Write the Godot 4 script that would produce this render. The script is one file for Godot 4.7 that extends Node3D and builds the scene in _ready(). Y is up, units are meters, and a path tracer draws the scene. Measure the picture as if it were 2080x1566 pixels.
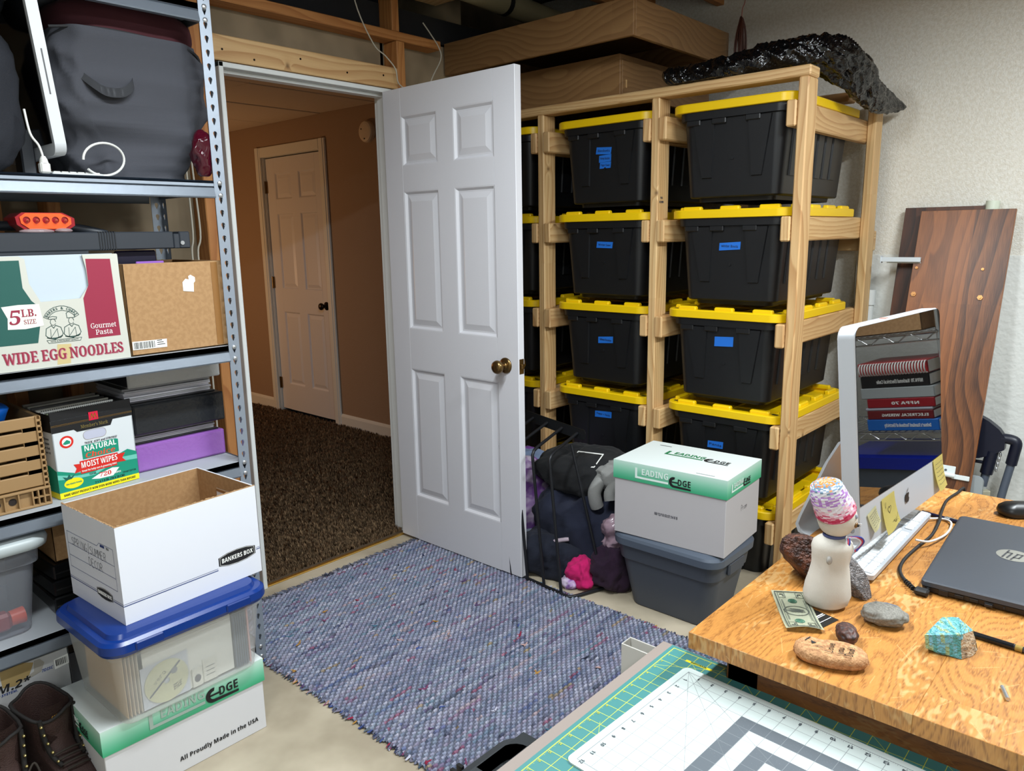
extends Node3D
# A basement storage corner: shelving, doorway, tote rack, work desk.  x: along the door wall, z: towards the viewer's side, y up.

# ---------- mesh collector ----------
class G:
	var v := PackedVector3Array()
	var n := PackedVector3Array()
	var t := PackedVector2Array()
	var c := PackedColorArray()
	var xf := Transform3D()
	var col := Color(1, 1, 1)
	var off := Vector2()
	var lng := 0
	func pt(p: Vector3, nn: Vector3, u: Vector2) -> void:
		v.append(xf * p)
		n.append((xf.basis * nn).normalized())
		t.append(u + off)
		c.append(col)
	func uvof(p: Vector3, nn: Vector3) -> Vector2:
		var a := nn.abs()
		var k := 0 if a.x >= a.y and a.x >= a.z else (1 if a.y >= a.z else 2)
		var i := 1 if k == 0 else 0
		var j := 1 if k == 2 else 2
		if j == lng:
			return Vector2(p[j], p[i])
		return Vector2(p[i], p[j])
	func tri(a: Vector3, b: Vector3, d: Vector3) -> void:
		var nn := (b - a).cross(d - a)
		if nn.length_squared() < 1e-18:
			return
		nn = nn.normalized()
		pt(a, nn, uvof(a, nn)); pt(d, nn, uvof(d, nn)); pt(b, nn, uvof(b, nn))
	func quad(a: Vector3, b: Vector3, d: Vector3, e: Vector3) -> void:
		tri(a, b, d); tri(a, d, e)
	func quv(a: Vector3, b: Vector3, d: Vector3, e: Vector3, u0: Vector2, u1: Vector2) -> void:
		var nn := (b - a).cross(d - a).normalized()
		var ub := Vector2(u1.x, u0.y)
		var ue := Vector2(u0.x, u1.y)
		pt(a, nn, u0); pt(d, nn, u1); pt(b, nn, ub)
		pt(a, nn, u0); pt(e, nn, ue); pt(d, nn, u1)
	func box(o: Vector3, s: Vector3, b := 0.0) -> void:
		lng = 0 if s.x >= s.y and s.x >= s.z else (1 if s.y >= s.z else 2)
		var h := s / 2.0
		b = minf(b, minf(h.x, minf(h.y, h.z)) * 0.98)
		for k in 3:
			var i := (k + 1) % 3
			var j := (k + 2) % 3
			for sg in [-1.0, 1.0]:
				var q: Array[Vector3] = []
				for m in [[-1, -1], [1, -1], [1, 1], [-1, 1]]:
					var p := Vector3()
					p[k] = h[k] * sg
					p[i] = (h[i] - b) * m[0]
					p[j] = (h[j] - b) * m[1]
					q.append(p + o)
				if sg > 0: quad(q[0], q[1], q[2], q[3])
				else: quad(q[3], q[2], q[1], q[0])
		if b <= 0.0:
			return
		for k in 3:
			var i := (k + 1) % 3
			var j := (k + 2) % 3
			for si in [-1.0, 1.0]:
				for sj in [-1.0, 1.0]:
					var q: Array[Vector3] = []
					for m in [[-1, 0], [1, 0], [1, 1], [-1, 1]]:
						var p := Vector3()
						p[k] = (h[k] - b) * m[0]
						p[i] = (h[i] if m[1] == 0 else h[i] - b) * si
						p[j] = (h[j] - b if m[1] == 0 else h[j]) * sj
						q.append(p + o)
					if si * sj > 0: quad(q[0], q[1], q[2], q[3])
					else: quad(q[3], q[2], q[1], q[0])
		for sx in [-1.0, 1.0]:
			for sy in [-1.0, 1.0]:
				for sz in [-1.0, 1.0]:
					var a := o + Vector3(h.x * sx, (h.y - b) * sy, (h.z - b) * sz)
					var d := o + Vector3((h.x - b) * sx, h.y * sy, (h.z - b) * sz)
					var e := o + Vector3((h.x - b) * sx, (h.y - b) * sy, h.z * sz)
					if sx * sy * sz > 0: tri(a, d, e)
					else: tri(a, e, d)
	func bx(x0: float, x1: float, y0: float, y1: float, z0: float, z1: float, b := 0.0) -> void:
		box(Vector3(x0 + x1, y0 + y1, z0 + z1) / 2.0, Vector3(absf(x1 - x0), absf(y1 - y0), absf(z1 - z0)), b)
	# rows of points; normal = along row x across rows
	func grid(P: Array, wrap := false, flip := false, us := 1.0, vs := 1.0) -> void:
		var R := P.size()
		var K: int = P[0].size()
		var N: Array = []
		for i in R:
			var nr := PackedVector3Array()
			for j in K:
				var ja := (j + 1) % K if wrap else mini(j + 1, K - 1)
				var jb := (j - 1 + K) % K if wrap else maxi(j - 1, 0)
				var dj: Vector3 = P[i][ja] - P[i][jb]
				var di: Vector3 = P[mini(i + 1, R - 1)][j] - P[maxi(i - 1, 0)][j]
				var q := dj.cross(di)
				if q.length_squared() < 1e-20:
					var ii := 1 if i == 0 else (R - 2 if i == R - 1 else i)
					dj = P[ii][ja] - P[ii][jb]
					q = dj.cross(P[mini(ii + 1, R - 1)][j] - P[maxi(ii - 1, 0)][j])
				q = q.normalized()
				nr.append(-q if flip else q)
			N.append(nr)
		var kk := K if wrap else K - 1
		for i in R - 1:
			for j in kk:
				var j2 := (j + 1) % K
				var ids := [[i, j, j], [i, j2, j + 1], [i + 1, j2, j + 1], [i + 1, j, j]]
				var od := [0, 2, 1, 0, 3, 2] if not flip else [0, 1, 2, 0, 2, 3]
				for m in od:
					var w: Array = ids[m]
					pt(P[w[0]][w[1]], N[w[0]][w[1]], Vector2(float(w[2]) / kk * us, float(w[0]) / (R - 1) * vs))
	# separate normals per band: hard along the profile, smooth around
	func bands(P: Array, wrap := true, flip := false) -> void:
		for i in P.size() - 1:
			grid([P[i], P[i + 1]], wrap, flip)
	func cap(ring: PackedVector3Array, flip := false) -> void:
		var o := Vector3()
		for p in ring: o += p
		o /= ring.size()
		for i in ring.size():
			var a := ring[i]
			var b := ring[(i + 1) % ring.size()]
			if flip: tri(o, b, a)
			else: tri(o, a, b)
	func loft(rings: Array, hard := false, c0 := true, c1 := true) -> void:
		if hard: bands(rings)
		else: grid(rings, true)
		if c0: cap(rings[0], true)
		if c1: cap(rings[rings.size() - 1])
	func lathe(prof: PackedVector2Array, seg := 20, smooth := false) -> void:
		var P: Array = []
		for p in prof:
			var r := PackedVector3Array()
			for j in seg:
				var a := TAU * j / seg
				r.append(Vector3(cos(a) * p.x, p.y, -sin(a) * p.x))
			P.append(r)
		if smooth: grid(P, true)
		else: bands(P)
	func cyl(a: Vector3, b: Vector3, r0: float, r1 := -1.0, seg := 14) -> void:
		tube([a, b], r0, seg, r1)
	func tube(pts: Array, r: float, seg := 8, r1 := -1.0, caps := true) -> void:
		var P: Array = []
		var m := pts.size()
		var up := Vector3.UP
		for i in m:
			var d: Vector3 = (pts[mini(i + 1, m - 1)] - pts[maxi(i - 1, 0)]).normalized()
			if i == 0:
				up = d.cross(Vector3(0.31, 0.2, 0.93)).normalized()
				if absf(d.dot(Vector3(0.31, 0.2, 0.93).normalized())) > 0.95: up = d.cross(Vector3.RIGHT).normalized()
			up = (up - d * up.dot(d)).normalized()
			var sd := d.cross(up)
			var rr := r if r1 < 0.0 else lerpf(r, r1, float(i) / (m - 1))
			var q := PackedVector3Array()
			for j in seg:
				var a := TAU * j / seg
				q.append(pts[i] + (up * cos(a) + sd * sin(a)) * rr)
			P.append(q)
		grid(P, true)
		if caps:
			cap(P[0], true)
			cap(P[m - 1])
	func prism(poly: PackedVector2Array, y0: float, y1: float, top := true) -> void:
		var ar := 0.0
		var m := poly.size()
		for i in m:
			var q := poly[(i + 1) % m]
			ar += poly[i].x * q.y - poly[i].y * q.x
		if ar > 0:
			poly = poly.duplicate()
			poly.reverse()
		for i in m:
			var a := poly[i]
			var b := poly[(i + 1) % m]
			quad(Vector3(a.x, y0, a.y), Vector3(b.x, y0, b.y), Vector3(b.x, y1, b.y), Vector3(a.x, y1, a.y))
		var ids := Geometry2D.triangulate_polygon(poly)
		for i in range(0, ids.size(), 3):
			var a := poly[ids[i]]
			var b := poly[ids[i + 1]]
			var d := poly[ids[i + 2]]
			if (b - a).cross(d - a) > 0:
				var sw := b
				b = d
				d = sw
			if top: tri(Vector3(a.x, y1, a.y), Vector3(b.x, y1, b.y), Vector3(d.x, y1, d.y))
			tri(Vector3(a.x, y0, a.y), Vector3(d.x, y0, d.y), Vector3(b.x, y0, b.y))
	func blob(o: Vector3, r: Vector3, f: Callable, nu := 28, nv := 18) -> void:
		var P: Array = []
		for i in nv + 1:
			var b := -PI / 2 + PI * i / nv
			var q := PackedVector3Array()
			for j in nu:
				var a := TAU * j / nu
				var d := Vector3(cos(b) * cos(a), sin(b), -cos(b) * sin(a))
				var k: float = f.call(d)
				q.append(o + Vector3(d.x * r.x, d.y * r.y, d.z * r.z) * k)
			P.append(q)
		grid(P, true)
	func ribbon(pts: Array, up: Vector3, w: float, th := 0.0006) -> void:
		# flat stroke lying on a face whose normal is up
		for i in pts.size() - 1:
			var a: Vector3 = pts[i]
			var b: Vector3 = pts[i + 1]
			var d := (b - a).normalized()
			var s := up.cross(d) * w / 2
			var e := d * w * 0.3
			quad(a - e - s + up * th, b + e - s + up * th, b + e + s + up * th, a - e + s + up * th)
	func mesh() -> ArrayMesh:
		var a := []
		a.resize(Mesh.ARRAY_MAX)
		a[Mesh.ARRAY_VERTEX] = v
		a[Mesh.ARRAY_NORMAL] = n
		a[Mesh.ARRAY_TEX_UV] = t
		a[Mesh.ARRAY_COLOR] = c
		var m := ArrayMesh.new()
		m.add_surface_from_arrays(Mesh.PRIMITIVE_TRIANGLES, a)
		return m

var rg := RandomNumberGenerator.new()
var M := {}
var fonts := {}
var used := {}

func rrect(w: float, h: float, r: float, k := 5) -> PackedVector2Array:   # rounded rectangle, counter-clockwise in x-y
	var q := PackedVector2Array()
	for c in [[1, 1, 0.0], [-1, 1, PI / 2], [-1, -1, PI], [1, -1, PI * 1.5]]:
		for i in k + 1:
			var a: float = c[2] + PI / 2 * i / k
			q.append(Vector2((w / 2 - r) * c[0] + cos(a) * r, (h / 2 - r) * c[1] + sin(a) * r))
	return q

func ringxz(w: float, d: float, r: float, y: float, o := Vector2(), k := 5) -> PackedVector3Array:   # for lofts that rise along y
	var q := PackedVector3Array()
	for p in rrect(w, d, r, k):
		q.append(Vector3(p.x + o.x, y, -p.y + o.y))
	return q

# ---------- materials ----------
func mt(col: Color, rough := 0.6, metal := 0.0, tex: Texture2D = null) -> StandardMaterial3D:
	var m := StandardMaterial3D.new()
	m.albedo_color = col
	m.roughness = rough
	m.metallic = metal
	if tex: m.albedo_texture = tex
	return m

func vc(rough := 0.7) -> StandardMaterial3D:
	var m := mt(Color(1, 1, 1), rough)
	m.vertex_color_use_as_albedo = true
	m.vertex_color_is_srgb = true
	return m

func noise(sd: int, freq: float, oct := 3, kind := FastNoiseLite.TYPE_SIMPLEX_SMOOTH) -> FastNoiseLite:
	var f := FastNoiseLite.new()
	f.seed = sd
	f.frequency = freq
	f.noise_type = kind
	f.fractal_octaves = oct
	return f

func ntex(f: FastNoiseLite, a: Color, b: Color, sz := 512, lo := 0.3, hi := 0.7) -> NoiseTexture2D:
	var t := NoiseTexture2D.new()
	t.width = sz
	t.height = sz
	t.seamless = true
	t.noise = f
	var g := Gradient.new()
	g.offsets = PackedFloat32Array([lo, hi])
	g.colors = PackedColorArray([a, b])
	t.color_ramp = g
	return t

func bump(m: StandardMaterial3D, f: FastNoiseLite, cm: float, sz := 512, lo := 0.2, hi := 0.8) -> void:
	m.heightmap_enabled = true
	m.heightmap_texture = ntex(f, Color.BLACK, Color.WHITE, sz, lo, hi)
	m.heightmap_scale = cm

func tripl(m: StandardMaterial3D, s: float, world := true) -> StandardMaterial3D:
	m.uv1_triplanar = true
	m.uv1_world_triplanar = world
	m.uv1_scale = Vector3(s, s, s)
	return m

# wood: texture x runs along the grain
func wood(w: int, h: int, light: Color, dark: Color, rings: int, warp: float, sd: int, fib := 0.25, knots: Array = [], sharp := 3.0, stretch := 0.26) -> ImageTexture:
	var n := noise(sd, 1.0, 2)
	var n2 := noise(sd + 7, 1.0, 1)
	var by := PackedByteArray()
	by.resize(w * h * 3)
	var k := 0
	for y in h:
		var vv := float(y) / h
		for x in w:
			var uu := float(x) / w
			var ang := uu * TAU
			var d := n.get_noise_3d(cos(ang) * stretch, sin(ang) * stretch, vv * 1.3) * warp
			var kd := 0.0
			for q in knots:
				var ex: float = (uu - q[0]) * q[3]
				var ey: float = vv - q[1]
				var r2: float = (ex * ex + ey * ey) / (q[2] * q[2])
				if r2 < 12.0:
					d += signf(ey + 0.0001) * 0.06 * exp(-r2 * 0.35)
					kd = maxf(kd, exp(-r2 * 2.2))
			var s := (vv + d) * rings
			var f := s - floorf(s)
			var a := pow(f, sharp) * (1.0 - smoothstep(0.93, 1.0, f))
			var fb := n2.get_noise_2d(uu * 14.0, vv * 130.0)
			var b := clampf(a * 0.75 + fb * fib + 0.12 + n.get_noise_2d(vv * 3.0 + 9.0, uu * 0.6) * 0.22, 0.0, 1.0)
			var c := light.lerp(dark, b).lerp(dark.darkened(0.35), kd * 0.85)
			by[k] = int(c.r * 255.0)
			by[k + 1] = int(c.g * 255.0)
			by[k + 2] = int(c.b * 255.0)
			k += 3
	return ImageTexture.create_from_image(Image.create_from_data(w, h, false, Image.FORMAT_RGB8, by))

func wmat(tex: Texture2D, lu: float, lv: float, rough := 0.6) -> StandardMaterial3D:
	var m := mt(Color(1, 1, 1), rough, 0.0, tex)
	m.uv1_scale = Vector3(1.0 / lu, 1.0 / lv, 1)
	return m

# ---------- objects ----------
func numbered(s: String) -> String:
	if not used.has(s):
		used[s] = 0
		return s
	used[s] += 1
	return "%s_%03d" % [s, used[s]]

func tag(o: Node, label: String, category := "", group := "") -> void:
	o.set_meta("label", label)
	if category: o.set_meta("category", category)
	if group: o.set_meta("group", group)

func thing(called: String, label: String, category: String, at := Vector3.ZERO, turn := 0.0, group := "") -> Node3D:
	var o := Node3D.new()
	o.name = numbered(called)
	add_child(o)
	o.position = at
	o.rotation.y = turn
	tag(o, label, category, group)
	return o

func part(called: String, g: G, m: Material, parent: Node, at := Vector3.ZERO) -> MeshInstance3D:
	var o := MeshInstance3D.new()
	o.name = called
	o.mesh = g.mesh()
	o.material_override = m
	parent.add_child(o, true)
	o.position = at
	return o

func again(called: String, mesh: Mesh, m: Material, parent: Node, xf: Transform3D) -> MeshInstance3D:
	var o := MeshInstance3D.new()
	o.name = called
	o.mesh = mesh
	o.material_override = m
	parent.add_child(o, true)
	o.transform = xf
	return o

func solo(called: String, g: G, m: Material, label: String, category: String, group := "") -> MeshInstance3D:
	var o := part(numbered(called), g, m, self)
	tag(o, label, category, group)
	return o

func struct(called: String, g: G, m: Material, parent: Node = self) -> MeshInstance3D:
	var o := part(numbered(called) if parent == self else called, g, m, parent)
	if parent == self: o.set_meta("kind", "structure")
	return o

func dup(o: Node3D, label: String, group: String) -> Node3D:
	var c: Node3D = o.duplicate()
	var base := String(o.name)
	c.name = numbered(base)
	add_child(c)
	c.set_meta("label", label)
	if group: c.set_meta("group", group)
	return c

# lettering: x = reading direction, up, z out of the face; h = cap height; w > 0 squeezes to that width
func txt(parent: Node, s: String, h: float, o: Vector3, rd: Vector3, up: Vector3, m: Material, w := 0.0, font := "Droid Sans", bold := false, skew := 0.0, called := "lettering") -> MeshInstance3D:
	var key := font + str(bold)
	if not fonts.has(key):
		var f := SystemFont.new()
		f.font_names = PackedStringArray([font])
		f.font_weight = 700 if bold else 400
		fonts[key] = f
	var t := TextMesh.new()
	t.text = s
	t.font = fonts[key]
	t.font_size = 48
	t.pixel_size = h / (48 * 0.714)
	t.depth = 0.0004
	t.curve_step = 3.0
	var k := 1.0
	if w > 0.0:
		var b := t.get_aabb().size.x
		if b > 0.0: k = w / b
	rd = rd.normalized()
	up = (up - rd * up.dot(rd)).normalized()
	var n := rd.cross(up)
	return again(called, t, m, parent, Transform3D(Basis(rd * k, up + rd * skew, n), o + n * 0.0005))

# a point for every (x, y) of a polyline on a plane with origin o, axes u and w
func on(o: Vector3, u: Vector3, w: Vector3, xy: Array) -> Array:
	var q := []
	for i in range(0, xy.size(), 2):
		q.append(o + u * xy[i] + w * xy[i + 1])
	return q

func smoothed(pts: Array, k := 6) -> Array:
	var cv := Curve3D.new()
	for i in pts.size():
		var a: Vector3 = pts[maxi(i - 1, 0)]
		var b: Vector3 = pts[mini(i + 1, pts.size() - 1)]
		var d := (b - a) / 6.0
		cv.add_point(pts[i], -d, d)
	var out := []
	for i in pts.size() - 1:
		for j in k:
			out.append(cv.sample(i, float(j) / k))
	out.append(pts[pts.size() - 1])
	return out

func _ready() -> void:
	# camera
	var cam := Camera3D.new()
	cam.name = "camera"
	cam.fov = 54.093
	cam.near = 0.02
	cam.far = 60.0
	add_child(cam)
	var yaw := deg_to_rad(48.0615)
	var pit := deg_to_rad(-11.3136)
	var rol := deg_to_rad(-0.9383)
	var fw := Vector3(sin(yaw) * cos(pit), sin(pit), -cos(yaw) * cos(pit))
	var rt := Vector3(cos(yaw), 0, sin(yaw))
	var up := rt.cross(fw)
	cam.transform = Transform3D(Basis(rt * cos(rol) + up * sin(rol), up * cos(rol) - rt * sin(rol), -fw), Vector3(0, 1.42, 0))
	# environment: closed room, almost no sky
	var we := WorldEnvironment.new()
	we.name = "environment"
	var en := Environment.new()
	en.background_mode = Environment.BG_COLOR
	en.background_color = Color(0.02, 0.02, 0.022)
	en.tonemap_mode = Environment.TONE_MAPPER_LINEAR
	en.tonemap_exposure = 0.80
	en.sdfgi_enabled = true
	en.ssao_enabled = true
	en.ssil_enabled = true
	we.environment = en
	add_child(we)
	# two ceiling strip lights between the joists, one warm lamp down the hall
	strip_light(Vector3(0.95, 2.44, -1.15), 7.0, "white ceiling strip light over the rug side of the room")
	strip_light(Vector3(2.15, 2.44, 0.25), 10.0, "white ceiling strip light over the work desk side of the room")
	strip_light(Vector3(-0.9, 2.44, 0.9), 6.0, "white ceiling strip light behind the viewer, far from the rack")
	hall_lamp(Vector3(1.7, 1.05, -6.1), 1.0)
	materials()
	room()
	hall()
	doorway()
	tote_rack()
	rack_top()
	left_shelves()
	shelf_things_top()
	shelf_things_mid()
	shelf_things_low()
	box_stack()
	rug()
	clothes_corner()
	desk()
	computer()
	desk_things()
	cutting_table()
	wall_side()
	mirror_side()

func area(at: Vector3, basis: Basis, size: Vector2, col: Color, e: float, called: String) -> void:
	var l := AreaLight3D.new()
	l.name = called
	l.area_size = size
	l.light_color = col
	l.light_energy = e
	l.area_range = 14.0
	l.area_attenuation = 2.0
	l.area_normalize_energy = true
	l.shadow_enabled = true
	add_child(l, true)
	l.transform = Transform3D(basis, at)

func strip_light(o: Vector3, e: float, label: String) -> void:
	var t := thing("strip_light", label, "light", o, 0.0, "ceiling strip lights")
	var g := G.new()
	g.bx(-0.6, 0.6, 0.0, 0.05, -0.08, 0.08, 0.006)
	part("housing", g, mt(Color(0.86, 0.87, 0.87), 0.4), t)
	g = G.new()
	g.bx(-0.58, 0.58, -0.012, 0.0, -0.065, 0.065, 0.004)
	var m := mt(Color(0.95, 0.97, 1.0), 0.5)
	m.emission_enabled = true
	m.emission = Color(0.93, 0.97, 1.0)
	m.emission_energy_multiplier = 3.0
	part("diffuser", g, m, t)
	area(o + Vector3(0, -0.02, 0), Basis(Vector3.RIGHT, Vector3(0, 0, -1), Vector3.UP), Vector2(1.14, 0.12), Color(0.955, 0.985, 1.0), e, "strip_glow")

func hall_lamp(o: Vector3, e: float) -> void:
	var t := thing("table_lamp", "small table lamp with a glowing warm shade down the hall", "lamp", Vector3(o.x, 0.012, o.z))
	var g := G.new()
	g.lathe(PackedVector2Array([Vector2(0, 0), Vector2(0.11, 0), Vector2(0.11, 0.02), Vector2(0.02, 0.04), Vector2(0.02, o.y - 0.1), Vector2(0, o.y - 0.1)]), 20)
	part("stand", g, mt(Color(0.25, 0.18, 0.12), 0.4), t)
	g = G.new()
	g.blob(Vector3(0, o.y - 0.012, 0), Vector3(0.05, 0.06, 0.05), func(_d): return 1.0, 20, 12)
	var m := mt(Color(1, 0.85, 0.6), 0.5)
	m.emission_enabled = true
	m.emission = Color(1.0, 0.72, 0.4)
	m.emission_energy_multiplier = 6.0
	part("bulb", g, m, t)
	var l := OmniLight3D.new()
	l.name = "hall_glow"
	l.light_color = Color(1.0, 0.76, 0.52)
	l.light_energy = e
	l.light_size = 0.05
	l.omni_range = 12.0
	l.omni_attenuation = 2.0
	l.shadow_enabled = true
	add_child(l)
	l.position = o

func materials() -> void:
	rg.seed = 11
	var pine := wood(768, 192, Color(0.86, 0.73, 0.53), Color(0.70, 0.52, 0.32), 15, 0.16, 3, 0.12, [[0.22, 0.42, 0.045, 7.0], [0.71, 0.6, 0.035, 7.0]], 2.2)
	M.pine = wmat(pine, 2.0, 0.3, 0.55)
	var pine2 := wood(768, 192, Color(0.84, 0.70, 0.50), Color(0.68, 0.50, 0.31), 11, 0.24, 31, 0.12, [[0.4, 0.3, 0.05, 7.0]], 2.0)
	M.pine2 = wmat(pine2, 1.6, 0.3, 0.55)
	M.stud = wmat(pine2, 1.6, 0.3, 0.65)
	M.stud.albedo_color = Color(0.86, 0.72, 0.58)
	M.crate = wmat(wood(768, 192, Color(0.56, 0.425, 0.27), Color(0.46, 0.33, 0.20), 15, 0.26, 77, 0.12, [], 1.8), 1.3, 0.36, 0.5)
	M.oak = wmat(oak_tex(), 1.1, 0.40, 0.42)
	bump(M.oak, noise(5, 0.09, 3), 0.03, 256)
	M.walnut = wmat(planked(wood(768, 256, Color(0.53, 0.33, 0.185), Color(0.25, 0.145, 0.085), 7, 0.30, 90, 0.30, [[0.35, 0.25, 0.05, 5.0], [0.62, 0.9, 0.05, 5.0]], 1.5, 0.16)), 1.25, 0.36, 0.38)
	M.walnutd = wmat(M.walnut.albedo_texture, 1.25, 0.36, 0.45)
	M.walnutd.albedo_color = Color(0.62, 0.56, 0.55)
	# walls, floors
	var st := mt(Color(1, 1, 1), 0.75, 0.0, ntex(noise(21, 0.04, 3), Color(0.83, 0.81, 0.76), Color(0.88, 0.87, 0.835), 512, 0.2, 0.8))
	tripl(st, 2.6)
	bump(st, noise(22, 0.09, 3), 0.05, 512, 0.42, 0.60)
	M.stucco = st
	M.smooth = mt(Color(0.85, 0.855, 0.835), 0.6)
	tripl(M.smooth, 1.2)
	bump(M.smooth, noise(23, 0.05, 3), 0.12)
	var co := mt(Color(1, 1, 1), 0.55, 0.0, ntex(noise(41, 0.006, 5), Color(0.60, 0.555, 0.475), Color(0.715, 0.67, 0.585), 512, 0.2, 0.8))
	tripl(co, 0.8)
	bump(co, noise(42, 0.03, 4), 0.05)
	M.concrete = co
	M.gyps = tripl(mt(Color(1, 1, 1), 0.8, 0.0, ntex(noise(51, 0.01, 3), Color(0.50, 0.44, 0.35), Color(0.58, 0.51, 0.41))), 0.7)
	M.hallwall = tripl(mt(Color(0.60, 0.51, 0.43), 0.8), 2.0)
	bump(M.hallwall, noise(53, 0.08, 3), 0.06)
	M.tile = tripl(mt(Color(0.80, 0.75, 0.69), 0.85), 3.0)
	bump(M.tile, noise(54, 0.1, 3), 0.08)
	M.dark = mt(Color(0.10, 0.10, 0.11), 0.9)
	M.white = mt(Color(0.83, 0.83, 0.85), 0.42)
	bump(M.white, noise(61, 0.2, 2), 0.008, 256)
	tripl(M.white, 2.5, false)
	M.trim = mt(Color(0.86, 0.87, 0.86), 0.45)
	M.brass = mt(Color(0.50, 0.40, 0.25), 0.28, 0.95)
	M.gold = mt(Color(0.80, 0.63, 0.30), 0.32, 0.9)
	M.bronze = mt(Color(0.16, 0.12, 0.09), 0.3, 0.8)
	M.steel = mt(Color(0.565, 0.60, 0.645), 0.38, 0.35)
	bump(M.steel, noise(62, 0.05, 2), 0.01, 256)
	tripl(M.steel, 3.0, false)
	M.steeld = mt(Color(0.36, 0.38, 0.41), 0.42, 0.4)
	M.zinc = mt(Color(0.78, 0.79, 0.80), 0.28, 0.85)
	M.chrome = mt(Color(0.85, 0.86, 0.87), 0.12, 1.0)
	M.black = mt(Color(0.075, 0.08, 0.09), 0.42)
	bump(M.black, noise(63, 0.3, 2), 0.012, 256)
	tripl(M.black, 4.0, false)
	M.yellow = mt(Color(0.93, 0.77, 0.03), 0.38)
	M.blacks = mt(Color(0.05, 0.05, 0.055), 0.5)
	M.ink = mt(Color(0.06, 0.06, 0.07), 0.7)
	M.inkw = mt(Color(0.92, 0.92, 0.90), 0.6)
	M.inkblue = mt(Color(0.10, 0.20, 0.45), 0.6)
	M.pen = mt(Color(0.22, 0.22, 0.25), 0.7)
	M.tape = mt(Color(0.10, 0.42, 0.80), 0.55)
	M.card = mt(Color(1, 1, 1), 0.75, 0.0, ntex(noise(71, 0.05, 4), Color(0.62, 0.475, 0.315), Color(0.66, 0.515, 0.35)))
	tripl(M.card, 2.2, false)
	M.cardd = mt(Color(0.58, 0.43, 0.27), 0.8)
	M.boxw = mt(Color(0.86, 0.87, 0.90), 0.6)
	M.paper = mt(Color(0.90, 0.90, 0.88), 0.7)
	M.green = mt(Color(0.16, 0.60, 0.42), 0.6)

func planked(t: ImageTexture) -> ImageTexture:
	# a lighter, more orange strip along one side, with a printed joint
	var im := t.get_image()
	var h := im.get_height()
	for y in h:
		var v := fmod(float(y) / h + 0.0, 1.0)
		if v > 0.42 and v < 0.80: continue
		for x in im.get_width():
			var c := im.get_pixel(x, y)
			if absf(v - 0.42) < 0.004 or absf(v - 0.80) < 0.004: c = c.darkened(0.25)
			else: c = c.lerp(Color(0.66, 0.40, 0.20), 0.42)
			im.set_pixel(x, y, c)
	return ImageTexture.create_from_image(im)

func oak_tex() -> ImageTexture:
	# open-grained yellow oak with worn pale scratches; x along the grain
	var w := 1024
	var h := 384
	var n := noise(15, 1.0, 2)
	var n2 := noise(16, 1.0, 1)
	var n3 := noise(17, 1.0, 4)
	var by := PackedByteArray()
	by.resize(w * h * 3)
	var la := Color(0.72, 0.495, 0.24)
	var da := Color(0.50, 0.315, 0.135)
	var wa := Color(0.80, 0.67, 0.47)
	var k := 0
	for y in h:
		var vv := float(y) / h
		for x in w:
			var uu := float(x) / w
			var d := n.get_noise_2d(uu * 2.6, vv * 3.2) * 0.16
			var s := (vv + d) * 26.0
			var f := s - floorf(s)
			var a := smoothstep(0.35, 0.75, f) * (1.0 - smoothstep(0.8, 1.0, f))
			var po := n2.get_noise_2d(uu * 60.0, vv * 190.0)
			var b := clampf(0.10 + a * (0.38 + 0.45 * po) + 0.16 * po + 0.25 * n3.get_noise_2d(uu * 3.0, vv * 2.0), 0.0, 1.0)
			var c := la.lerp(da, b)
			var wr := n3.get_noise_2d(uu * 3.2 + 20.0, vv * 3.0 + 5.0) + 0.35 * n2.get_noise_2d(uu * 40.0, vv * 40.0)
			c = c.lerp(wa, smoothstep(0.26, 0.55, wr) * 0.55)
			by[k] = int(c.r * 255.0)
			by[k + 1] = int(c.g * 255.0)
			by[k + 2] = int(c.b * 255.0)
			k += 3
	var im := Image.create_from_data(w, h, false, Image.FORMAT_RGB8, by)
	var r := RandomNumberGenerator.new()
	r.seed = 4
	for i in 190:   # scratches
		var x := r.randf() * w
		var y := r.randf() * h
		var a := r.randf_range(-1.2, 1.2)
		var l := r.randf_range(8, 60)
		for j in int(l):
			var px := int(x + cos(a) * j)
			var py := int(y + sin(a) * j * 0.7)
			if px >= 0 and py >= 0 and px < w and py < h:
				im.set_pixel(px, py, im.get_pixel(px, py).lerp(wa, 0.55))
	return ImageTexture.create_from_image(im)

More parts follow.
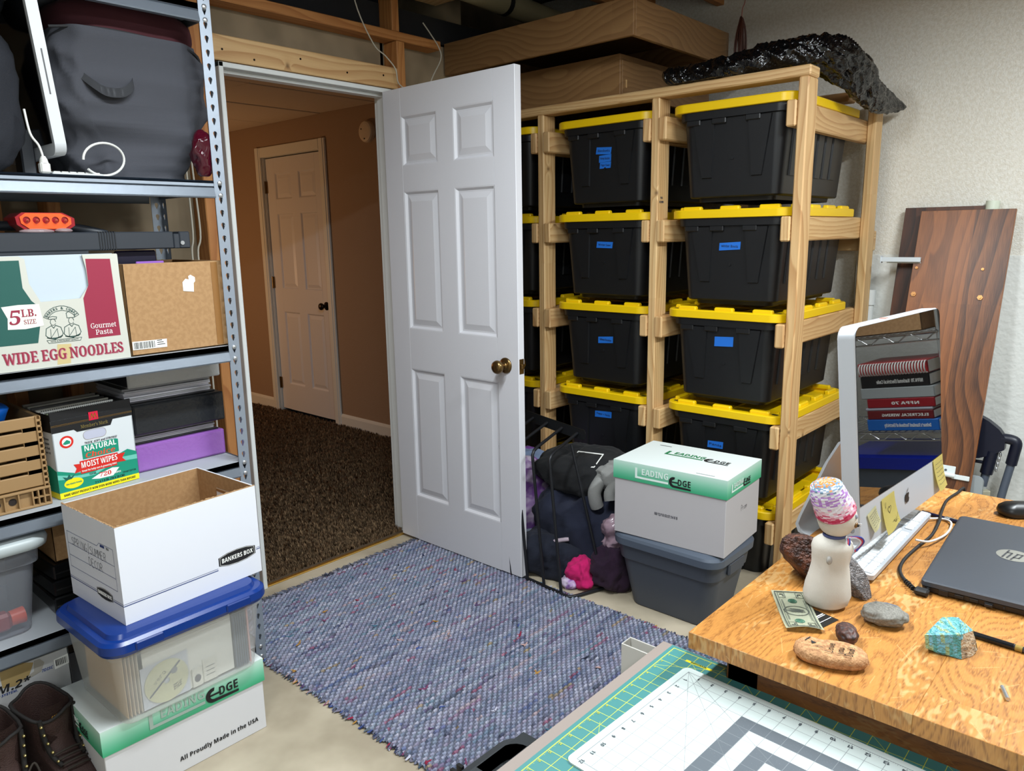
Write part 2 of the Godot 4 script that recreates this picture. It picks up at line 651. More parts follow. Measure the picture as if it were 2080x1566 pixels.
# ---------- the room shell ----------
func room() -> void:
	var g := G.new()
	g.bx(-2.0, 3.95, -0.12, 0.0, -2.715, 2.3)
	g.bx(2.70, 3.95, -0.12, 0.0, -3.3, -2.715)
	g.bx(2.29, 2.70, -0.12, 0.0, -2.80, -2.715)
	struct("floor", g, M.concrete)
	g = G.new()
	g.bx(3.80, 3.95, -0.12, 2.80, -3.3, 2.3)
	struct("wall_right", g, M.stucco)
	# the lower band of the right wall is trowelled smooth
	g = G.new()
	g.bx(3.794, 3.801, 0.0, 1.30, -1.2, 2.3, 0.002)
	struct("trim_1", g, M.smooth)
	g = G.new()
	g.bx(-2.1, -2.0, -0.12, 2.80, -3.0, 2.3)
	struct("wall_left", g, M.smooth)
	g = G.new()
	g.bx(-2.1, 3.95, -0.12, 2.80, 2.3, 2.4)
	struct("wall_front", g, M.smooth)
	g = G.new()
	g.bx(2.70, 3.95, -0.12, 2.80, -3.30, -3.2)
	g.bx(2.70, 2.80, 0.0, 2.80, -3.20, -2.812)
	struct("wall_alcove", g, M.gyps)
	g = G.new()
	g.bx(-2.1, 3.95, 2.78, 2.85, -3.4, 2.4)
	struct("ceiling", g, M.dark)
	# drywall on the hall side of the open studs
	g = G.new()
	g.bx(-2.1, 1.44, 0.0, 2.30, -2.812, -2.795)
	g.bx(1.44, 2.29, 2.05, 2.30, -2.812, -2.795)
	g.bx(2.275, 2.80, 0.0, 2.30, -2.812, -2.795)
	var wb := struct("wall_back", g, M.gyps)
	var i := 0
	for x in [-0.9, -0.5, -0.1, 0.3, 0.70, 0.862, 1.378, 1.418]:
		g = G.new()
		g.off = Vector2(i * 0.37, 0.1 + 0.02 * i)
		g.bx(x - 0.019, x + 0.019, 0.038, 2.255, -2.794, -2.70, 0.003)
		part("stud", g, M.stud, wb)
		i += 1
	for x in [2.315]:
		g = G.new()
		g.off = Vector2(0.3, 0.15)
		g.bx(x - 0.022, x + 0.022, 0.0, 2.255, -2.794, -2.70, 0.003)
		part("stud", g, M.stud, wb)
	g = G.new()
	g.off = Vector2(0.5, 0.12)
	g.bx(1.438, 2.292, 2.052, 2.140, -2.794, -2.752, 0.003)
	g.bx(1.438, 2.292, 2.052, 2.140, -2.742, -2.70, 0.003)
	part("header", g, M.pine2, wb)
	g = G.new()
	g.off = Vector2(0.9, 0.17)
	g.bx(-2.0, 2.56, 2.256, 2.294, -2.794, -2.705, 0.003)
	part("top_plate", g, M.stud, wb)
	for q in [[1.475, 2.09], [1.60, 2.072], [1.80, 2.105], [2.02, 2.085], [2.21, 2.10]]:
		g = G.new()
		g.cyl(Vector3(q[0], q[1], -2.705), Vector3(q[0], q[1], -2.6985), 0.004, -1, 8)
		part("nail", g, M.bronze, wb)
	# joists and a short post above the plate
	i = 0
	for z in [-2.35, -1.95, -1.55, -1.15, -0.75, -0.35, 0.05, 0.95, 1.35, 1.75]:
		g = G.new()
		g.off = Vector2(i * 0.2, 0.1)
		g.bx(-2.0, 3.8, 2.54, 2.78, z - 0.02, z + 0.02, 0.002)
		part("joist", g, M.stud, get_node("ceiling"))
		i += 1
	g = G.new()
	g.off = Vector2(0.1, 0.2)
	g.bx(2.28, 2.32, 2.294, 2.78, -2.80, -2.71, 0.003)
	part("cripple_stud", g, M.stud, wb)
	g = G.new()
	g.bx(2.50, 2.66, 2.49, 2.535, -2.84, -2.66, 0.003)
	part("blocking", g, M.pine2, wb)
	# round pipe under the joists
	var t := thing("duct_pipe", "pale round pipe with a dark strap hung under the dark joists", "pipe", Vector3(2.5, 2.50, -2.52))
	g = G.new()
	g.tube([Vector3(-0.2, 0, -0.02), Vector3(1.28, 0, -0.16)], 0.055, 20)
	part("pipe", g, mt(Color(0.58, 0.54, 0.42), 0.5), t)
	g = G.new()
	g.tube([Vector3(0.36, 0, -0.073), Vector3(0.39, 0, -0.076)], 0.0575, 20)
	part("strap", g, M.blacks, t)
	# two thin white cables by the header and one pair behind the shelves
	var cw := mt(Color(0.72, 0.70, 0.64), 0.5)
	g = G.new()
	g.tube(smoothed([Vector3(2.03, 2.54, -2.66), Vector3(2.06, 2.36, -2.675), Vector3(2.147, 2.215, -2.68), Vector3(2.21, 2.175, -2.68), Vector3(2.262, 2.13, -2.68), Vector3(2.275, 2.075, -2.68), Vector3(2.325, 2.045, -2.682), Vector3(2.36, 2.0, -2.69)]), 0.0028, 6)
	solo("cable", g, cw, "thin white cable crossing the wooden header above the doorway", "cable")
	g = G.new()
	g.tube(smoothed([Vector3(2.44, 2.35, -2.69), Vector3(2.476, 2.306, -2.68), Vector3(2.505, 2.25, -2.66), Vector3(2.512, 2.20, -2.66), Vector3(2.46, 2.09, -2.68), Vector3(2.43, 1.9, -2.70)]), 0.0028, 6)
	solo("cable", g, cw, "thin white cable hanging left of the upper wooden box", "cable")
	for q in [[1.312, 0.0], [1.334, 0.006]]:
		g = G.new()
		g.tube(smoothed([Vector3(q[0] + 0.005, 2.25, -2.73), Vector3(q[0], 1.75, -2.725), Vector3(q[0] + q[1], 1.45, -2.72), Vector3(q[0] - 0.008, 1.36, -2.725), Vector3(q[0], 1.1, -2.72), Vector3(q[0], 0.4, -2.725)]), 0.0036, 6)
		solo("cable", g, cw, "pale cable running down beside the bare stud behind the shelves, %s of two" % ("left" if q[1] == 0.0 else "right"), "cable", "twin cables behind the shelves")

func base_board(called: String, a: Vector3, b: Vector3, n: Vector3) -> void:
	var g := G.new()
	var d := b - a
	var l := d.length()
	g.xf = Transform3D(Basis(d / l, Vector3.UP, (d / l).cross(Vector3.UP)), a)
	if (d / l).cross(Vector3.UP).dot(n) < 0:
		g.xf = Transform3D(Basis(-d / l, Vector3.UP, (-d / l).cross(Vector3.UP)), b)
	var pr := [[0.0, 0.0], [0.012, 0.0], [0.012, 0.075], [0.008, 0.09], [0.0, 0.095]]
	var P := []
	for q in pr:
		P.append(PackedVector3Array([Vector3(0, q[1], q[0]), Vector3(l, q[1], q[0])]))
	for i in 4:
		g.grid([P[i], P[i + 1]])
	struct(called, g, M.trim)

func hall() -> void:
	var g := G.new()
	g.bx(-0.6, 2.70, -0.1, 0.004, -8.0, -2.815)
	g.bx(2.70, 3.32, -0.1, 0.004, -8.0, -3.30)
	g.bx(1.475, 2.245, -0.1, 0.004, -2.82, -2.72)
	var cf := tripl(mt(Color(1, 1, 1), 0.95, 0.0, ntex(noise(81, 0.11, 2, FastNoiseLite.TYPE_SIMPLEX), Color(0.34, 0.265, 0.19), Color(0.60, 0.49, 0.36), 512, 0.3, 0.7)), 5.0)
	bump(cf, noise(82, 0.13, 2), 1.2)
	var fl := struct("floor_carpet", g, cf)
	# pile: short leaning tufts
	var tg := G.new()
	for a in 3:
		var r := Vector3(cos(a * 2.1), 0, sin(a * 2.1)) * 0.0022
		var tip := Vector3(0.004 * cos(a * 2.1 + 1.0), 0.011, 0.004 * sin(a * 2.1 + 1.0))
		tg.tri(-r, r, tip)
		tg.tri(r, -r, tip)
	var mm := MultiMesh.new()
	mm.transform_format = MultiMesh.TRANSFORM_3D
	mm.use_colors = true
	mm.mesh = tg.mesh()
	var cnt := 52000
	mm.instance_count = cnt
	var r2 := RandomNumberGenerator.new()
	r2.seed = 5
	for i in cnt:
		var x := r2.randf_range(1.5, 3.32)
		var z := -2.75 - pow(r2.randf(), 1.5) * 3.2
		if x > 2.24 and z > -2.815: z -= 0.2
		if x > 2.70 and z > -3.32: z -= 0.7
		var b := Basis(Vector3.UP, r2.randf() * TAU).scaled(Vector3.ONE * r2.randf_range(1.0, 1.9))
		mm.set_instance_transform(i, Transform3D(b, Vector3(x, 0.003, z)))
		var k := r2.randf_range(0.0, 1.0)
		mm.set_instance_color(i, Color(0.33, 0.26, 0.18).lerp(Color(0.70, 0.58, 0.44), k).srgb_to_linear())
	var mi := MultiMeshInstance3D.new()
	mi.name = "carpet_pile"
	mi.multimesh = mm
	var tm := mt(Color(1, 1, 1), 0.95)
	tm.vertex_color_use_as_albedo = true
	mi.material_override = tm
	mi.set_meta("kind", "stuff")
	fl.add_child(mi)
	# walls; the right one has a door
	g = G.new()
	g.bx(3.32, 3.42, 0.0, 2.42, -4.80, -3.30)
	g.bx(3.32, 3.42, 0.0, 2.42, -8.0, -5.62)
	g.bx(3.32, 3.42, 2.06, 2.42, -5.62, -4.80)
	struct("wall_hall_right", g, M.hallwall)
	g = G.new()
	g.bx(-0.7, 3.42, 0.0, 2.42, -8.1, -8.0)
	struct("wall_hall_back", g, M.hallwall)
	g = G.new()
	g.bx(-0.7, -0.6, 0.0, 2.42, -8.0, -2.82)
	struct("wall_hall_left", g, M.hallwall)
	g = G.new()
	g.bx(2.69, 3.32, 0.0, 2.42, -3.31, -3.30)
	g.bx(2.69, 2.70, 0.0, 2.42, -3.30, -2.815)
	struct("wall_hall_front", g, M.hallwall)
	g = G.new()
	g.bx(-0.7, 3.42, 2.31, 2.42, -8.1, -2.795)
	struct("ceiling_hall", g, M.dark)
	var cl: Node = get_node("ceiling_hall")
	# drop-ceiling tiles: 0.61 along z by 1.22 along x
	var i := 0
	for ix in 4:
		for iz in 8:
			var x0 := -0.6 + ix * 1.0
			var z1 := -2.815 - iz * 0.655
			var x1 := minf(x0 + 1.0, 3.32)
			if x1 - x0 < 0.1: continue
			g = G.new()
			g.bx(x0 + 0.002, x1 - 0.002, 0.0, 0.012, -0.651, -0.002, 0.003)
			var o := part("ceiling_tile", g, M.tile, cl, Vector3(0, 2.286, z1))
			if ix == 3 and iz == 2:
				o.rotation.x = 0.012
				o.position.y = 2.283
			i += 1
	base_board("baseboard_hall_right", Vector3(3.32, 0.0, -4.735), Vector3(3.32, 0.0, -3.32), Vector3(-1, 0, 0))
	base_board("baseboard_hall_rear", Vector3(3.32, 0.0, -8.0), Vector3(3.32, 0.0, -5.685), Vector3(-1, 0, 0))
	# casing round the hall door
	g = G.new()
	for q in [[-5.685, -5.61, 0.0, 2.12], [-4.81, -4.735, 0.0, 2.12], [-5.61, -4.81, 2.045, 2.12]]:
		g.bx(3.304, 3.32, q[2], q[3], q[0], q[1], 0.004)
		if q[3] - q[2] > 1.0:
			g.bx(3.300, 3.304, q[2], q[3], q[0] + 0.01, q[1] - 0.02, 0.002)
	g.bx(3.32, 3.42, 0.0, 2.05, -5.62, -5.605)
	g.bx(3.32, 3.42, 0.0, 2.05, -4.815, -4.80)
	g.bx(3.32, 3.42, 2.045, 2.06, -5.62, -4.80)
	struct("trim_2", g, M.trim)
	# closed six-panel door in it
	var d := six_panel("door_2", Vector3(3.345, 0.018, -5.60), 0.785, -PI / 2)
	knob(d, Vector3(0.715, 0.89, 0.0), M.bronze)
	for y in [0.22, 1.05, 1.80]:
		g = G.new()
		g.bx(-0.012, 0.012, y - 0.045, y + 0.045, 0.0, 0.012, 0.002)
		g.cyl(Vector3(0, y - 0.047, 0.014), Vector3(0, y + 0.047, 0.014), 0.006, -1, 10)
		part("hinge", g, M.brass, d)
	# smoke alarm
	var t := thing("smoke_alarm", "round white smoke alarm high on the brown hall wall", "smoke alarm", Vector3(3.32, 2.11, -4.24), -PI / 2)
	g = G.new()
	g.xf = Transform3D(Basis(Vector3.RIGHT, Vector3(0, 0, 1), Vector3(0, -1, 0)), Vector3.ZERO)
	g.lathe(PackedVector2Array([Vector2(0, 0), Vector2(0.07, 0.0), Vector2(0.07, 0.022), Vector2(0.064, 0.032), Vector2(0.05, 0.036), Vector2(0, 0.038)]), 28)
	part("cover", g, mt(Color(0.83, 0.78, 0.70), 0.5), t)
	for q in [[-0.03, 0.018], [0.0, -0.046]]:
		g = G.new()
		g.cyl(Vector3(q[0], q[1], 0.036), Vector3(q[0], q[1], 0.039), 0.005, -1, 8)
		part("button", g, M.ink, t)

# six-panel door: local x from hinge to latch, y up, face at local +z (and -z)
func six_panel(called: String, at: Vector3, w: float, turn: float) -> Node3D:
	var d := Node3D.new()
	d.name = called
	add_child(d)
	d.set_meta("kind", "structure")
	d.position = at
	d.rotation.y = turn
	var h := 2.018
	var th := 0.035
	var ys := [0.0, 0.215, 0.82, 1.00, 1.595, 1.70, 1.905, h]
	var k := w / 0.762
	var xs := [0.0, 0.115 * k, 0.335 * k, 0.43 * k, 0.65 * k, w]
	var g := G.new()
	g.bx(0, xs[1], 0, h, -th, 0, 0.0015)
	g.bx(xs[4], w, 0, h, -th, 0, 0.0015)
	g.bx(xs[2], xs[3], 0.1, h - 0.1, -th, 0)
	for r in [[0, 1], [2, 3], [4, 5], [6, 7]]:
		g.bx(xs[1], xs[2], ys[r[0]], ys[r[1]], -th, 0)
		g.bx(xs[3], xs[4], ys[r[0]], ys[r[1]], -th, 0)
	g.bx(xs[2], xs[3], 0, 0.1, -th, 0)
	g.bx(xs[2], xs[3], h - 0.1, h, -th, 0)
	part("frame", g, M.white, d)
	for c in [[1, 2], [3, 4]]:
		for r in [[1, 2], [3, 4], [5, 6]]:
			g = G.new()
			var x0: float = xs[c[0]]
			var x1: float = xs[c[1]]
			var y0: float = ys[r[0]]
			var y1: float = ys[r[1]]
			for s in [1.0, -1.0]:
				var zf := 0.0 if s > 0 else -th
				var lv := [[0.0, -0.0005], [0.004, -0.001], [0.010, -0.007], [0.013, -0.0105], [0.020, -0.0105], [0.044, -0.0035]]
				var P := []
				for q in lv:
					var e: float = q[0]
					var z: float = zf + q[1] * s
					var rr := PackedVector3Array([Vector3(x0 + e, y0 + e, z), Vector3(x1 - e, y0 + e, z), Vector3(x1 - e, y1 - e, z), Vector3(x0 + e, y1 - e, z)])
					if s < 0: rr.reverse()
					P.append(rr)
				for i in lv.size() - 1:
					for j in 4:
						var j2 := (j + 1) % 4
						g.quad(P[i][j], P[i][j2], P[i + 1][j2], P[i + 1][j])
				var z5: PackedVector3Array = P[lv.size() - 1]
				g.quad(z5[0], z5[1], z5[2], z5[3])
			part("panel", g, M.white, d)
	return d

func knob(d: Node3D, o: Vector3, m: Material) -> void:
	for s in [1.0, -1.0]:
		var g := G.new()
		var z0 := 0.0 if s > 0 else -0.035
		g.xf = Transform3D(Basis(Vector3(1, 0, 0), Vector3(0, 0, s), Vector3(0, -s, 0)), o + Vector3(0, 0, z0))
		g.lathe(PackedVector2Array([Vector2(0, 0), Vector2(0.032, 0.0), Vector2(0.032, 0.004), Vector2(0.027, 0.009), Vector2(0.016, 0.011), Vector2(0.012, 0.014), Vector2(0.012, 0.030), Vector2(0.018, 0.034), Vector2(0.025, 0.041), Vector2(0.0275, 0.050), Vector2(0.025, 0.059), Vector2(0.018, 0.064), Vector2(0.008, 0.066), Vector2(0, 0.066)]), 28, true)
		part("door_knob", g, m, d)

func doorway() -> void:
	# white jambs and head with a stop, in the stud opening
	var g := G.new()
	g.bx(1.457, 1.475, 0.0, 2.048, -2.815, -2.70, 0.002)
	g.bx(2.245, 2.263, 0.0, 2.048, -2.815, -2.70, 0.002)
	g.bx(1.457, 2.263, 2.030, 2.048, -2.815, -2.70, 0.002)
	g.bx(1.475, 1.485, 0.0, 2.030, -2.785, -2.740, 0.002)
	g.bx(2.235, 2.245, 0.0, 2.030, -2.785, -2.740, 0.002)
	g.bx(1.475, 2.245, 2.018, 2.030, -2.785, -2.740, 0.002)
	struct("trim_3", g, M.trim)
	g = G.new()
	g.bx(1.472, 1.4765, 0.89, 0.95, -2.733, -2.703, 0.001)
	struct("trim_4", g, M.brass)
	# brass carpet edge on the sill
	g = G.new()
	g.bx(1.475, 2.245, 0.0, 0.006, -2.728, -2.708, 0.002)
	struct("trim_5", g, M.gold)
	# the open door
	var d := six_panel("door_1", Vector3(2.200, 0.014, -2.702), 0.762, -PI / 2)
	knob(d, Vector3(0.694, 0.892, 0.0), M.brass)
	g = G.new()
	g.bx(0.7615, 0.7632, 0.862, 0.922, -0.031, -0.005, 0.0005)
	part("latch_plate", g, M.brass, d)
	g = G.new()
	g.bx(0.762, 0.772, 0.882, 0.902, -0.026, -0.011, 0.002)
	part("latch_bolt", g, M.brass, d)
	for y in [0.23, 1.02, 1.80]:
		g = G.new()
		g.cyl(Vector3(0.0, y - 0.045, -0.041), Vector3(0.0, y + 0.045, -0.041), 0.006, -1, 10)
		part("hinge", g, M.brass, d)

# ---------- the lumber rack with the black totes ----------
const RAIL := [1.885, 1.470, 1.063, 0.655, 0.252]

func tote(called: String, at: Vector3, label: String, tape: Array, flat := false) -> Node3D:
	# origin: centre of the rim underside; front looks along -x
	var t := thing(called, label, "tote", at, 0.0, "black totes with yellow lids on the lumber rack")
	var g := G.new()
	var R := []
	for q in [[0.0, 0.715, 0.468, 0.05], [-0.030, 0.712, 0.465, 0.05], [-0.032, 0.690, 0.436, 0.045], [-0.328, 0.648, 0.392, 0.035], [-0.333, 0.640, 0.384, 0.034], [-0.334, 0.595, 0.335, 0.03], [-0.350, 0.590, 0.33, 0.03]]:
		R.append(ringxz(q[1], q[2], q[3], q[0]))
	g.loft(R, true, true, false)
	# tapered raised panels on both short ends, a boss in the middle
	for s in [-1.0, 1.0]:
		for zc in [-0.118, 0.118]:
			var P := []
			for q in [[-0.034, 0.046, 0.0], [-0.036, 0.046, 0.0075], [-0.255, 0.020, 0.0075], [-0.258, 0.020, 0.0]]:
				var y: float = q[0]
				var xw: float = 0.345 - (-y - 0.032) * 0.0709
				var zz: float = zc + (-y) * 0.05 * signf(-zc)
				var dz: float = q[1]
				P.append([Vector3(s * (xw + q[2]), y, zz - dz), Vector3(s * (xw + q[2]), y, zz + dz), Vector3(s * (xw - 0.002), y, zz - dz - 0.003), Vector3(s * (xw - 0.002), y, zz + dz + 0.003)])
			for i in 3:
				var a: Array = P[i]
				var b: Array = P[i + 1]
				if s < 0:
					g.quad(b[0], b[1], a[1], a[0])
					g.quad(b[1], b[3], a[3], a[1])
					g.quad(b[2], b[0], a[0], a[2])
				else:
					g.quad(a[0], a[1], b[1], b[0])
					g.quad(a[1], a[3], b[3], b[1])
					g.quad(a[2], a[0], b[0], b[2])
		g.tube([Vector3(s * 0.33, -0.185, 0.005), Vector3(s * 0.3385, -0.185, 0.005)], 0.006, 10)
		# small hooks under the rim
		for zc in [-0.16, -0.05, 0.09]:
			g.bx(s * 0.338, s * 0.357, -0.052, -0.030, zc - 0.03, zc + 0.03, 0.003)
	# upright flutes on the long sides
	for s in [-1.0, 1.0]:
		for xc in [-0.235, -0.15, -0.065, 0.02, 0.105, 0.19]:
			var P := []
			for q in [[-0.034, 0.030], [-0.26, 0.026]]:
				var y: float = q[0]
				var zw: float = 0.218 - (-y - 0.032) * 0.0743
				P.append([Vector3(xc - q[1], y, s * (zw + 0.007)), Vector3(xc + q[1], y, s * (zw + 0.007)), Vector3(xc - q[1] - 0.004, y, s * (zw - 0.002)), Vector3(xc + q[1] + 0.004, y, s * (zw - 0.002))])
			var a: Array = P[0]
			var b: Array = P[1]
			if s > 0:
				g.quad(b[0], b[1], a[1], a[0]); g.quad(b[1], b[3], a[3], a[1]); g.quad(b[2], b[0], a[0], a[2]); g.quad(b[2], b[3], b[1], b[0])
			else:
				g.quad(a[0], a[1], b[1], b[0]); g.quad(a[1], a[3], b[3], b[1]); g.quad(a[2], a[0], b[0], b[2]); g.quad(b[0], b[1], b[3], b[2])
	part("tote_body", g, M.black, t)
	g = G.new()
	R = []
	for q in [[0.0, 0.728, 0.522, 0.062], [0.002, 0.735, 0.529, 0.065], [0.030, 0.735, 0.529, 0.065], [0.034, 0.727, 0.521, 0.061], [0.034, 0.675, 0.470, 0.05], [0.014, 0.668, 0.463, 0.05]]:
		R.append(ringxz(q[1], q[2], q[3], q[0], Vector2(), 6))
	g.loft(R, true)
	for s in [] if flat else [-1.0, 1.0]:
		for zc in [-0.165, 0.0, 0.165]:
			g.box(Vector3(s * 0.338, 0.037, zc), Vector3(0.026, 0.020, 0.082), 0.005)
		for xc in [-0.25, -0.085, 0.085, 0.25]:
			g.box(Vector3(xc, 0.037, s * 0.237), Vector3(0.095, 0.020, 0.024), 0.005)
	for xc in [-0.2, 0.0, 0.2]:
		g.box(Vector3(xc, 0.014, 0), Vector3(0.012, 0.010, 0.44), 0.003)
	g.box(Vector3(0, 0.014, 0), Vector3(0.64, 0.010, 0.012), 0.003)
	var lid := part("tote_lid", g, M.yellow, t)
	g = G.new()
	for sx in [-1.0, 1.0]:
		for sz in [-1.0, 1.0]:
			g.box(Vector3(sx * 0.325, 0.034, sz * 0.222), Vector3(0.016, 0.0016, 0.024))
	part("corner_slot", g, M.blacks, lid)
	var i := 0
	for q in tape:
		g = G.new()
		var xw = 0.346 - (-q[1] - 0.032) * 0.0709
		var w: float = q[2]
		var h: float = q[3]
		g.xf = Transform3D(Basis(Vector3.RIGHT, q[5] if q.size() > 5 else -0.05), Vector3(-xw, q[1], q[0]))
		g.quad(Vector3(-0.0006, -h / 2, -w / 2 - 0.003), Vector3(-0.0006, -h / 2, w / 2), Vector3(-0.0006, h / 2, w / 2 + 0.003), Vector3(-0.0006, h / 2, -w / 2))
		var tp := part("tape_label", g, M.tape, t)
		if q[4] != "":
			txt(tp, q[4], h * 0.32, Vector3(-xw - 0.0008, q[1], q[0]), Vector3(0, sin(-0.05), 1), Vector3.UP, M.ink, w * 0.82)
		i += 1
	return t

func tote_rack() -> void:
	var t := thing("tote_rack", "tall bare lumber rack of posts and rails holding black totes with yellow lids", "rack", Vector3(2.85, 0, -2.0))
	var o := t.position
	var g: G
	var i := 0
	var pz := [-1.126, -1.738, -2.356, -2.985]
	for z in pz:
		for x in [0.0, 0.785]:
			g = G.new()
			g.off = Vector2(fmod(i * 0.43, 1.0), 0.09 + fmod(i * 0.031, 0.12))
			g.bx(x, x + 0.089, 0.0, (1.962 if x == 0.0 else 1.985), z - 0.019 - o.z, z + 0.019 - o.z, 0.0045)
			part("post", g, M.pine if i % 3 else M.pine2, t)
			i += 1
	g = G.new()
	g.off = Vector2(0.35, 0.14)
	g.bx(-0.002, 0.087, 1.962, 2.0, -3.02 - o.z, -1.102 - o.z, 0.005)
	part("top_rail", g, M.pine, t)
	g = G.new()
	g.off = Vector2(0.15, 0.11)
	g.bx(0.695, 0.784, 1.962, 2.0, -3.02 - o.z, -1.20 - o.z, 0.005)
	part("top_rail", g, M.pine2, t)
	for k in 4:
		for s in [-1.0, 1.0]:
			if (k == 0 and s > 0) or (k == 3 and s < 0): continue
			for r in 5:
				g = G.new()
				g.off = Vector2(fmod(i * 0.29, 1.0), 0.1 + fmod(i * 0.027, 0.12))
				var zc: float = pz[k] + s * 0.0385 - o.z
				g.bx(-0.008, 0.865, RAIL[r] - 0.093, RAIL[r], zc - 0.0185, zc + 0.0185, 0.005)
				part("rail", g, M.pine2 if (i * 7) % 5 < 2 else M.pine, t)
				i += 1
	for r in [1, 3]:
		g = G.new()
		g.off = Vector2(0.2 * r, 0.12)
		g.bx(0.875, 0.913, RAIL[r] - 0.15, RAIL[r] - 0.06, -3.0 - o.z, -1.11 - o.z, 0.004)
		part("back_brace", g, M.pine, t)
	txt(t, "MADE IN", 0.009, Vector3(0.03, 1.545, -1.7188 - o.z), Vector3(-1, 0, 0), Vector3(0, -1, 0), M.pen, 0.032, "Droid Sans", true, 0.0, "lumber_stamp")
	txt(t, "USA", 0.009, Vector3(0.03, 1.562, -1.7188 - o.z), Vector3(-1, 0, 0), Vector3(0, -1, 0), M.pen, 0.018, "Droid Sans", true, 0.0, "lumber_stamp")
	# totes
	var names := [
		["right column, topmost, under the plastic bag", "right column, second from top, taped winter boots", "right column, third from top, blank tape", "right column, fourth from top", "right column, lowest"],
		["middle column, topmost, three tapes", "middle column, second from top", "middle column, third from top", "middle column, fourth from top", "middle column, lowest"],
		["half hidden by the door edge, topmost", "half hidden by the door edge, second from top", "half hidden by the door edge, third from top", "half hidden by the door edge, fourth from top", "half hidden by the door edge, lowest"]]
	var zs := [-1.412, -2.022, -2.655]
	var tp := {
		"01": [[0.005, -0.112, 0.088, 0.030, "winter Boots"]], "02": [[0.005, -0.092, 0.080, 0.040, ""]], "03": [[-0.025, -0.130, 0.068, 0.030, "Pants"]],
		"10": [[0.0, -0.108, 0.078, 0.030, "Baskets", 0.06], [0.006, -0.141, 0.062, 0.030, "Honey Buckets", -0.06], [0.006, -0.170, 0.056, 0.027, "Paper Towel", -0.02]],
		"11": [[0.01, -0.105, 0.084, 0.028, "Winter Gear", 0.03]], "12": [[0.02, -0.133, 0.080, 0.030, "Halloween Decorations", -0.08]], "13": [[0.012, -0.080, 0.092, 0.030, "Power + Tools", -0.06]]}
	for c in 3:
		for r in 5:
			var key := "%d%d" % [c, r]
			tote("storage_tote", Vector3(3.222 + (0.006 if (r + c) % 2 else 0.0), RAIL[r] + 0.0015, zs[c] + [0.0, 0.003, -0.003, 0.002, -0.001][r]), "black tote with yellow lid, " + names[c][r], tp.get(key, []), r == 0)

func open_box(called: String, o: Vector3, l: float, d: float, h: float, label: String) -> Node3D:
	# planks on edge with a panel on top; o: right front bottom corner, runs to -z by l and to +x by d
	var t := thing(called, label, "wooden box", o, 0.0, "")
	var th := 0.019
	var g := G.new()
	g.off = Vector2(0.1, 0.18)
	g.bx(0, th, 0, h, -l, 0, 0.0015)
	part("front_plank", g, M.crate, t)
	g = G.new()
	g.off = Vector2(0.7, 0.1)
	g.bx(d - th, d, 0, h, -l, 0, 0.0015)
	part("back_plank", g, M.crate, t)
	g = G.new()
	g.off = Vector2(0.35, 0.16)
	g.bx(th, d - th, 0, h, -th, 0, 0.0015)
	part("end_plank", g, M.crate, t)
	g = G.new()
	g.bx(th, d - th, 0, h, -l, -l + th, 0.0015)
	part("end_plank", g, M.crate, t)
	g = G.new()
	g.bx(th, d - th, h - 0.012, h - 0.002, -l + th, -th)
	part("panel", g, M.crate, t)
	return t

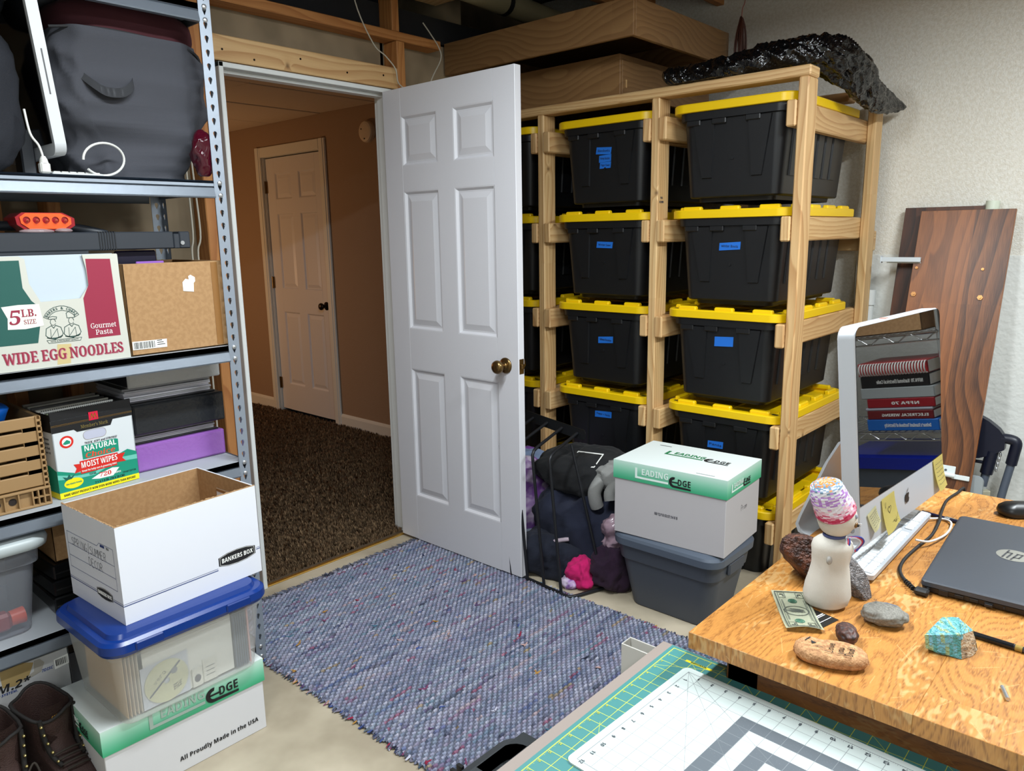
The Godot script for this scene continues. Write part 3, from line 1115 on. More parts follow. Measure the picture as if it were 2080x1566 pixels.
func rack_top() -> void:
	var t := open_box("wooden_box", Vector3(2.872, 2.0005, -1.93), 1.09, 0.80, 0.168, "lower shallow wooden box lying upside down on the rack top rail")
	var g := G.new()
	g.bx(0.045, 0.053, 0.035, 0.068, 0.0, 0.0015)
	part("staple_mark", g, M.pine, t)
	open_box("wooden_box", Vector3(2.655, 2.170, -1.725), 1.06, 0.80, 0.142, "upper wooden box overhanging the lower one just under the joists")
	# black plastic bag slung over the rail
	var sp := [Vector3(2.845, 2.040, -1.705), Vector3(2.85, 2.036, -1.68), Vector3(2.86, 2.030, -1.62), Vector3(2.87, 2.024, -1.55), Vector3(2.885, 2.030, -1.45), Vector3(2.91, 2.046, -1.35), Vector3(2.955, 2.062, -1.25), Vector3(3.03, 2.066, -1.16), Vector3(3.12, 2.050, -1.10), Vector3(3.22, 2.022, -1.075), Vector3(3.34, 1.985, -1.07), Vector3(3.46, 1.960, -1.07), Vector3(3.58, 1.945, -1.06), Vector3(3.68, 1.938, -1.04), Vector3(3.735, 1.936, -1.02)]
	var rv := [0.010, 0.034, 0.040, 0.044, 0.052, 0.056, 0.058, 0.066, 0.080, 0.088, 0.080, 0.060, 0.046, 0.026, 0.003]
	var rh := [0.010, 0.032, 0.040, 0.045, 0.060, 0.070, 0.080, 0.080, 0.060, 0.050, 0.045, 0.040, 0.032, 0.020, 0.003]
	var cr := noise(202, 8.0, 4)
	cr.fractal_type = FastNoiseLite.FRACTAL_RIDGED
	var ce := noise(203, 11.0, 1, FastNoiseLite.TYPE_CELLULAR)
	ce.cellular_return_type = FastNoiseLite.RETURN_DISTANCE
	var rings := []
	var ss := smoothed(sp, 14)
	for i in ss.size():
		var f := float(i) / (ss.size() - 1) * (sp.size() - 1)
		var k := mini(int(f), sp.size() - 2)
		var a := lerpf(rv[k], rv[k + 1], f - k)
		var b := lerpf(rh[k], rh[k + 1], f - k)
		var d: Vector3 = (ss[mini(i + 1, ss.size() - 1)] - ss[maxi(i - 1, 0)]).normalized()
		var sd := d.cross(Vector3.UP).normalized()
		var q := PackedVector3Array()
		for j in 80:
			var an := TAU * j / 80
			var p: Vector3 = ss[i] + Vector3.UP * sin(an) * a + sd * cos(an) * b
			var w := (cr.get_noise_3dv(Vector3(p.x * 1.6, p.y * 1.1, p.z * 1.6) + Vector3(p.y, 0, p.y) * 1.2) * 0.55 + ce.get_noise_3dv(p) * 0.30 - 0.05)
			p = ss[i] + (Vector3.UP * sin(an) * a + sd * cos(an) * b) * (1.0 + w * 0.55)
			# lies on the rail where it passes over it
			if p.x < 2.95 and p.z < -1.09 and p.y < 2.002: p.y = 2.002
			if p.x > 3.62 and p.x < 3.74 and p.z < -1.10 and p.y < 1.99: p.y = 1.99
			q.append(p)
		rings.append(q)
	g = G.new()
	g.loft(rings)
	var bm := mt(Color(0.03, 0.032, 0.036), 0.13)
	bump(bm, noise(205, 0.05, 3), 0.12, 256)
	tripl(bm, 6.0)
	solo("plastic_bag", g, bm, "crumpled shiny black plastic bag slung over the top rail of the rack", "bag")
	g = G.new()
	g.blob(Vector3(2.885, 2.004, -1.49), Vector3(0.018, 0.012, 0.026), func(_d): return 1.0, 16, 10)
	solo("bag_tie", g, mt(Color(0.72, 0.62, 0.22), 0.5), "small yellow plastic tab peeking out under the black bag", "tie")
	# hank of brown wire and a loose red wire
	t = thing("wire_hank", "looped hank of thin brown wire hanging beside the upper wooden box", "wire", Vector3(3.44, 2.16, -1.66))
	var wm := mt(Color(0.30, 0.155, 0.10), 0.45)
	rg.seed = 8
	for i in 13:
		var w := rg.randf_range(0.012, 0.036)
		var z := rg.randf_range(-0.016, 0.016)
		var x := rg.randf_range(-0.008, 0.008)
		g = G.new()
		g.tube(smoothed([Vector3(x - w * 0.7, 0.0, z), Vector3(x - w, 0.07, z), Vector3(x - w * 0.6, 0.15, z * 0.7), Vector3(0, 0.19 + rg.randf() * 0.02, z * 0.3), Vector3(x + w * 0.6, 0.15, z), Vector3(x + w, 0.07, z), Vector3(x + w * 0.6, 0.0, z)], 4), 0.0026, 6)
		part("strand", g, wm, t)
	g = G.new()
	g.tube(smoothed([Vector3(3.50, 2.55, -1.68), Vector3(3.49, 2.45, -1.67), Vector3(3.455, 2.40, -1.665), Vector3(3.445, 2.34, -1.66)]), 0.002, 6)
	g.tube([Vector3(3.445, 2.34, -1.66), Vector3(3.446, 2.325, -1.66)], 0.0035, 8)
	solo("wire", g, mt(Color(0.70, 0.42, 0.38), 0.5), "short loose red wire dangling above the brown hank", "wire")

# ---------- steel shelving on the left ----------
# flat print: polygon (x, y pairs) on the plane o + u x + w y
func print_on(parent: Node, called: String, xy: Array, o: Vector3, u: Vector3, w: Vector3, m: Material, lift := 0.0004) -> MeshInstance3D:
	var g := G.new()
	poly(g, xy, o, u, w, lift)
	return part(called, g, m, parent)

func poly(g: G, xy: Array, o: Vector3, u: Vector3, w: Vector3, lift := 0.0004) -> void:
	var p := PackedVector2Array()
	for i in range(0, xy.size(), 2): p.append(Vector2(xy[i], xy[i + 1]))
	var n := u.cross(w).normalized() * lift
	var ids := Geometry2D.triangulate_polygon(p)
	for i in range(0, ids.size(), 3):
		var a := p[ids[i]]
		var b := p[ids[i + 1]]
		var d := p[ids[i + 2]]
		if (b - a).cross(d - a) < 0:
			var sw := b
			b = d
			d = sw
		g.tri(o + u * a.x + w * a.y + n, o + u * b.x + w * b.y + n, o + u * d.x + w * d.y + n)

func oval(cx: float, cy: float, rx: float, ry: float, k := 24) -> Array:
	var q := []
	for i in k:
		q.append(cx + cos(TAU * i / k) * rx)
		q.append(cy + sin(TAU * i / k) * ry)
	return q

func flange(g: G, w: float, h: float, pitch: float) -> void:
	# plate in x -w..0, y 0..h, facing +z and -z, with keyhole slots
	var n := int(h / pitch)
	var hole := []
	var outer := []
	var K := 16
	for i in K:
		var a := TAU * i / K
		var r := 0.0062
		var p := Vector2(cos(a) * r, sin(a) * r)
		if sin(a) < -0.55: p = Vector2(cos(a) * 0.0062 * 0.62, sin(a) * 0.0062 - 0.0105 * (-sin(a) - 0.2))
		hole.append(p)
		var k := 1.0 / maxf(absf(cos(a)) / (w / 2), absf(sin(a)) / (pitch / 2))
		outer.append(Vector2(cos(a) * k, sin(a) * k))
	# put exact corners in
	for i in [2, 6, 10, 14]:
		outer[i] = Vector2(signf(outer[i].x) * w / 2, signf(outer[i].y) * pitch / 2)
	for c in n:
		var o := Vector3(-w / 2, (c + 0.5) * pitch, 0)
		for i in K:
			var j := (i + 1) % K
			var a := o + Vector3(hole[i].x, hole[i].y, 0)
			var b := o + Vector3(outer[i].x, outer[i].y, 0)
			var d := o + Vector3(outer[j].x, outer[j].y, 0)
			var e := o + Vector3(hole[j].x, hole[j].y, 0)
			var z := Vector3(0, 0, -0.002)
			g.quad(a, b, d, e)
			g.quad(e + z, d + z, b + z, a + z)
			g.quad(a + z, a, e, e + z)

func left_shelves() -> void:
	var t := thing("steel_shelves", "grey slotted steel shelving unit left of the doorway loaded with boxes and bags", "shelves", Vector3(1.187, 0, -2.222))
	var W := 1.237
	var D := 0.449
	var g := G.new()
	flange(g, 0.036, 2.28, 0.038)
	g.xf = Transform3D(Basis(Vector3.UP, PI / 2), Vector3.ZERO)
	g.xf = Transform3D(Basis(Vector3(0, 0, 1), Vector3.UP, Vector3(-1, 0, 0)), Vector3(-0.002, 0, 0))
	flange(g, 0.036, 2.28, 0.038)
	var um := g.mesh()
	# mirrored corners
	var g2 := G.new()
	flange(g2, 0.036, 2.28, 0.038)
	g2.xf = Transform3D(Basis(Vector3(0, 0, -1), Vector3.UP, Vector3(1, 0, 0)), Vector3(-0.034, 0, -0.036))
	flange(g2, 0.036, 2.28, 0.038)
	var um2 := g2.mesh()
	again("upright", um, M.steel, t, Transform3D.IDENTITY)
	again("upright", um2, M.steel, t, Transform3D(Basis(Vector3.UP, PI), Vector3(-0.036, 0, -D)))
	again("upright", um2, M.steel, t, Transform3D(Basis.IDENTITY, Vector3(-W + 0.036, 0, 0)))
	again("upright", um, M.steel, t, Transform3D(Basis(Vector3.UP, PI), Vector3(-W, 0, -D)))
	var prof := [[0.0, 0.0], [0.0, -0.016], [-0.005, -0.019], [0.000, -0.0215], [0.008, -0.046], [0.007, -0.050], [-0.008, -0.051]]
	for y in [2.085, 1.592, 1.093, 0.716, 0.366, 0.062]:
		for s in 2:
			g = G.new()
			var P := []
			for q in prof:
				if s == 0: P.append(PackedVector3Array([Vector3(-W + 0.037, y + q[1], q[0]), Vector3(-0.037, y + q[1], q[0])]))
				else: P.append(PackedVector3Array([Vector3(-0.037, y + q[1], -D - q[0]), Vector3(-W + 0.037, y + q[1], -D - q[0])]))
			for i in P.size() - 1:
				g.grid([P[i + 1], P[i]])
				g.grid([P[i], P[i + 1]])
			part("beam", g, M.steel, t)
		for x in [-0.006, -W + 0.006]:
			g = G.new()
			g.bx(x - 0.002, x + 0.002, y - 0.036, y, -D + 0.004, -0.004)
			part("side_beam", g, M.steeld, t)
		g = G.new()
		g.bx(-W + 0.009, -0.009, y - 0.014, y - 0.001, -D + 0.004, -0.004, 0.001)
		part("shelf_board", g, mt(Color(0.66, 0.68, 0.70), 0.55), t)
		g = G.new()
		for yy in [y - 0.006, y - 0.042]:
			g.blob(Vector3(-0.018, yy, 0.001), Vector3(0.0075, 0.0075, 0.004), func(_d): return 1.0, 14, 8)
		part("rivet", g, M.zinc, t)

func carton(called: String, label: String, at: Vector3, yaw: float, w: float, h: float, d: float, m: Material, inner: Material, open_top: bool, group := "") -> Node3D:
	# origin: front bottom centre; the front faces local +z, the box runs back to -d
	var t := thing(called, label, "box", at, yaw, group)
	var g := G.new()
	var th := 0.004
	g.bx(-w / 2, w / 2, 0, h, -th, 0, 0.001)
	g.bx(-w / 2, w / 2, 0, h, -d, -d + th, 0.001)
	g.bx(-w / 2, -w / 2 + th, 0, h, -d, 0, 0.001)
	g.bx(w / 2 - th, w / 2, 0, h, -d, 0, 0.001)
	g.bx(-w / 2, w / 2, 0, th, -d, 0, 0.001)
	if not open_top: g.bx(-w / 2, w / 2, h - th, h, -d, 0, 0.001)
	part("carton", g, m, t)
	if open_top and inner:
		g = G.new()
		var e := 0.0003
		g.bx(-w / 2 + th, w / 2 - th, th, h - 0.001, -th - e, -th)
		g.bx(-w / 2 + th, w / 2 - th, th, h - 0.001, -d + th, -d + th + e)
		g.bx(-w / 2 + th, -w / 2 + th + e, th, h - 0.001, -d + th, -th)
		g.bx(w / 2 - th - e, w / 2 - th, th, h - 0.001, -d + th, -th)
		g.bx(-w / 2 + th, w / 2 - th, th, th + e, -d + th, -th)
		part("lining", g, inner, t)
	return t

# crumpled cloth body: superellipsoid with folds
func sack(o: Vector3, r: Vector3, pw: float, amp: float, fr: float, sd: int, nu := 56, nv := 36, lean := Vector3.ZERO) -> G:
	var n := noise(sd, fr, 3)
	n.fractal_type = FastNoiseLite.FRACTAL_RIDGED
	var n2 := noise(sd + 3, fr * 0.5, 2)
	var g := G.new()
	var P := []
	for i in nv + 1:
		var b := -PI / 2 + PI * i / nv
		var q := PackedVector3Array()
		for j in nu:
			var a := TAU * j / nu
			var cb := signf(cos(b)) * pow(absf(cos(b)), pw)
			var sb := signf(sin(b)) * pow(absf(sin(b)), pw)
			var ca := signf(cos(a)) * pow(absf(cos(a)), pw)
			var sa := signf(sin(a)) * pow(absf(sin(a)), pw)
			var dv := Vector3(cb * ca * r.x, sb * r.y, -cb * sa * r.z)
			var p := o + dv
			var k := n.get_noise_3dv(p) * amp + n2.get_noise_3dv(p) * amp * 1.4
			p += dv.normalized() * k + lean * (sb * 0.5 + 0.5)
			p.y = maxf(p.y, o.y - r.y)
			q.append(p)
		P.append(q)
	g.grid(P, true)
	return g

func shelf_things_top() -> void:
	var y := 1.5925
	var navy := mt(Color(0.085, 0.095, 0.125), 0.9)
	bump(navy, noise(301, 0.25, 2), 0.06, 256)
	tripl(navy, 5.0)
	var g := sack(Vector3(0.53, y + 0.19, -2.40), Vector3(0.165, 0.19, 0.125), 0.55, 0.012, 7.0, 310)
	solo("dark_backpack", g, navy, "slumped navy cloth bag at the left end of the top shelf", "bag")
	g = sack(Vector3(0.58, y + 0.385 + 0.07, -2.44), Vector3(0.13, 0.075, 0.10), 0.7, 0.010, 9.0, 312)
	solo("folded_jacket", g, mt(Color(0.15, 0.17, 0.21), 0.9), "bunched dark blue-grey fabric on top of the navy bag", "clothing")
	# slim all-in-one computer stored edge on
	var t := thing("stored_computer", "old white-edged slim computer standing edge-on beside the grey bag", "computer", Vector3(0.757, y, -2.255))
	g = G.new()
	var tilt := Basis(Vector3(0, 0, 1), 0.075)
	g.xf = Transform3D(tilt, Vector3(0, 0.052, 0))
	var R := []
	for q in [[0.0, 0.0], [0.0, 1.0]]:
		var r := PackedVector3Array()
		for p in rrect(0.40, 0.42, 0.03, 6):
			r.append(Vector3(-0.014 + q[1] * 0.028, p.y + 0.21, -0.20 - p.x))
		R.append(r)
	g.loft(R, true)
	part("casing", g, mt(Color(0.74, 0.75, 0.76), 0.4), t)
	g = G.new()
	g.xf = Transform3D(tilt, Vector3(0, 0.052, 0))
	g.bx(-0.016, -0.014, 0.03, 0.395, -0.385, -0.015, 0.0005)
	part("screen", g, mt(Color(0.02, 0.02, 0.025), 0.1), t)
	g = G.new()
	g.xf = Transform3D(tilt, Vector3(0, 0.052, 0))
	g.bx(-0.0012, 0.0022, 0.15, 0.26, -0.002, 0.0008)
	part("disc_slot", g, mt(Color(0.25, 0.25, 0.26), 0.5), t)
	g = G.new()
	g.bx(-0.10, -0.0, 0.0005, 0.007, -0.32, -0.06, 0.002)
	g.bx(-0.05, -0.015, 0.007, 0.13, -0.22, -0.16, 0.004)
	part("foot", g, mt(Color(0.30, 0.31, 0.33), 0.35, 0.6), t)
	# grey duffel with a maroon top and a webbing handle
	t = thing("grey_duffel", "large sagging grey canvas bag with a webbing handle and maroon top", "bag", Vector3(0.99, y, -2.46))
	var gm := mt(Color(0.235, 0.24, 0.265), 0.92)
	bump(gm, noise(321, 0.3, 2), 0.04, 256)
	tripl(gm, 6.0)
	g = G.new()
	var nf := noise(322, 4.6, 2)
	nf.fractal_type = FastNoiseLite.FRACTAL_RIDGED
	var nf2 := noise(323, 3.0, 2)
	var P := []
	for i in 41:
		var v := float(i) / 40
		var wx := lerpf(0.150, 0.212, smoothstep(0.0, 0.55, v)) * (1.0 - 0.10 * smoothstep(0.85, 1.0, v))
		var dz := 0.155 * (1.0 - 0.25 * pow(1.0 - v, 3.0))
		var q := PackedVector3Array()
		for p in rrect(wx * 2, dz * 2, 0.075, 13):
			var pp := Vector3(p.x + 0.012 * v, v * 0.395, -p.y)
			var d := Vector3(p.x, 0, -p.y).normalized()
			var wd := Vector3(pp.x * 0.6 + pp.y * 0.8, pp.y * 0.55 - pp.x * 0.5, pp.z)
			var k := nf.get_noise_3dv(wd * 1.3) * 0.034 * (1.0 - v * 0.55) + nf2.get_noise_3dv(pp * 1.5) * 0.016
			q.append(pp + d * k)
		P.append(q)
	g.loft(P)
	part("bag_body", g, gm, t)
	g = sack(Vector3(0.015, 0.425, 0.0), Vector3(0.20, 0.065, 0.15), 0.6, 0.005, 6.0, 325)
	part("maroon_top", g, mt(Color(0.235, 0.045, 0.085), 0.85), t)
	g = G.new()
	g.tube(smoothed([Vector3(-0.205, 0.385, 0.135), Vector3(-0.1, 0.396, 0.158), Vector3(0.05, 0.392, 0.160), Vector3(0.185, 0.375, 0.142), Vector3(0.215, 0.33, 0.11)]), 0.004, 6)
	part("piping", g, mt(Color(0.12, 0.12, 0.13), 0.8), t)
	g = G.new()
	var hs := smoothed([Vector3(-0.155, 0.275, 0.158), Vector3(-0.125, 0.245, 0.178), Vector3(-0.095, 0.228, 0.186), Vector3(-0.05, 0.232, 0.184), Vector3(-0.02, 0.255, 0.175), Vector3(-0.012, 0.272, 0.160)], 6)
	var A := PackedVector3Array()
	var B := PackedVector3Array()
	for i in hs.size():
		A.append(hs[i] + Vector3(0, -0.013, 0.003))
		B.append(hs[i] + Vector3(0, 0.013, -0.003))
	g.grid([A, B])
	g.grid([B, A])
	part("webbing_handle", g, mt(Color(0.27, 0.275, 0.29), 0.9), t)
	g = G.new()
	g.quad(Vector3(0.198, 0.355, 0.130), Vector3(0.212, 0.335, 0.120), Vector3(0.214, 0.352, 0.118), Vector3(0.200, 0.372, 0.128))
	part("care_tag", g, M.inkw, t)
	# white cable loop, plug, keyboard edge
	g = G.new()
	var lp := []
	for i in 34:
		var a := -2.4 + i * 0.172
		lp.append(Vector3(0.862 + cos(a) * 0.060 + sin(a) * 0.008, y + 0.047 + sin(a) * 0.043, -2.262 - 0.02 * cos(a)))
	g.tube(lp, 0.0033, 8)
	solo("white_cable", g, mt(Color(0.80, 0.80, 0.78), 0.4), "loop of white cable standing in front of the grey bag", "cable")
	t = thing("white_plug", "white plug on a short white cord at the shelf edge", "plug", Vector3(0.705, y, -2.24))
	g = G.new()
	g.bx(-0.012, 0.012, 0.001, 0.028, -0.011, 0.011, 0.004)
	g.lathe(PackedVector2Array([Vector2(0.011, 0.026), Vector2(0.009, 0.036), Vector2(0.005, 0.044), Vector2(0.0, 0.044)]), 12)
	part("plug_body", g, mt(Color(0.80, 0.80, 0.78), 0.4), t)
	g = G.new()
	g.tube(smoothed([Vector3(0, 0.04, 0), Vector3(-0.005, 0.07, -0.005), Vector3(-0.018, 0.10, -0.015), Vector3(-0.02, 0.16, -0.03)]), 0.003, 7)
	part("cord", g, mt(Color(0.80, 0.80, 0.78), 0.4), t)
	t = thing("white_keyboard", "thin white keyboard lying flat on the top shelf under the cable loop", "keyboard", Vector3(0.79, y, -2.245))
	g = G.new()
	g.bx(-0.066, 0.06, 0.0, 0.006, -0.11, 0.0, 0.002)
	part("base", g, mt(Color(0.75, 0.76, 0.76), 0.4), t)
	for i in 6:
		for j in 4:
			g = G.new()
			g.bx(-0.060 + i * 0.0195, -0.043 + i * 0.0195, 0.006, 0.0095, -0.027 - j * 0.02, -0.010 - j * 0.02, 0.0015)
			part("key", g, mt(Color(0.82, 0.82, 0.80), 0.5), t)
	# maroon bundle in clear wrap
	g = sack(Vector3(1.135, y + 0.078, -2.245), Vector3(0.026, 0.066, 0.022), 0.8, 0.008, 22.0, 340, 30, 22)
	solo("maroon_bundle", g, mt(Color(0.23, 0.03, 0.085), 0.12), "shiny plastic-wrapped maroon bundle squeezed beside the steel upright", "bundle")

func shelf_things_mid() -> void:
	var y := 1.0935
	var X := Vector3.RIGHT
	var Y := Vector3.UP
	# noodle carton: front at z -2.236, spans x .43 .. .862
	var cream := mt(Color(0.76, 0.76, 0.72), 0.7)
	var t := thing("noodle_box", "printed white noodle carton with green and red panels on the middle shelf", "box", Vector3(0.646, y, -2.236))
	var o := t.position
	var g := G.new()
	g.xf = Transform3D(Basis(X, Vector3(0, 0, 1), -Y), Vector3.ZERO)   # prism y -> world z ; prism (x, z) -> world (x, -y)
	var fx := []
	var fr := PackedVector2Array()
	for q in [[-0.216, 0.0], [0.216, 0.0], [0.209, 0.292], [0.120, 0.292], [0.126, 0.255], [0.127, 0.208], [0.103, 0.176], [0.007, 0.173], [-0.014, 0.222], [-0.017, 0.285], [-0.03, 0.292], [-0.21, 0.292]]:
		fr.append(Vector2(q[0], -q[1]))
	g.prism(fr, -0.004, 0.0)
	g.xf = Transform3D()
	g.bx(-0.214, 0.214, 0.0, 0.004, -0.30, -0.004)
	g.bx(-0.214, -0.210, 0.0, 0.29, -0.30, -0.004)
	g.bx(0.208, 0.212, 0.0, 0.29, -0.30, -0.004)
	g.bx(-0.214, 0.212, 0.0, 0.29, -0.304, -0.30)
	part("carton", g, cream, t)
	g = G.new()
	g.bx(-0.20, 0.20, 0.004, 0.293, -0.02, -0.008)
	part("inner_board", g, mt(Color(0.72, 0.765, 0.80), 0.6), t)
	g = G.new()
	g.bx(-0.20, 0.20, 0.286, 0.290, -0.29, -0.02)
	part("top_flap", g, cream, t)
	var gr := mt(Color(0.10, 0.325, 0.295), 0.65)
	var rd := mt(Color(0.56, 0.13, 0.235), 0.65)
	var f := Vector3(-0.646, -y, 0)   # world x, y on the front
	print_on(t, "green_print", [0.455, 1.375, 0.616, 1.375, 0.616, 1.305, 0.632, 1.271, 0.647, 1.255, 0.645, 1.21, 0.634, 1.161, 0.455, 1.161], f, X, Y, gr)
	print_on(t, "red_print", [0.773, 1.374, 0.756 + 0.017, 1.304, 0.756, 1.269, 0.757, 1.159, 0.841, 1.160, 0.836, 1.372], f, X, Y, rd)
	print_on(t, "flag_print", [0.562, 1.260, 0.60, 1.263, 0.648, 1.262, 0.653, 1.205, 0.61, 1.200, 0.570, 1.202, 0.573, 1.23], f, X, Y, mt(Color(0.88, 0.88, 0.84), 0.6), 0.0008)
	txt(t, "5", 0.037, f + Vector3(0.590, 1.231, 0.0008), X, Y, rd, 0.024, "Droid Serif", true, 0.15)
	txt(t, "LB.", 0.019, f + Vector3(0.622, 1.241, 0.0008), X, Y, rd, 0.034, "Droid Serif", true)
	txt(t, "SIZE", 0.011, f + Vector3(0.622, 1.218, 0.0008), X, Y, rd, 0.028, "Droid Serif", false)
	txt(t, "Gourmet", 0.0135, f + Vector3(0.7985, 1.192, 0.0004), X, Y, M.inkw, 0.066, "Droid Serif", false)
	txt(t, "Pasta", 0.0135, f + Vector3(0.7985, 1.174, 0.0004), X, Y, M.inkw, 0.044, "Droid Serif", false)
	var pk := mt(Color(0.72, 0.45, 0.50), 0.65)
	txt(t, "WIDE EGG NOODLES", 0.029, f + Vector3(0.6985, 1.1245, 0.0), X, Y, pk, 0.294, "Droid Serif", true)
	txt(t, "WIDE EGG NOODLES", 0.029, f + Vector3(0.6965, 1.1265, 0.0006), X, Y, rd, 0.294, "Droid Serif", true)
	# emblem: arched banner over two cooks
	var dg := mt(Color(0.16, 0.29, 0.27), 0.7)
	g = G.new()
	var ar := []
	for i in 13:
		var a := PI * (0.14 + 0.72 * i / 12)
		ar.append_array([0.697 + cos(a) * 0.047, 1.207 + sin(a) * 0.046])
	for i in 13:
		var a := PI * (0.86 - 0.72 * i / 12)
		ar.append_array([0.697 + cos(a) * 0.037, 1.207 + sin(a) * 0.034])
	g.ribbon(on(f, X, Y, ar + [ar[0], ar[1]]), Vector3(0, 0, 1), 0.0013)
	for sx in [-1.0, 1.0]:
		var cx: float = 0.697 + sx * 0.022
		g.ribbon(on(f, X, Y, oval(cx, 1.212, 0.0065, 0.0085, 12)), Vector3(0, 0, 1), 0.0012)
		g.ribbon(on(f, X, Y, [cx - 0.009, 1.220, cx - 0.010, 1.229 + sx * 0.004, cx, 1.233 + sx * 0.006, cx + 0.010, 1.229 + sx * 0.004, cx + 0.009, 1.220, cx - 0.009, 1.220]), Vector3(0, 0, 1), 0.0014)
		g.ribbon(on(f, X, Y, [cx - 0.005, 1.203, cx - 0.018, 1.196, cx - 0.021, 1.178, cx - 0.014, 1.170, cx + 0.014, 1.170, cx + 0.021, 1.180, cx + 0.017, 1.197, cx + 0.005, 1.203, cx, 1.196, cx - 0.005, 1.203]), Vector3(0, 0, 1), 0.0016)
		g.ribbon(on(f, X, Y, [cx - 0.008, 1.194, cx - 0.009, 1.171, cx + 0.008, 1.194, cx + 0.009, 1.171]), Vector3(0, 0, 1), 0.0011)
		g.ribbon(on(f, X, Y, [cx - 0.018, 1.172, cx, 1.167, cx + 0.018, 1.174]), Vector3(0, 0, 1), 0.003)
	g.ribbon(on(f, X, Y, [0.655, 1.165, 0.74, 1.165, 0.736, 1.157, 0.659, 1.157, 0.655, 1.165]), Vector3(0, 0, 1), 0.0011)
	part("emblem", g, dg, t)
	var bt := "BAKERS & CHEFS"
	for i in bt.length():
		if bt[i] == " ": continue
		var a := PI * (0.82 - 0.64 * i / (bt.length() - 1))
		txt(t, bt[i], 0.0065, f + Vector3(0.697 + cos(a) * 0.042, 1.207 + sin(a) * 0.040, 0), Vector3(sin(a), -cos(a), 0), Vector3(cos(a), sin(a), 0), dg, 0.0, "Droid Sans", true)
	txt(t, "HOTEL & RESTAURANT QUALITY", 0.004, f + Vector3(0.6975, 1.161, 0), X, Y, dg, 0.068)
	print_on(t, "tape_strip", [0.672, 1.098, 0.705, 1.098, 0.712, 1.150, 0.678, 1.152], f, X, Y, mt(Color(0.77, 0.70, 0.50), 0.4), 0.0003)
	# brown cardboard box
	t = carton("cardboard_box", "plain brown open cardboard box with torn white stickers on the middle shelf", Vector3(1.019, y, -2.246), 0.0, 0.300, 0.262, 0.34, M.card, M.cardd, true)
	f = Vector3(-1.019, -y, 0.001)
	print_on(t, "barcode_sticker", [0.873, 1.135, 0.972, 1.134, 0.971, 1.110, 0.873, 1.111], f, X, Y, M.inkw)
	g = G.new()
	rg.seed = 3
	var bx := 0.877
	while bx < 0.935:
		var w := rg.randf_range(0.0005, 0.0022)
		poly(g, [bx, 1.113, bx + w, 1.113, bx + w, 1.132, bx, 1.132], f, X, Y, 0.0008)
		bx += w + rg.randf_range(0.0006, 0.002)
	for i in 3: poly(g, [0.943, 1.119 + i * 0.006, 0.966 - i * 0.004, 1.119 + i * 0.006, 0.966 - i * 0.004, 1.121 + i * 0.006, 0.943, 1.121 + i * 0.006], f, X, Y, 0.0008)
	part("barcode", g, M.ink, t)
	print_on(t, "torn_sticker", [1.036, 1.270, 1.068, 1.266, 1.070, 1.292, 1.075, 1.297, 1.075, 1.309, 1.062, 1.317, 1.055, 1.313, 1.056, 1.303, 1.046, 1.306, 1.036, 1.296], f, X, Y, M.inkw)
	g = G.new()
	g.bx(1.128 - 1.019, 1.1285 - 1.019 + 0.02, 0.006, 0.258, 0.0, 0.0012)
	part("packing_tape", g, mt(Color(0.55, 0.39, 0.22), 0.25), t)
	# purple and lilac folders poking out of the box
	t = thing("purple_folder", "deep purple plastic folder sticking out of the brown cardboard box", "folder", Vector3(0.94, y + 0.005, -2.30))
	g = G.new()
	g.bx(-0.062, 0.052, 0, 0.293, -0.02, 0.0, 0.004)
	part("cover", g, mt(Color(0.085, 0.045, 0.24), 0.4), t)
	t = thing("lilac_folder", "thin lilac folder edge showing in front of the purple folder", "folder", Vector3(0.955, y + 0.005, -2.272))
	g = G.new()
	g.bx(-0.035, 0.045, 0, 0.262, -0.006, 0.0, 0.002)
	part("cover", g, mt(Color(0.55, 0.35, 0.70), 0.5), t)
	# long black plastic bar across the boxes
	t = thing("black_bar", "long charcoal plastic bar with ribbed grip and notched end lying across the noodle carton", "tool", Vector3(0.74, 1.3875, -2.248))
	var bk := mt(Color(0.135, 0.155, 0.185), 0.5)
	g = G.new()
	g.bx(-0.30, 0.285, 0.008, 0.057, -0.05, 0.0, 0.003)
	g.bx(0.285, 0.302, 0.008, 0.051, -0.05, 0.0, 0.002)
	g.bx(0.302, 0.334, 0.008, 0.057, -0.05, 0.0, 0.003)
	g.bx(-0.30, 0.05, 0.0, 0.008, -0.05, -0.004, 0.001)
	part("bar", g, bk, t)
	g = G.new()
	for i in 7: g.bx(0.078 + i * 0.0068, 0.0815 + i * 0.0068, 0.007, 0.0585, -0.052, 0.0015, 0.001)
	part("ribbed_grip", g, mt(Color(0.09, 0.10, 0.12), 0.5), t)
	g = G.new()
	g.cyl(Vector3(0.309, 0.024, 0.0), Vector3(0.309, 0.024, 0.003), 0.006, -1, 12)
	part("screw", g, M.zinc, t)
	g = G.new()
	g.tube(smoothed([Vector3(-0.30, 0.072, -0.095), Vector3(-0.1, 0.076, -0.095), Vector3(0.0, 0.074, -0.095), Vector3(0.07, 0.066, -0.09), Vector3(0.13, 0.050, -0.08)]), 0.013, 12)
	solo("curved_tool", g, bk, "curved black plastic arm lying behind the long charcoal bar", "tool")
	get_node("curved_tool").position = Vector3(0.74, 1.3875, -2.248)
	# orange five-hole holder
	t = thing("orange_holder", "orange and red plastic block with five round sockets on the black bar", "holder", Vector3(0.699, 1.458, -2.262))
	var oc := PackedVector2Array([Vector2(-0.058, 0.010), Vector2(-0.040, -0.004), Vector2(0.042, -0.004), Vector2(0.060, 0.008), Vector2(0.060, 0.024), Vector2(0.036, 0.036), Vector2(-0.046, 0.036), Vector2(-0.060, 0.026)])
	var mn := CSGCombiner3D.new()
	mn.name = "front_shell"
	t.add_child(mn)
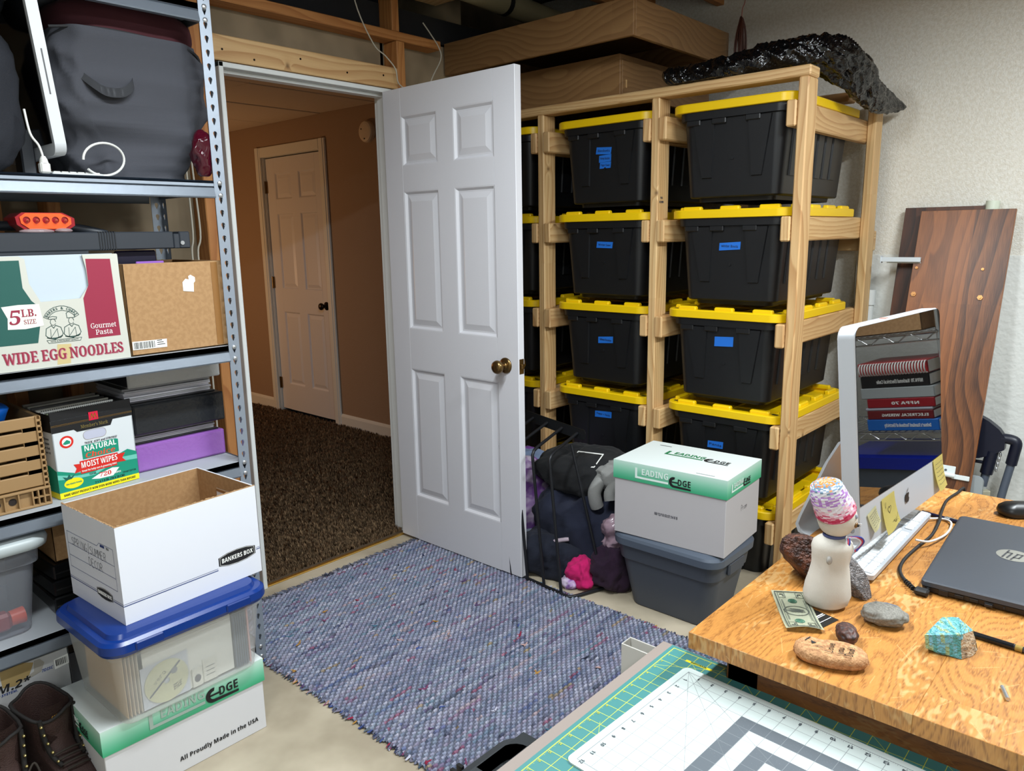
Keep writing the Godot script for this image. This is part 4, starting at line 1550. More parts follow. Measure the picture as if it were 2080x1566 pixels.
	var cp := CSGPolygon3D.new()
	cp.polygon = oc
	cp.depth = 0.05
	cp.name = "shell"
	mn.add_child(cp)
	for i in 5:
		var cc := CSGCylinder3D.new()
		cc.name = "socket_%03d" % i
		cc.radius = 0.0088
		cc.height = 0.07
		cc.sides = 24
		cc.operation = CSGShape3D.OPERATION_SUBTRACTION
		cc.rotation.x = PI / 2
		cc.position = Vector3(-0.045 + i * 0.0225, 0.0185, 0.03)
		mn.add_child(cc)
	mn.material_override = mt(Color(0.93, 0.33, 0.06), 0.4)
	g = G.new()
	g.xf = Transform3D(Basis(X, Vector3(0, 0, 1), -Y), Vector3.ZERO)
	var oc2 := PackedVector2Array()
	for p in oc: oc2.append(Vector2(p.x * 1.16, -(p.y - 0.016) * 1.18 - 0.014))
	g.prism(oc2, -0.10, -0.003)
	part("red_body", g, mt(Color(0.55, 0.03, 0.09), 0.3), t)
	for i in 5:
		g = G.new()
		g.lathe(PackedVector2Array([Vector2(0, 0), Vector2(0.004, 0.0), Vector2(0, 0.012)]), 10)
		var p := part("socket_pin", g, mt(Color(0.75, 0.35, 0.30), 0.3), t)
		p.position = Vector3(-0.045 + i * 0.0225, 0.0165, 0.006)
		p.rotation.x = PI / 2
	g = G.new()
	g.blob(Vector3(0.675, 1.4475, -2.265), Vector3(0.042, 0.0075, 0.016), func(_d): return 1.0, 20, 10)
	g.blob(Vector3(0.738, 1.449, -2.262), Vector3(0.022, 0.007, 0.014), func(_d): return 1.0, 20, 10)
	solo("plastic_wrap", g, mt(Color(0.52, 0.45, 0.46), 0.15), "bit of crumpled clear plastic under the orange holder", "wrapper")

func shelf_things_low() -> void:
	var y := 0.7165
	var X := Vector3.RIGHT
	var Y := Vector3.UP
	var g: G
	# collapsible tan crate
	var tan := mt(Color(0.60, 0.475, 0.315), 0.6)
	var t := thing("tan_crate", "tan plastic slotted crate at the left end of the lower shelf", "crate", Vector3(0.45, y, -2.262))
	g = G.new()
	var x1 := 0.172
	var x0 := -0.18
	# front wall built of bars so that the slots are real
	var rows := [0.055, 0.092, 0.100, 0.131, 0.139, 0.170, 0.178, 0.209, 0.217, 0.247]
	for i in range(0, rows.size(), 2): g.bx(x0, x1 - 0.010, rows[i], rows[i + 1], -0.014, -0.004, 0.002)
	for i in range(1, rows.size() - 1, 2):
		for k in 4: g.bx(x0 + 0.012 + k * 0.098, x0 + 0.045 + k * 0.098, rows[i] - 0.001, rows[i + 1] + 0.001, -0.014, -0.004)
		g.bx(x1 - 0.045, x1 - 0.010, rows[i] - 0.001, rows[i + 1] + 0.001, -0.014, -0.004)
	for i in 12: g.bx(x1 - 0.012, x1, 0.058 + i * 0.0158, 0.064 + i * 0.0158, -0.016, 0.0, 0.001)
	g.bx(x1 - 0.013, x1 - 0.010, 0.05, 0.247, -0.018, 0.001, 0.001)
	g.bx(x1 - 0.003, x1, 0.05, 0.247, -0.018, 0.0, 0.001)
	g.bx(x0, x1, 0.0, 0.006, -0.014, 0.002, 0.001)
	g.bx(x0, x1, 0.046, 0.052, -0.014, 0.003, 0.001)
	for k in 9: g.bx(x1 - 0.004 - [0.0, 0.014, 0.028, 0.042, 0.075, 0.108, 0.155, 0.2, 0.25][k], x1 - [0.0, 0.014, 0.028, 0.042, 0.075, 0.108, 0.155, 0.2, 0.25][k], 0.004, 0.048, -0.014, 0.002, 0.001)
	g.bx(x1 - 0.042, x1, 0.024, 0.027, -0.012, 0.001)
	g.bx(x0, x1 - 0.045, 0.004, 0.048, -0.016, -0.009)
	g.bx(x0, x0 + 0.01, 0.0, 0.247, -0.35, -0.01)
	g.bx(x1 - 0.01, x1, 0.0, 0.247, -0.35, -0.016)
	g.bx(x0, x1, 0.0, 0.247, -0.36, -0.35)
	g.bx(x0, x1, 0.0, 0.006, -0.35, -0.01)
	part("crate_body", g, tan, t)
	for cx in [-0.10, -0.045, 0.045, 0.082]:
		g = G.new()
		for q in [1.0, 0.62]: g.xf = Transform3D()
		g.tube([Vector3(cx, 0.026, -0.010), Vector3(cx, 0.026, -0.0075)], 0.0095, 18)
		part("foot_hole", g, mt(Color(0.13, 0.09, 0.07), 0.8), t)
	t = thing("blue_container", "bright blue plastic container resting in the tan crate", "container", Vector3(0.46, y + 0.20, -2.40))
	g = G.new()
	var R := []
	for q in [[0.0, 0.18, 0.17], [0.055, 0.215, 0.20], [0.068, 0.225, 0.21], [0.075, 0.215, 0.20], [0.088, 0.15, 0.13]]: R.append(ringxz(q[1], q[2], 0.05, q[0]))
	g.loft(R)
	part("lid", g, mt(Color(0.03, 0.42, 0.86), 0.4), t)
	# wipes carton, turned a little
	t = carton("wipes_box", "moist wipes carton with green waves and yellow stripe, stuffed with notebooks", Vector3(0.7585, y, -2.288), 0.12, 0.226, 0.222, 0.24, mt(Color(0.82, 0.84, 0.85), 0.55), M.cardd, true)
	var f := Vector3(-0.113, 0, 0)
	var gn := mt(Color(0.05, 0.55, 0.44), 0.55)
	var gl := mt(Color(0.42, 0.75, 0.68), 0.55)
	var yl := mt(Color(0.93, 0.87, 0.05), 0.55)
	var rd := mt(Color(0.82, 0.14, 0.09), 0.55)
	var bk := mt(Color(0.055, 0.055, 0.065), 0.55)
	var bl := [Vector3(-0.113, 0, 0), X, Y]
	print_on(t, "green_wave", [0, 0.014, 0.226, 0.014, 0.226, 0.085, 0.20, 0.098, 0.16, 0.085, 0.10, 0.062, 0.05, 0.064, 0, 0.082], f, X, Y, gn)
	print_on(t, "pale_wave", [0, 0.056, 0.05, 0.047, 0.10, 0.046, 0.16, 0.068, 0.226, 0.062, 0.226, 0.076, 0.16, 0.079, 0.10, 0.054, 0.05, 0.056, 0, 0.070], f, X, Y, gl, 0.0006)
	print_on(t, "yellow_stripe", [0, 0, 0.226, 0, 0.226, 0.017, 0, 0.017], f, X, Y, yl, 0.0007)
	print_on(t, "black_band", [0, 0.188, 0.058, 0.188, 0.066, 0.180, 0.160, 0.180, 0.168, 0.196, 0.226, 0.196, 0.226, 0.2225, 0, 0.2225], f, X, Y, bk)
	g = G.new()
	g.xf = Transform3D(Basis.IDENTITY, Vector3.ZERO)
	g.bx(-0.113, 0.113, 0.218, 0.246, -0.006, -0.002, 0.001)
	g.bx(-0.113, -0.110, 0.19, 0.240, -0.235, -0.002, 0.001)
	g.bx(0.110, 0.113, 0.19, 0.240, -0.235, -0.002, 0.001)
	part("top_flap", g, bk, t)
	print_on(t, "gold_line", [0, 0.2085, 0.226, 0.2085, 0.226, 0.2093, 0, 0.2093], f, X, Y, M.gold, 0.0007)
	print_on(t, "gold_line", [0, 0.2055, 0.226, 0.2055, 0.226, 0.2061, 0, 0.2061], f, X, Y, M.gold, 0.0007)
	print_on(t, "red_square", [0.102, 0.205, 0.128, 0.205, 0.128, 0.229, 0.102, 0.229], f, X, Y, mt(Color(0.80, 0.06, 0.22), 0.5), 0.0009)
	g = G.new()
	g.ribbon(on(f, X, Y, [0.106, 0.209, 0.111, 0.224, 0.115, 0.211, 0.119, 0.224, 0.124, 0.209]), Vector3(0, 0, 1), 0.002, 0.0014)
	part("gold_m", g, M.gold, t)
	txt(t, "Member's Mark", 0.0095, f + Vector3(0.115, 0.192, 0.0005), X, Y, mt(Color(0.48, 0.42, 0.22), 0.5), 0.076, "Droid Serif")
	var hw := []
	for p in rrect(0.064, 0.026, 0.012, 6): hw.append_array([p.x + 0.113, p.y + 0.165])
	print_on(t, "hand_hole", hw, f, X, Y, mt(Color(0.72, 0.73, 0.80), 0.7), 0.0004)
	g = G.new()
	g.ribbon(on(f, X, Y, hw + [hw[0], hw[1]]), Vector3(0, 0, 1), 0.0007, 0.0008)
	part("hole_edge", g, mt(Color(0.55, 0.48, 0.38), 0.7), t)
	print_on(t, "red_badge", oval(0.035, 0.158, 0.0185, 0.0175), f, X, Y, rd)
	print_on(t, "badge_ring", oval(0.035, 0.158, 0.0125, 0.0118), f, X, Y, M.inkw, 0.0007)
	print_on(t, "badge_mark", [0.024, 0.154, 0.03, 0.160, 0.036, 0.164, 0.045, 0.158, 0.043, 0.152, 0.03, 0.151], f, X, Y, gn, 0.0010)
	txt(t, "THICK, SOFT and STRONG!", 0.0062, f + Vector3(0.128, 0.143, 0), X, Y, M.ink, 0.092, "Droid Sans", true, 0.2)
	print_on(t, "logo_plate", [0.072, 0.098, 0.175, 0.098, 0.176, 0.135, 0.168, 0.138, 0.072, 0.138], f, X, Y, gn, 0.0006)
	txt(t, "NATURAL", 0.0155, f + Vector3(0.124, 0.1275, 0.0003), X, Y, M.inkw, 0.090, "Droid Sans", true)
	txt(t, "Choice", 0.0145, f + Vector3(0.122, 0.1075, 0.0005), X, Y, mt(Color(0.90, 0.30, 0.18), 0.5), 0.084, "Droid Serif", true, 0.25)
	var tl := Vector3(1, 0.075, 0).normalized()
	print_on(t, "red_ribbon", [0.045, 0.064, 0.062, 0.066, 0.062, 0.058, 0.165, 0.058, 0.165, 0.066, 0.192, 0.064, 0.182, 0.076, 0.192, 0.090, 0.17, 0.090, 0.17, 0.095, 0.062, 0.095, 0.062, 0.088, 0.045, 0.090, 0.052, 0.077], f, X, Y, rd, 0.0009)
	txt(t, "MOIST WIPES", 0.0165, f + Vector3(0.116, 0.082, 0.0008), X, Y, M.inkw, 0.102, "Droid Sans", true)
	txt(t, "Great for baby care & grooming kids!", 0.0052, f + Vector3(0.114, 0.065, 0.0008), X, Y, M.inkw, 0.098, "Droid Sans", true)
	print_on(t, "white_wipe", [0.088, 0.036, 0.110, 0.045, 0.150, 0.054, 0.170, 0.050, 0.150, 0.030, 0.110, 0.031], f, X, Y, M.inkw, 0.0009)
	txt(t, "720", 0.0125, f + Vector3(0.128, 0.042, 0.0008), X, Y, rd, 0.034, "Droid Serif", true)
	txt(t, "TOTAL", 0.005, f + Vector3(0.094, 0.051, 0.0006), X, Y, M.ink, 0.020, "Droid Sans", true)
	txt(t, "WIPES", 0.005, f + Vector3(0.163, 0.037, 0.0006), X, Y, M.inkw, 0.020, "Droid Sans", true)
	print_on(t, "yellow_badge", oval(0.040, 0.038, 0.026, 0.0145), f, X, Y, yl, 0.0008)
	print_on(t, "green_leaf", [0.020, 0.050, 0.012, 0.062, 0.024, 0.057, 0.030, 0.066, 0.034, 0.057, 0.046, 0.062, 0.036, 0.051], f, X, Y, mt(Color(0.05, 0.35, 0.30), 0.6), 0.0009)
	txt(t, "Aloe vitamin formula", 0.0045, f + Vector3(0.040, 0.038, 0.0007), X, Y, gn, 0.042, "Droid Sans", true)
	txt(t, "7.1 X 7.9 IN. (18 X 20 CM)", 0.0062, f + Vector3(0.140, 0.0225, 0.0005), X, Y, M.ink, 0.086, "Droid Sans", true)
	txt(t, "7PH8720726", 0.0050, f + Vector3(0.198, 0.031, 0.0005), X, Y, M.ink, 0.040)
	txt(t, "SAME GREAT PRODUCT! NOW EVEN MORE WIPES THAN BEFORE!", 0.0062, f + Vector3(0.112, 0.0085, 0.0006), X, Y, M.ink, 0.205, "Droid Sans", true)
	# left side print
	var sf := Vector3(-0.113, 0, -0.24)
	var sz := Vector3(0, 0, 1)
	print_on(t, "green_wave", [0, 0.014, 0.24, 0.014, 0.24, 0.080, 0.20, 0.092, 0, 0.07], sf, sz, Y, gn)
	print_on(t, "yellow_stripe", [0, 0, 0.24, 0, 0.24, 0.017, 0, 0.017], sf, sz, Y, yl, 0.0007)
	print_on(t, "black_band", [0, 0.19, 0.24, 0.19, 0.24, 0.2225, 0, 0.2225], sf, sz, Y, bk)
	for i in 4: txt(t, ["Directions", "Wipe clean", "Close lid", "Discard"][i], 0.006, sf + Vector3(0, 0.17 - i * 0.013, 0.19), sz, Y, M.ink, 0.055)
	# notebooks standing in it
	rg.seed = 21
	for i in 7:
		var nb := thing("notebook", ["white spiral notebook at the front of the wipes carton", "second notebook in the wipes carton, just behind the front one", "third notebook from the front in the wipes carton", "fourth notebook from the front in the wipes carton", "fifth notebook from the front in the wipes carton", "sixth notebook from the front in the wipes carton", "rearmost notebook leaning in the wipes carton"][i], "notebook", t.position + Basis(Vector3.UP, 0.12) * Vector3(0.0, 0.005, -0.022 - i * 0.026), 0.12, "notebooks in the wipes carton")
		g = G.new()
		var hh := 0.226 + 0.002 * i + rg.randf() * 0.004
		g.bx(-0.103, 0.100, 0.0, hh, -0.009, 0.0, 0.001)
		part("pages", g, mt([Color(0.83, 0.82, 0.75), Color(0.62, 0.66, 0.52), Color(0.80, 0.80, 0.78), Color(0.75, 0.74, 0.70), Color(0.30, 0.30, 0.30), Color(0.78, 0.78, 0.74), Color(0.55, 0.53, 0.50)][i], 0.75), nb)
		if i < 3:
			g = G.new()
			for k in 34: g.tube([Vector3(-0.098 + k * 0.0058, hh - 0.006, 0.0012), Vector3(-0.098 + k * 0.0058, hh + 0.003, -0.0045), Vector3(-0.098 + k * 0.0058, hh - 0.006, -0.010)], 0.0009, 5)
			part("spiral", g, mt(Color(0.35, 0.36, 0.34), 0.4, 0.5), nb)
	# binders
	var bz := -2.352
	var defs := [
		["purple", "bright purple ring binder lying at the bottom of the binder stack", 0.0, 0.084, Color(0.54, 0.34, 0.65), false, 1.030, 0.0],
		["black", "thin black binder with its white page edges out, above the purple one", 0.0845, 0.034, Color(0.07, 0.07, 0.08), true, 1.018, -0.018],
		["charcoal", "thick glossy black ring binder with a creased clear spine in the stack", 0.119, 0.094, Color(0.09, 0.10, 0.115), false, 1.032, 0.012],
		["grey", "dark binder with pale page edges out, second from the stack top", 0.2135, 0.052, Color(0.09, 0.09, 0.10), true, 1.018, -0.018],
		["white", "white ring binder on top of the binder stack", 0.266, 0.070, Color(0.74, 0.74, 0.73), false, 1.030, 0.008]]
	for q in defs:
		t = thing("ring_binder", q[1], "binder", Vector3(q[6], y + q[2], bz + q[7]), 0.0, "ring binders stacked on the lower shelf")
		var cm := mt(q[4], 0.32)
		g = G.new()
		var hb: float = q[3]
		if q[5]:
			g.bx(-0.146, 0.146, 0.0, 0.0035, -0.27, 0.004, 0.001)
			g.bx(-0.146, 0.146, hb - 0.0035, hb, -0.27, 0.004, 0.001)
			part("cover", g, cm, t)
			var np := int(hb / 0.006) - 1
			for k in np:
				g = G.new()
				var w := 0.138 - 0.003 * (k % 2)
				g.bx(-w, w, 0.004 + k * 0.006, 0.0095 + k * 0.006, -0.22, -0.008 + 0.005 * ((k * 7) % 3 - 1), 0.0006)
				part("pages", g, mt(Color(0.78, 0.77, 0.80).lerp(Color(0.68, 0.68, 0.70), (k * 3 % 4) / 3.0), 0.7), t)
		else:
			g.bx(-0.146, 0.146, 0.0, hb, -0.27, 0.0, 0.0035)
			part("cover", g, cm, t)
			g = G.new()
			g.bx(-0.140, 0.140, 0.005, hb - 0.005, -0.001, 0.0016, 0.001)
			var cl := mt(q[4].lightened(0.06), 0.16)
			bump(cl, noise(400, 0.03, 3), 0.05, 256)
			tripl(cl, 6.0)
			part("clear_spine", g, cl, t)
			if q[0] == "white":
				g = G.new()
				g.bx(-0.1465, -0.142, 0.004, hb - 0.004, -0.26, -0.003)
				part("page_edges", g, mt(Color(0.10, 0.10, 0.12), 0.6), t)
	# grey-lidded bin with orange toys on the shelf below
	var y4 := 0.3665
	t = thing("clear_bin", "translucent grey-lidded bin of orange and red toys on the shelf above the white stereo carton", "bin", Vector3(0.37, y4, -2.42))
	g = G.new()
	R = []
	for q in [[0.0, 0.335, 0.27, 0.03], [0.006, 0.345, 0.28, 0.035], [0.20, 0.385, 0.33, 0.035], [0.203, 0.405, 0.345, 0.035], [0.250, 0.412, 0.352, 0.035]]: R.append(ringxz(q[1], q[2], q[3], q[0]))
	g.loft(R, true, true, false)
	var frost := mt(Color(0.62, 0.64, 0.68, 0.42), 0.3)
	frost.transparency = BaseMaterial3D.TRANSPARENCY_ALPHA
	part("tub", g, frost, t)
	g = G.new()
	R = []
	for q in [[0.246, 0.43, 0.375, 0.05], [0.250, 0.455, 0.40, 0.06], [0.268, 0.462, 0.405, 0.06], [0.282, 0.45, 0.395, 0.06], [0.290, 0.36, 0.30, 0.05]]: R.append(ringxz(q[1], q[2], q[3], q[0]))
	g.loft(R)
	part("lid", g, mt(Color(0.70, 0.735, 0.74), 0.4), t)
	var toy := mt(Color(0.62, 0.09, 0.10), 0.4)
	var tor := mt(Color(0.95, 0.32, 0.13), 0.4)
	var mk := func(at: Vector3, turn: float, lab: String) -> void:
		var k := thing("toy_blaster", lab, "toy", at, turn, "orange toys in the clear bin")
		var q := G.new()
		q.bx(-0.11, 0.05, 0.0, 0.05, -0.02, 0.02, 0.008)
		q.bx(-0.09, -0.05, 0.045, 0.075, -0.018, 0.018, 0.006)
		part("body", q, toy, k)
		q = G.new()
		q.cyl(Vector3(0.05, 0.026, 0), Vector3(0.085, 0.026, 0), 0.021, 0.023, 18)
		part("muzzle", q, tor, k)
		q = G.new()
		q.bx(-0.10, -0.02, -0.002, 0.020, 0.016, 0.024, 0.003)
		part("grip", q, tor, k)
		q = G.new()
		q.bx(-0.015, 0.005, 0.0, 0.045, 0.019, 0.0225, 0.002)
		part("band", q, mt(Color(0.2, 0.2, 0.22), 0.5), k)
	mk.call(Vector3(0.445, y4 + 0.012, -2.315), 0.06, "red toy blaster with orange muzzle lying at the front of the clear bin")
	mk.call(Vector3(0.30, y4 + 0.008, -2.38), 0.3, "second red toy lying deeper in the clear bin")
	t = thing("toy_ring", "upright red toy with orange round end at the left of the clear bin", "toy", Vector3(0.37, y4 + 0.10, -2.33))
	g = G.new()
	g.cyl(Vector3(0, 0, -0.04), Vector3(0, 0, 0.0), 0.034, 0.034, 20)
	g.cyl(Vector3(-0.01, 0.055, -0.04), Vector3(-0.01, 0.055, -0.005), 0.022, 0.022, 16)
	part("body", g, toy, t)
	g = G.new()
	g.lathe(PackedVector2Array([Vector2(0.010, 0), Vector2(0.017, 0), Vector2(0.017, 0.006), Vector2(0.010, 0.006)]), 18)
	var rp := part("ring", g, tor, t)
	rp.rotation.x = PI / 2
	rp.position = Vector3(-0.018, 0.0, 0.0)
	carton("cardboard_box", "small brown cardboard box at the back of the shelf beside the clear bin", Vector3(0.735, y4 + 0.142, -2.36), 0.0, 0.20, 0.145, 0.22, M.card, M.cardd, false)
	for i in 3:
		t = thing("black_case", ["glossy black flat case at the bottom of the pile beside the clear bin", "middle glossy black flat case in the pile beside the clear bin", "top glossy black flat case in the pile under the small brown box"][i], "case", Vector3(0.735 + 0.006 * i, y4 + 0.047 * i, -2.33 - 0.01 * i), 0.03 * i, "black cases by the clear bin")
		g = G.new()
		g.bx(-0.125, 0.125, 0.0, 0.046, -0.28, 0.0, 0.004)
		part("case_body", g, mt(Color(0.06, 0.063, 0.068), 0.2), t)
		g = G.new()
		g.bx(-0.12, 0.12, 0.018, 0.022, -0.275, 0.001, 0.0005)
		part("seam", g, M.blacks, t)
	# stereo carton at the bottom
	t = carton("stereo_carton", "scuffed white stereo carton with bold black model lettering on the bottom shelf", Vector3(0.42, 0.0625, -2.235), 0.0, 0.362, 0.245, 0.36, mt(Color(0.70, 0.70, 0.70), 0.65), null, false)
	f = Vector3(-0.42, -0.0625, 0)
	print_on(t, "old_tape", [0.435, 0.303, 0.437, 0.256, 0.465, 0.248, 0.50, 0.262, 0.515, 0.296, 0.49, 0.306], f, X, Y, mt(Color(0.62, 0.53, 0.35), 0.5))
	print_on(t, "worn_patch", [0.478, 0.25, 0.53, 0.262, 0.54, 0.285, 0.53, 0.300, 0.516, 0.300, 0.513, 0.27, 0.48, 0.256], f, X, Y, mt(Color(0.60, 0.58, 0.54), 0.7), 0.0005)
	txt(t, "-FM.2*", 0.021, f + Vector3(0.448, 0.252, 0.0004), X, Vector3(0, 1, 0), M.ink, 0.108, "Droid Sans", true, 0.22)
	txt(t, "STOP SYSTEM.", 0.0065, f + Vector3(0.438, 0.235, 0.0), X, Y, mt(Color(0.10, 0.22, 0.50), 0.6), 0.064, "Droid Sans", true, 0.2)
	txt(t, "7DISC", 0.008, f + Vector3(0.545, 0.262, 0.0), X, Y, mt(Color(0.10, 0.22, 0.50), 0.6), 0.028, "Droid Sans", true, 0.2)
	print_on(t, "barcode_sticker", [0.563, 0.252, 0.599, 0.256, 0.599, 0.285, 0.563, 0.281], f, X, Y, M.inkw)
	g = G.new()
	bx_bars(g, f, X, Y, 0.566, 0.596, 0.260, 0.279, 9)
	part("barcode", g, M.ink, t)
	hand(t, "ORIG", f + Vector3(0.445, 0.178, 0), X, Y, 0.020, M.pen, 0.0011)
	hand(t, "JVC", f + Vector3(0.440, 0.150, 0), X, Y, 0.018, M.pen, 0.0011)
	boots()

func bx_bars(g: G, f: Vector3, u: Vector3, w: Vector3, x0: float, x1: float, y0: float, y1: float, sd: int) -> void:
	rg.seed = sd
	var x := x0
	while x < x1:
		var k := rg.randf_range(0.0005, 0.002)
		poly(g, [x, y0, x + k, y0, x + k, y1, x, y1], f, u, w, 0.0009)
		x += k + rg.randf_range(0.0006, 0.0018)

# hand lettering: strokes on a unit grid (x 0..0.7, y 0..1)
const STROKES := {
	"S": [[0.6, 0.88, 0.4, 1.0, 0.12, 0.85, 0.12, 0.65, 0.55, 0.42, 0.55, 0.15, 0.3, 0.0, 0.05, 0.12]], "P": [[0.1, 0.0, 0.12, 1.0, 0.5, 0.95, 0.6, 0.75, 0.45, 0.52, 0.12, 0.5]],
	"R": [[0.1, 0.0, 0.12, 1.0, 0.5, 0.95, 0.58, 0.75, 0.42, 0.52, 0.12, 0.5], [0.3, 0.5, 0.62, 0.0]], "I": [[0.35, 0.0, 0.35, 1.0]], "N": [[0.1, 0.0, 0.1, 1.0, 0.58, 0.0, 0.6, 1.0]],
	"G": [[0.6, 0.85, 0.38, 1.0, 0.1, 0.75, 0.1, 0.25, 0.35, 0.0, 0.6, 0.15, 0.62, 0.42, 0.38, 0.42]], "/": [[0.2, -0.25, 0.5, 1.3]], "U": [[0.1, 1.0, 0.1, 0.25, 0.32, 0.0, 0.56, 0.2, 0.6, 1.0]],
	"M": [[0.05, 0.0, 0.1, 1.0, 0.35, 0.4, 0.6, 1.0, 0.66, 0.0]], "E": [[0.55, 1.0, 0.12, 1.0, 0.12, 0.0, 0.58, 0.0], [0.12, 0.52, 0.48, 0.52]], "D": [[0.1, 0.0, 0.1, 1.0, 0.45, 0.9, 0.62, 0.5, 0.45, 0.1, 0.1, 0.0]],
	"C": [[0.6, 0.82, 0.38, 1.0, 0.1, 0.7, 0.1, 0.3, 0.35, 0.0, 0.6, 0.15]], "O": [[0.35, 1.0, 0.1, 0.75, 0.1, 0.25, 0.35, 0.0, 0.6, 0.25, 0.6, 0.75, 0.35, 1.0]], "J": [[0.55, 1.0, 0.55, 0.2, 0.3, 0.0, 0.1, 0.2]], "V": [[0.05, 1.0, 0.35, 0.0, 0.65, 1.0]],
	"L": [[0.12, 1.0, 0.12, 0.0, 0.55, 0.05]], "o": [[0.35, 0.55, 0.12, 0.4, 0.15, 0.1, 0.38, 0.0, 0.58, 0.2, 0.52, 0.48, 0.35, 0.55]], "v": [[0.1, 0.55, 0.32, 0.0, 0.58, 0.55]], "e": [[0.12, 0.28, 0.55, 0.32, 0.45, 0.55, 0.2, 0.5, 0.12, 0.2, 0.3, 0.0, 0.58, 0.1]],
	"y": [[0.1, 0.55, 0.32, 0.08], [0.6, 0.55, 0.3, -0.35, 0.1, -0.35]], "u": [[0.1, 0.55, 0.14, 0.1, 0.38, 0.0, 0.54, 0.2, 0.56, 0.55], [0.56, 0.3, 0.62, 0.0]], "a": [[0.55, 0.5, 0.25, 0.55, 0.1, 0.25, 0.28, 0.0, 0.52, 0.2, 0.55, 0.5, 0.62, 0.0]],
	"d": [[0.52, 0.4, 0.25, 0.55, 0.1, 0.25, 0.28, 0.0, 0.5, 0.15, 0.56, 1.0, 0.6, 0.0]], "!": [[0.3, 1.0, 0.3, 0.3], [0.3, 0.1, 0.3, 0.0]], "r": [[0.15, 0.55, 0.18, 0.0], [0.18, 0.35, 0.35, 0.55, 0.55, 0.5]], "m": [[0.05, 0.55, 0.08, 0.0], [0.08, 0.4, 0.25, 0.55, 0.32, 0.0], [0.32, 0.4, 0.5, 0.55, 0.6, 0.0]], "s": [[0.5, 0.5, 0.25, 0.55, 0.2, 0.35, 0.48, 0.2, 0.4, 0.0, 0.12, 0.05]],
	"T": [[0.05, 1.0, 0.65, 1.0], [0.35, 1.0, 0.35, 0.0]], "A": [[0.05, 0.0, 0.35, 1.0, 0.62, 0.0], [0.18, 0.4, 0.52, 0.4]]}

func hand(parent: Node, s: String, o: Vector3, u: Vector3, w: Vector3, h: float, m: Material, wd: float, called := "handwriting") -> void:
	# o: centre of the word
	var g := G.new()
	u = u.normalized()
	w = w.normalized()
	var n := u.cross(w)
	var x := -s.length() * 0.36
	for ch in s:
		if STROKES.has(ch):
			for st in STROKES[ch]:
				var pts := []
				for i in range(0, st.size(), 2):
					var p: Vector3 = o + u * (x + st[i]) * h + w * (st[i + 1] - 0.5) * h

					pts.append(p)
				if pts.size() > 2: pts = smoothed(pts, 3)
				g.ribbon(pts, n, wd, 0.0008)
		x += 0.72
	part(called, g, m, parent)

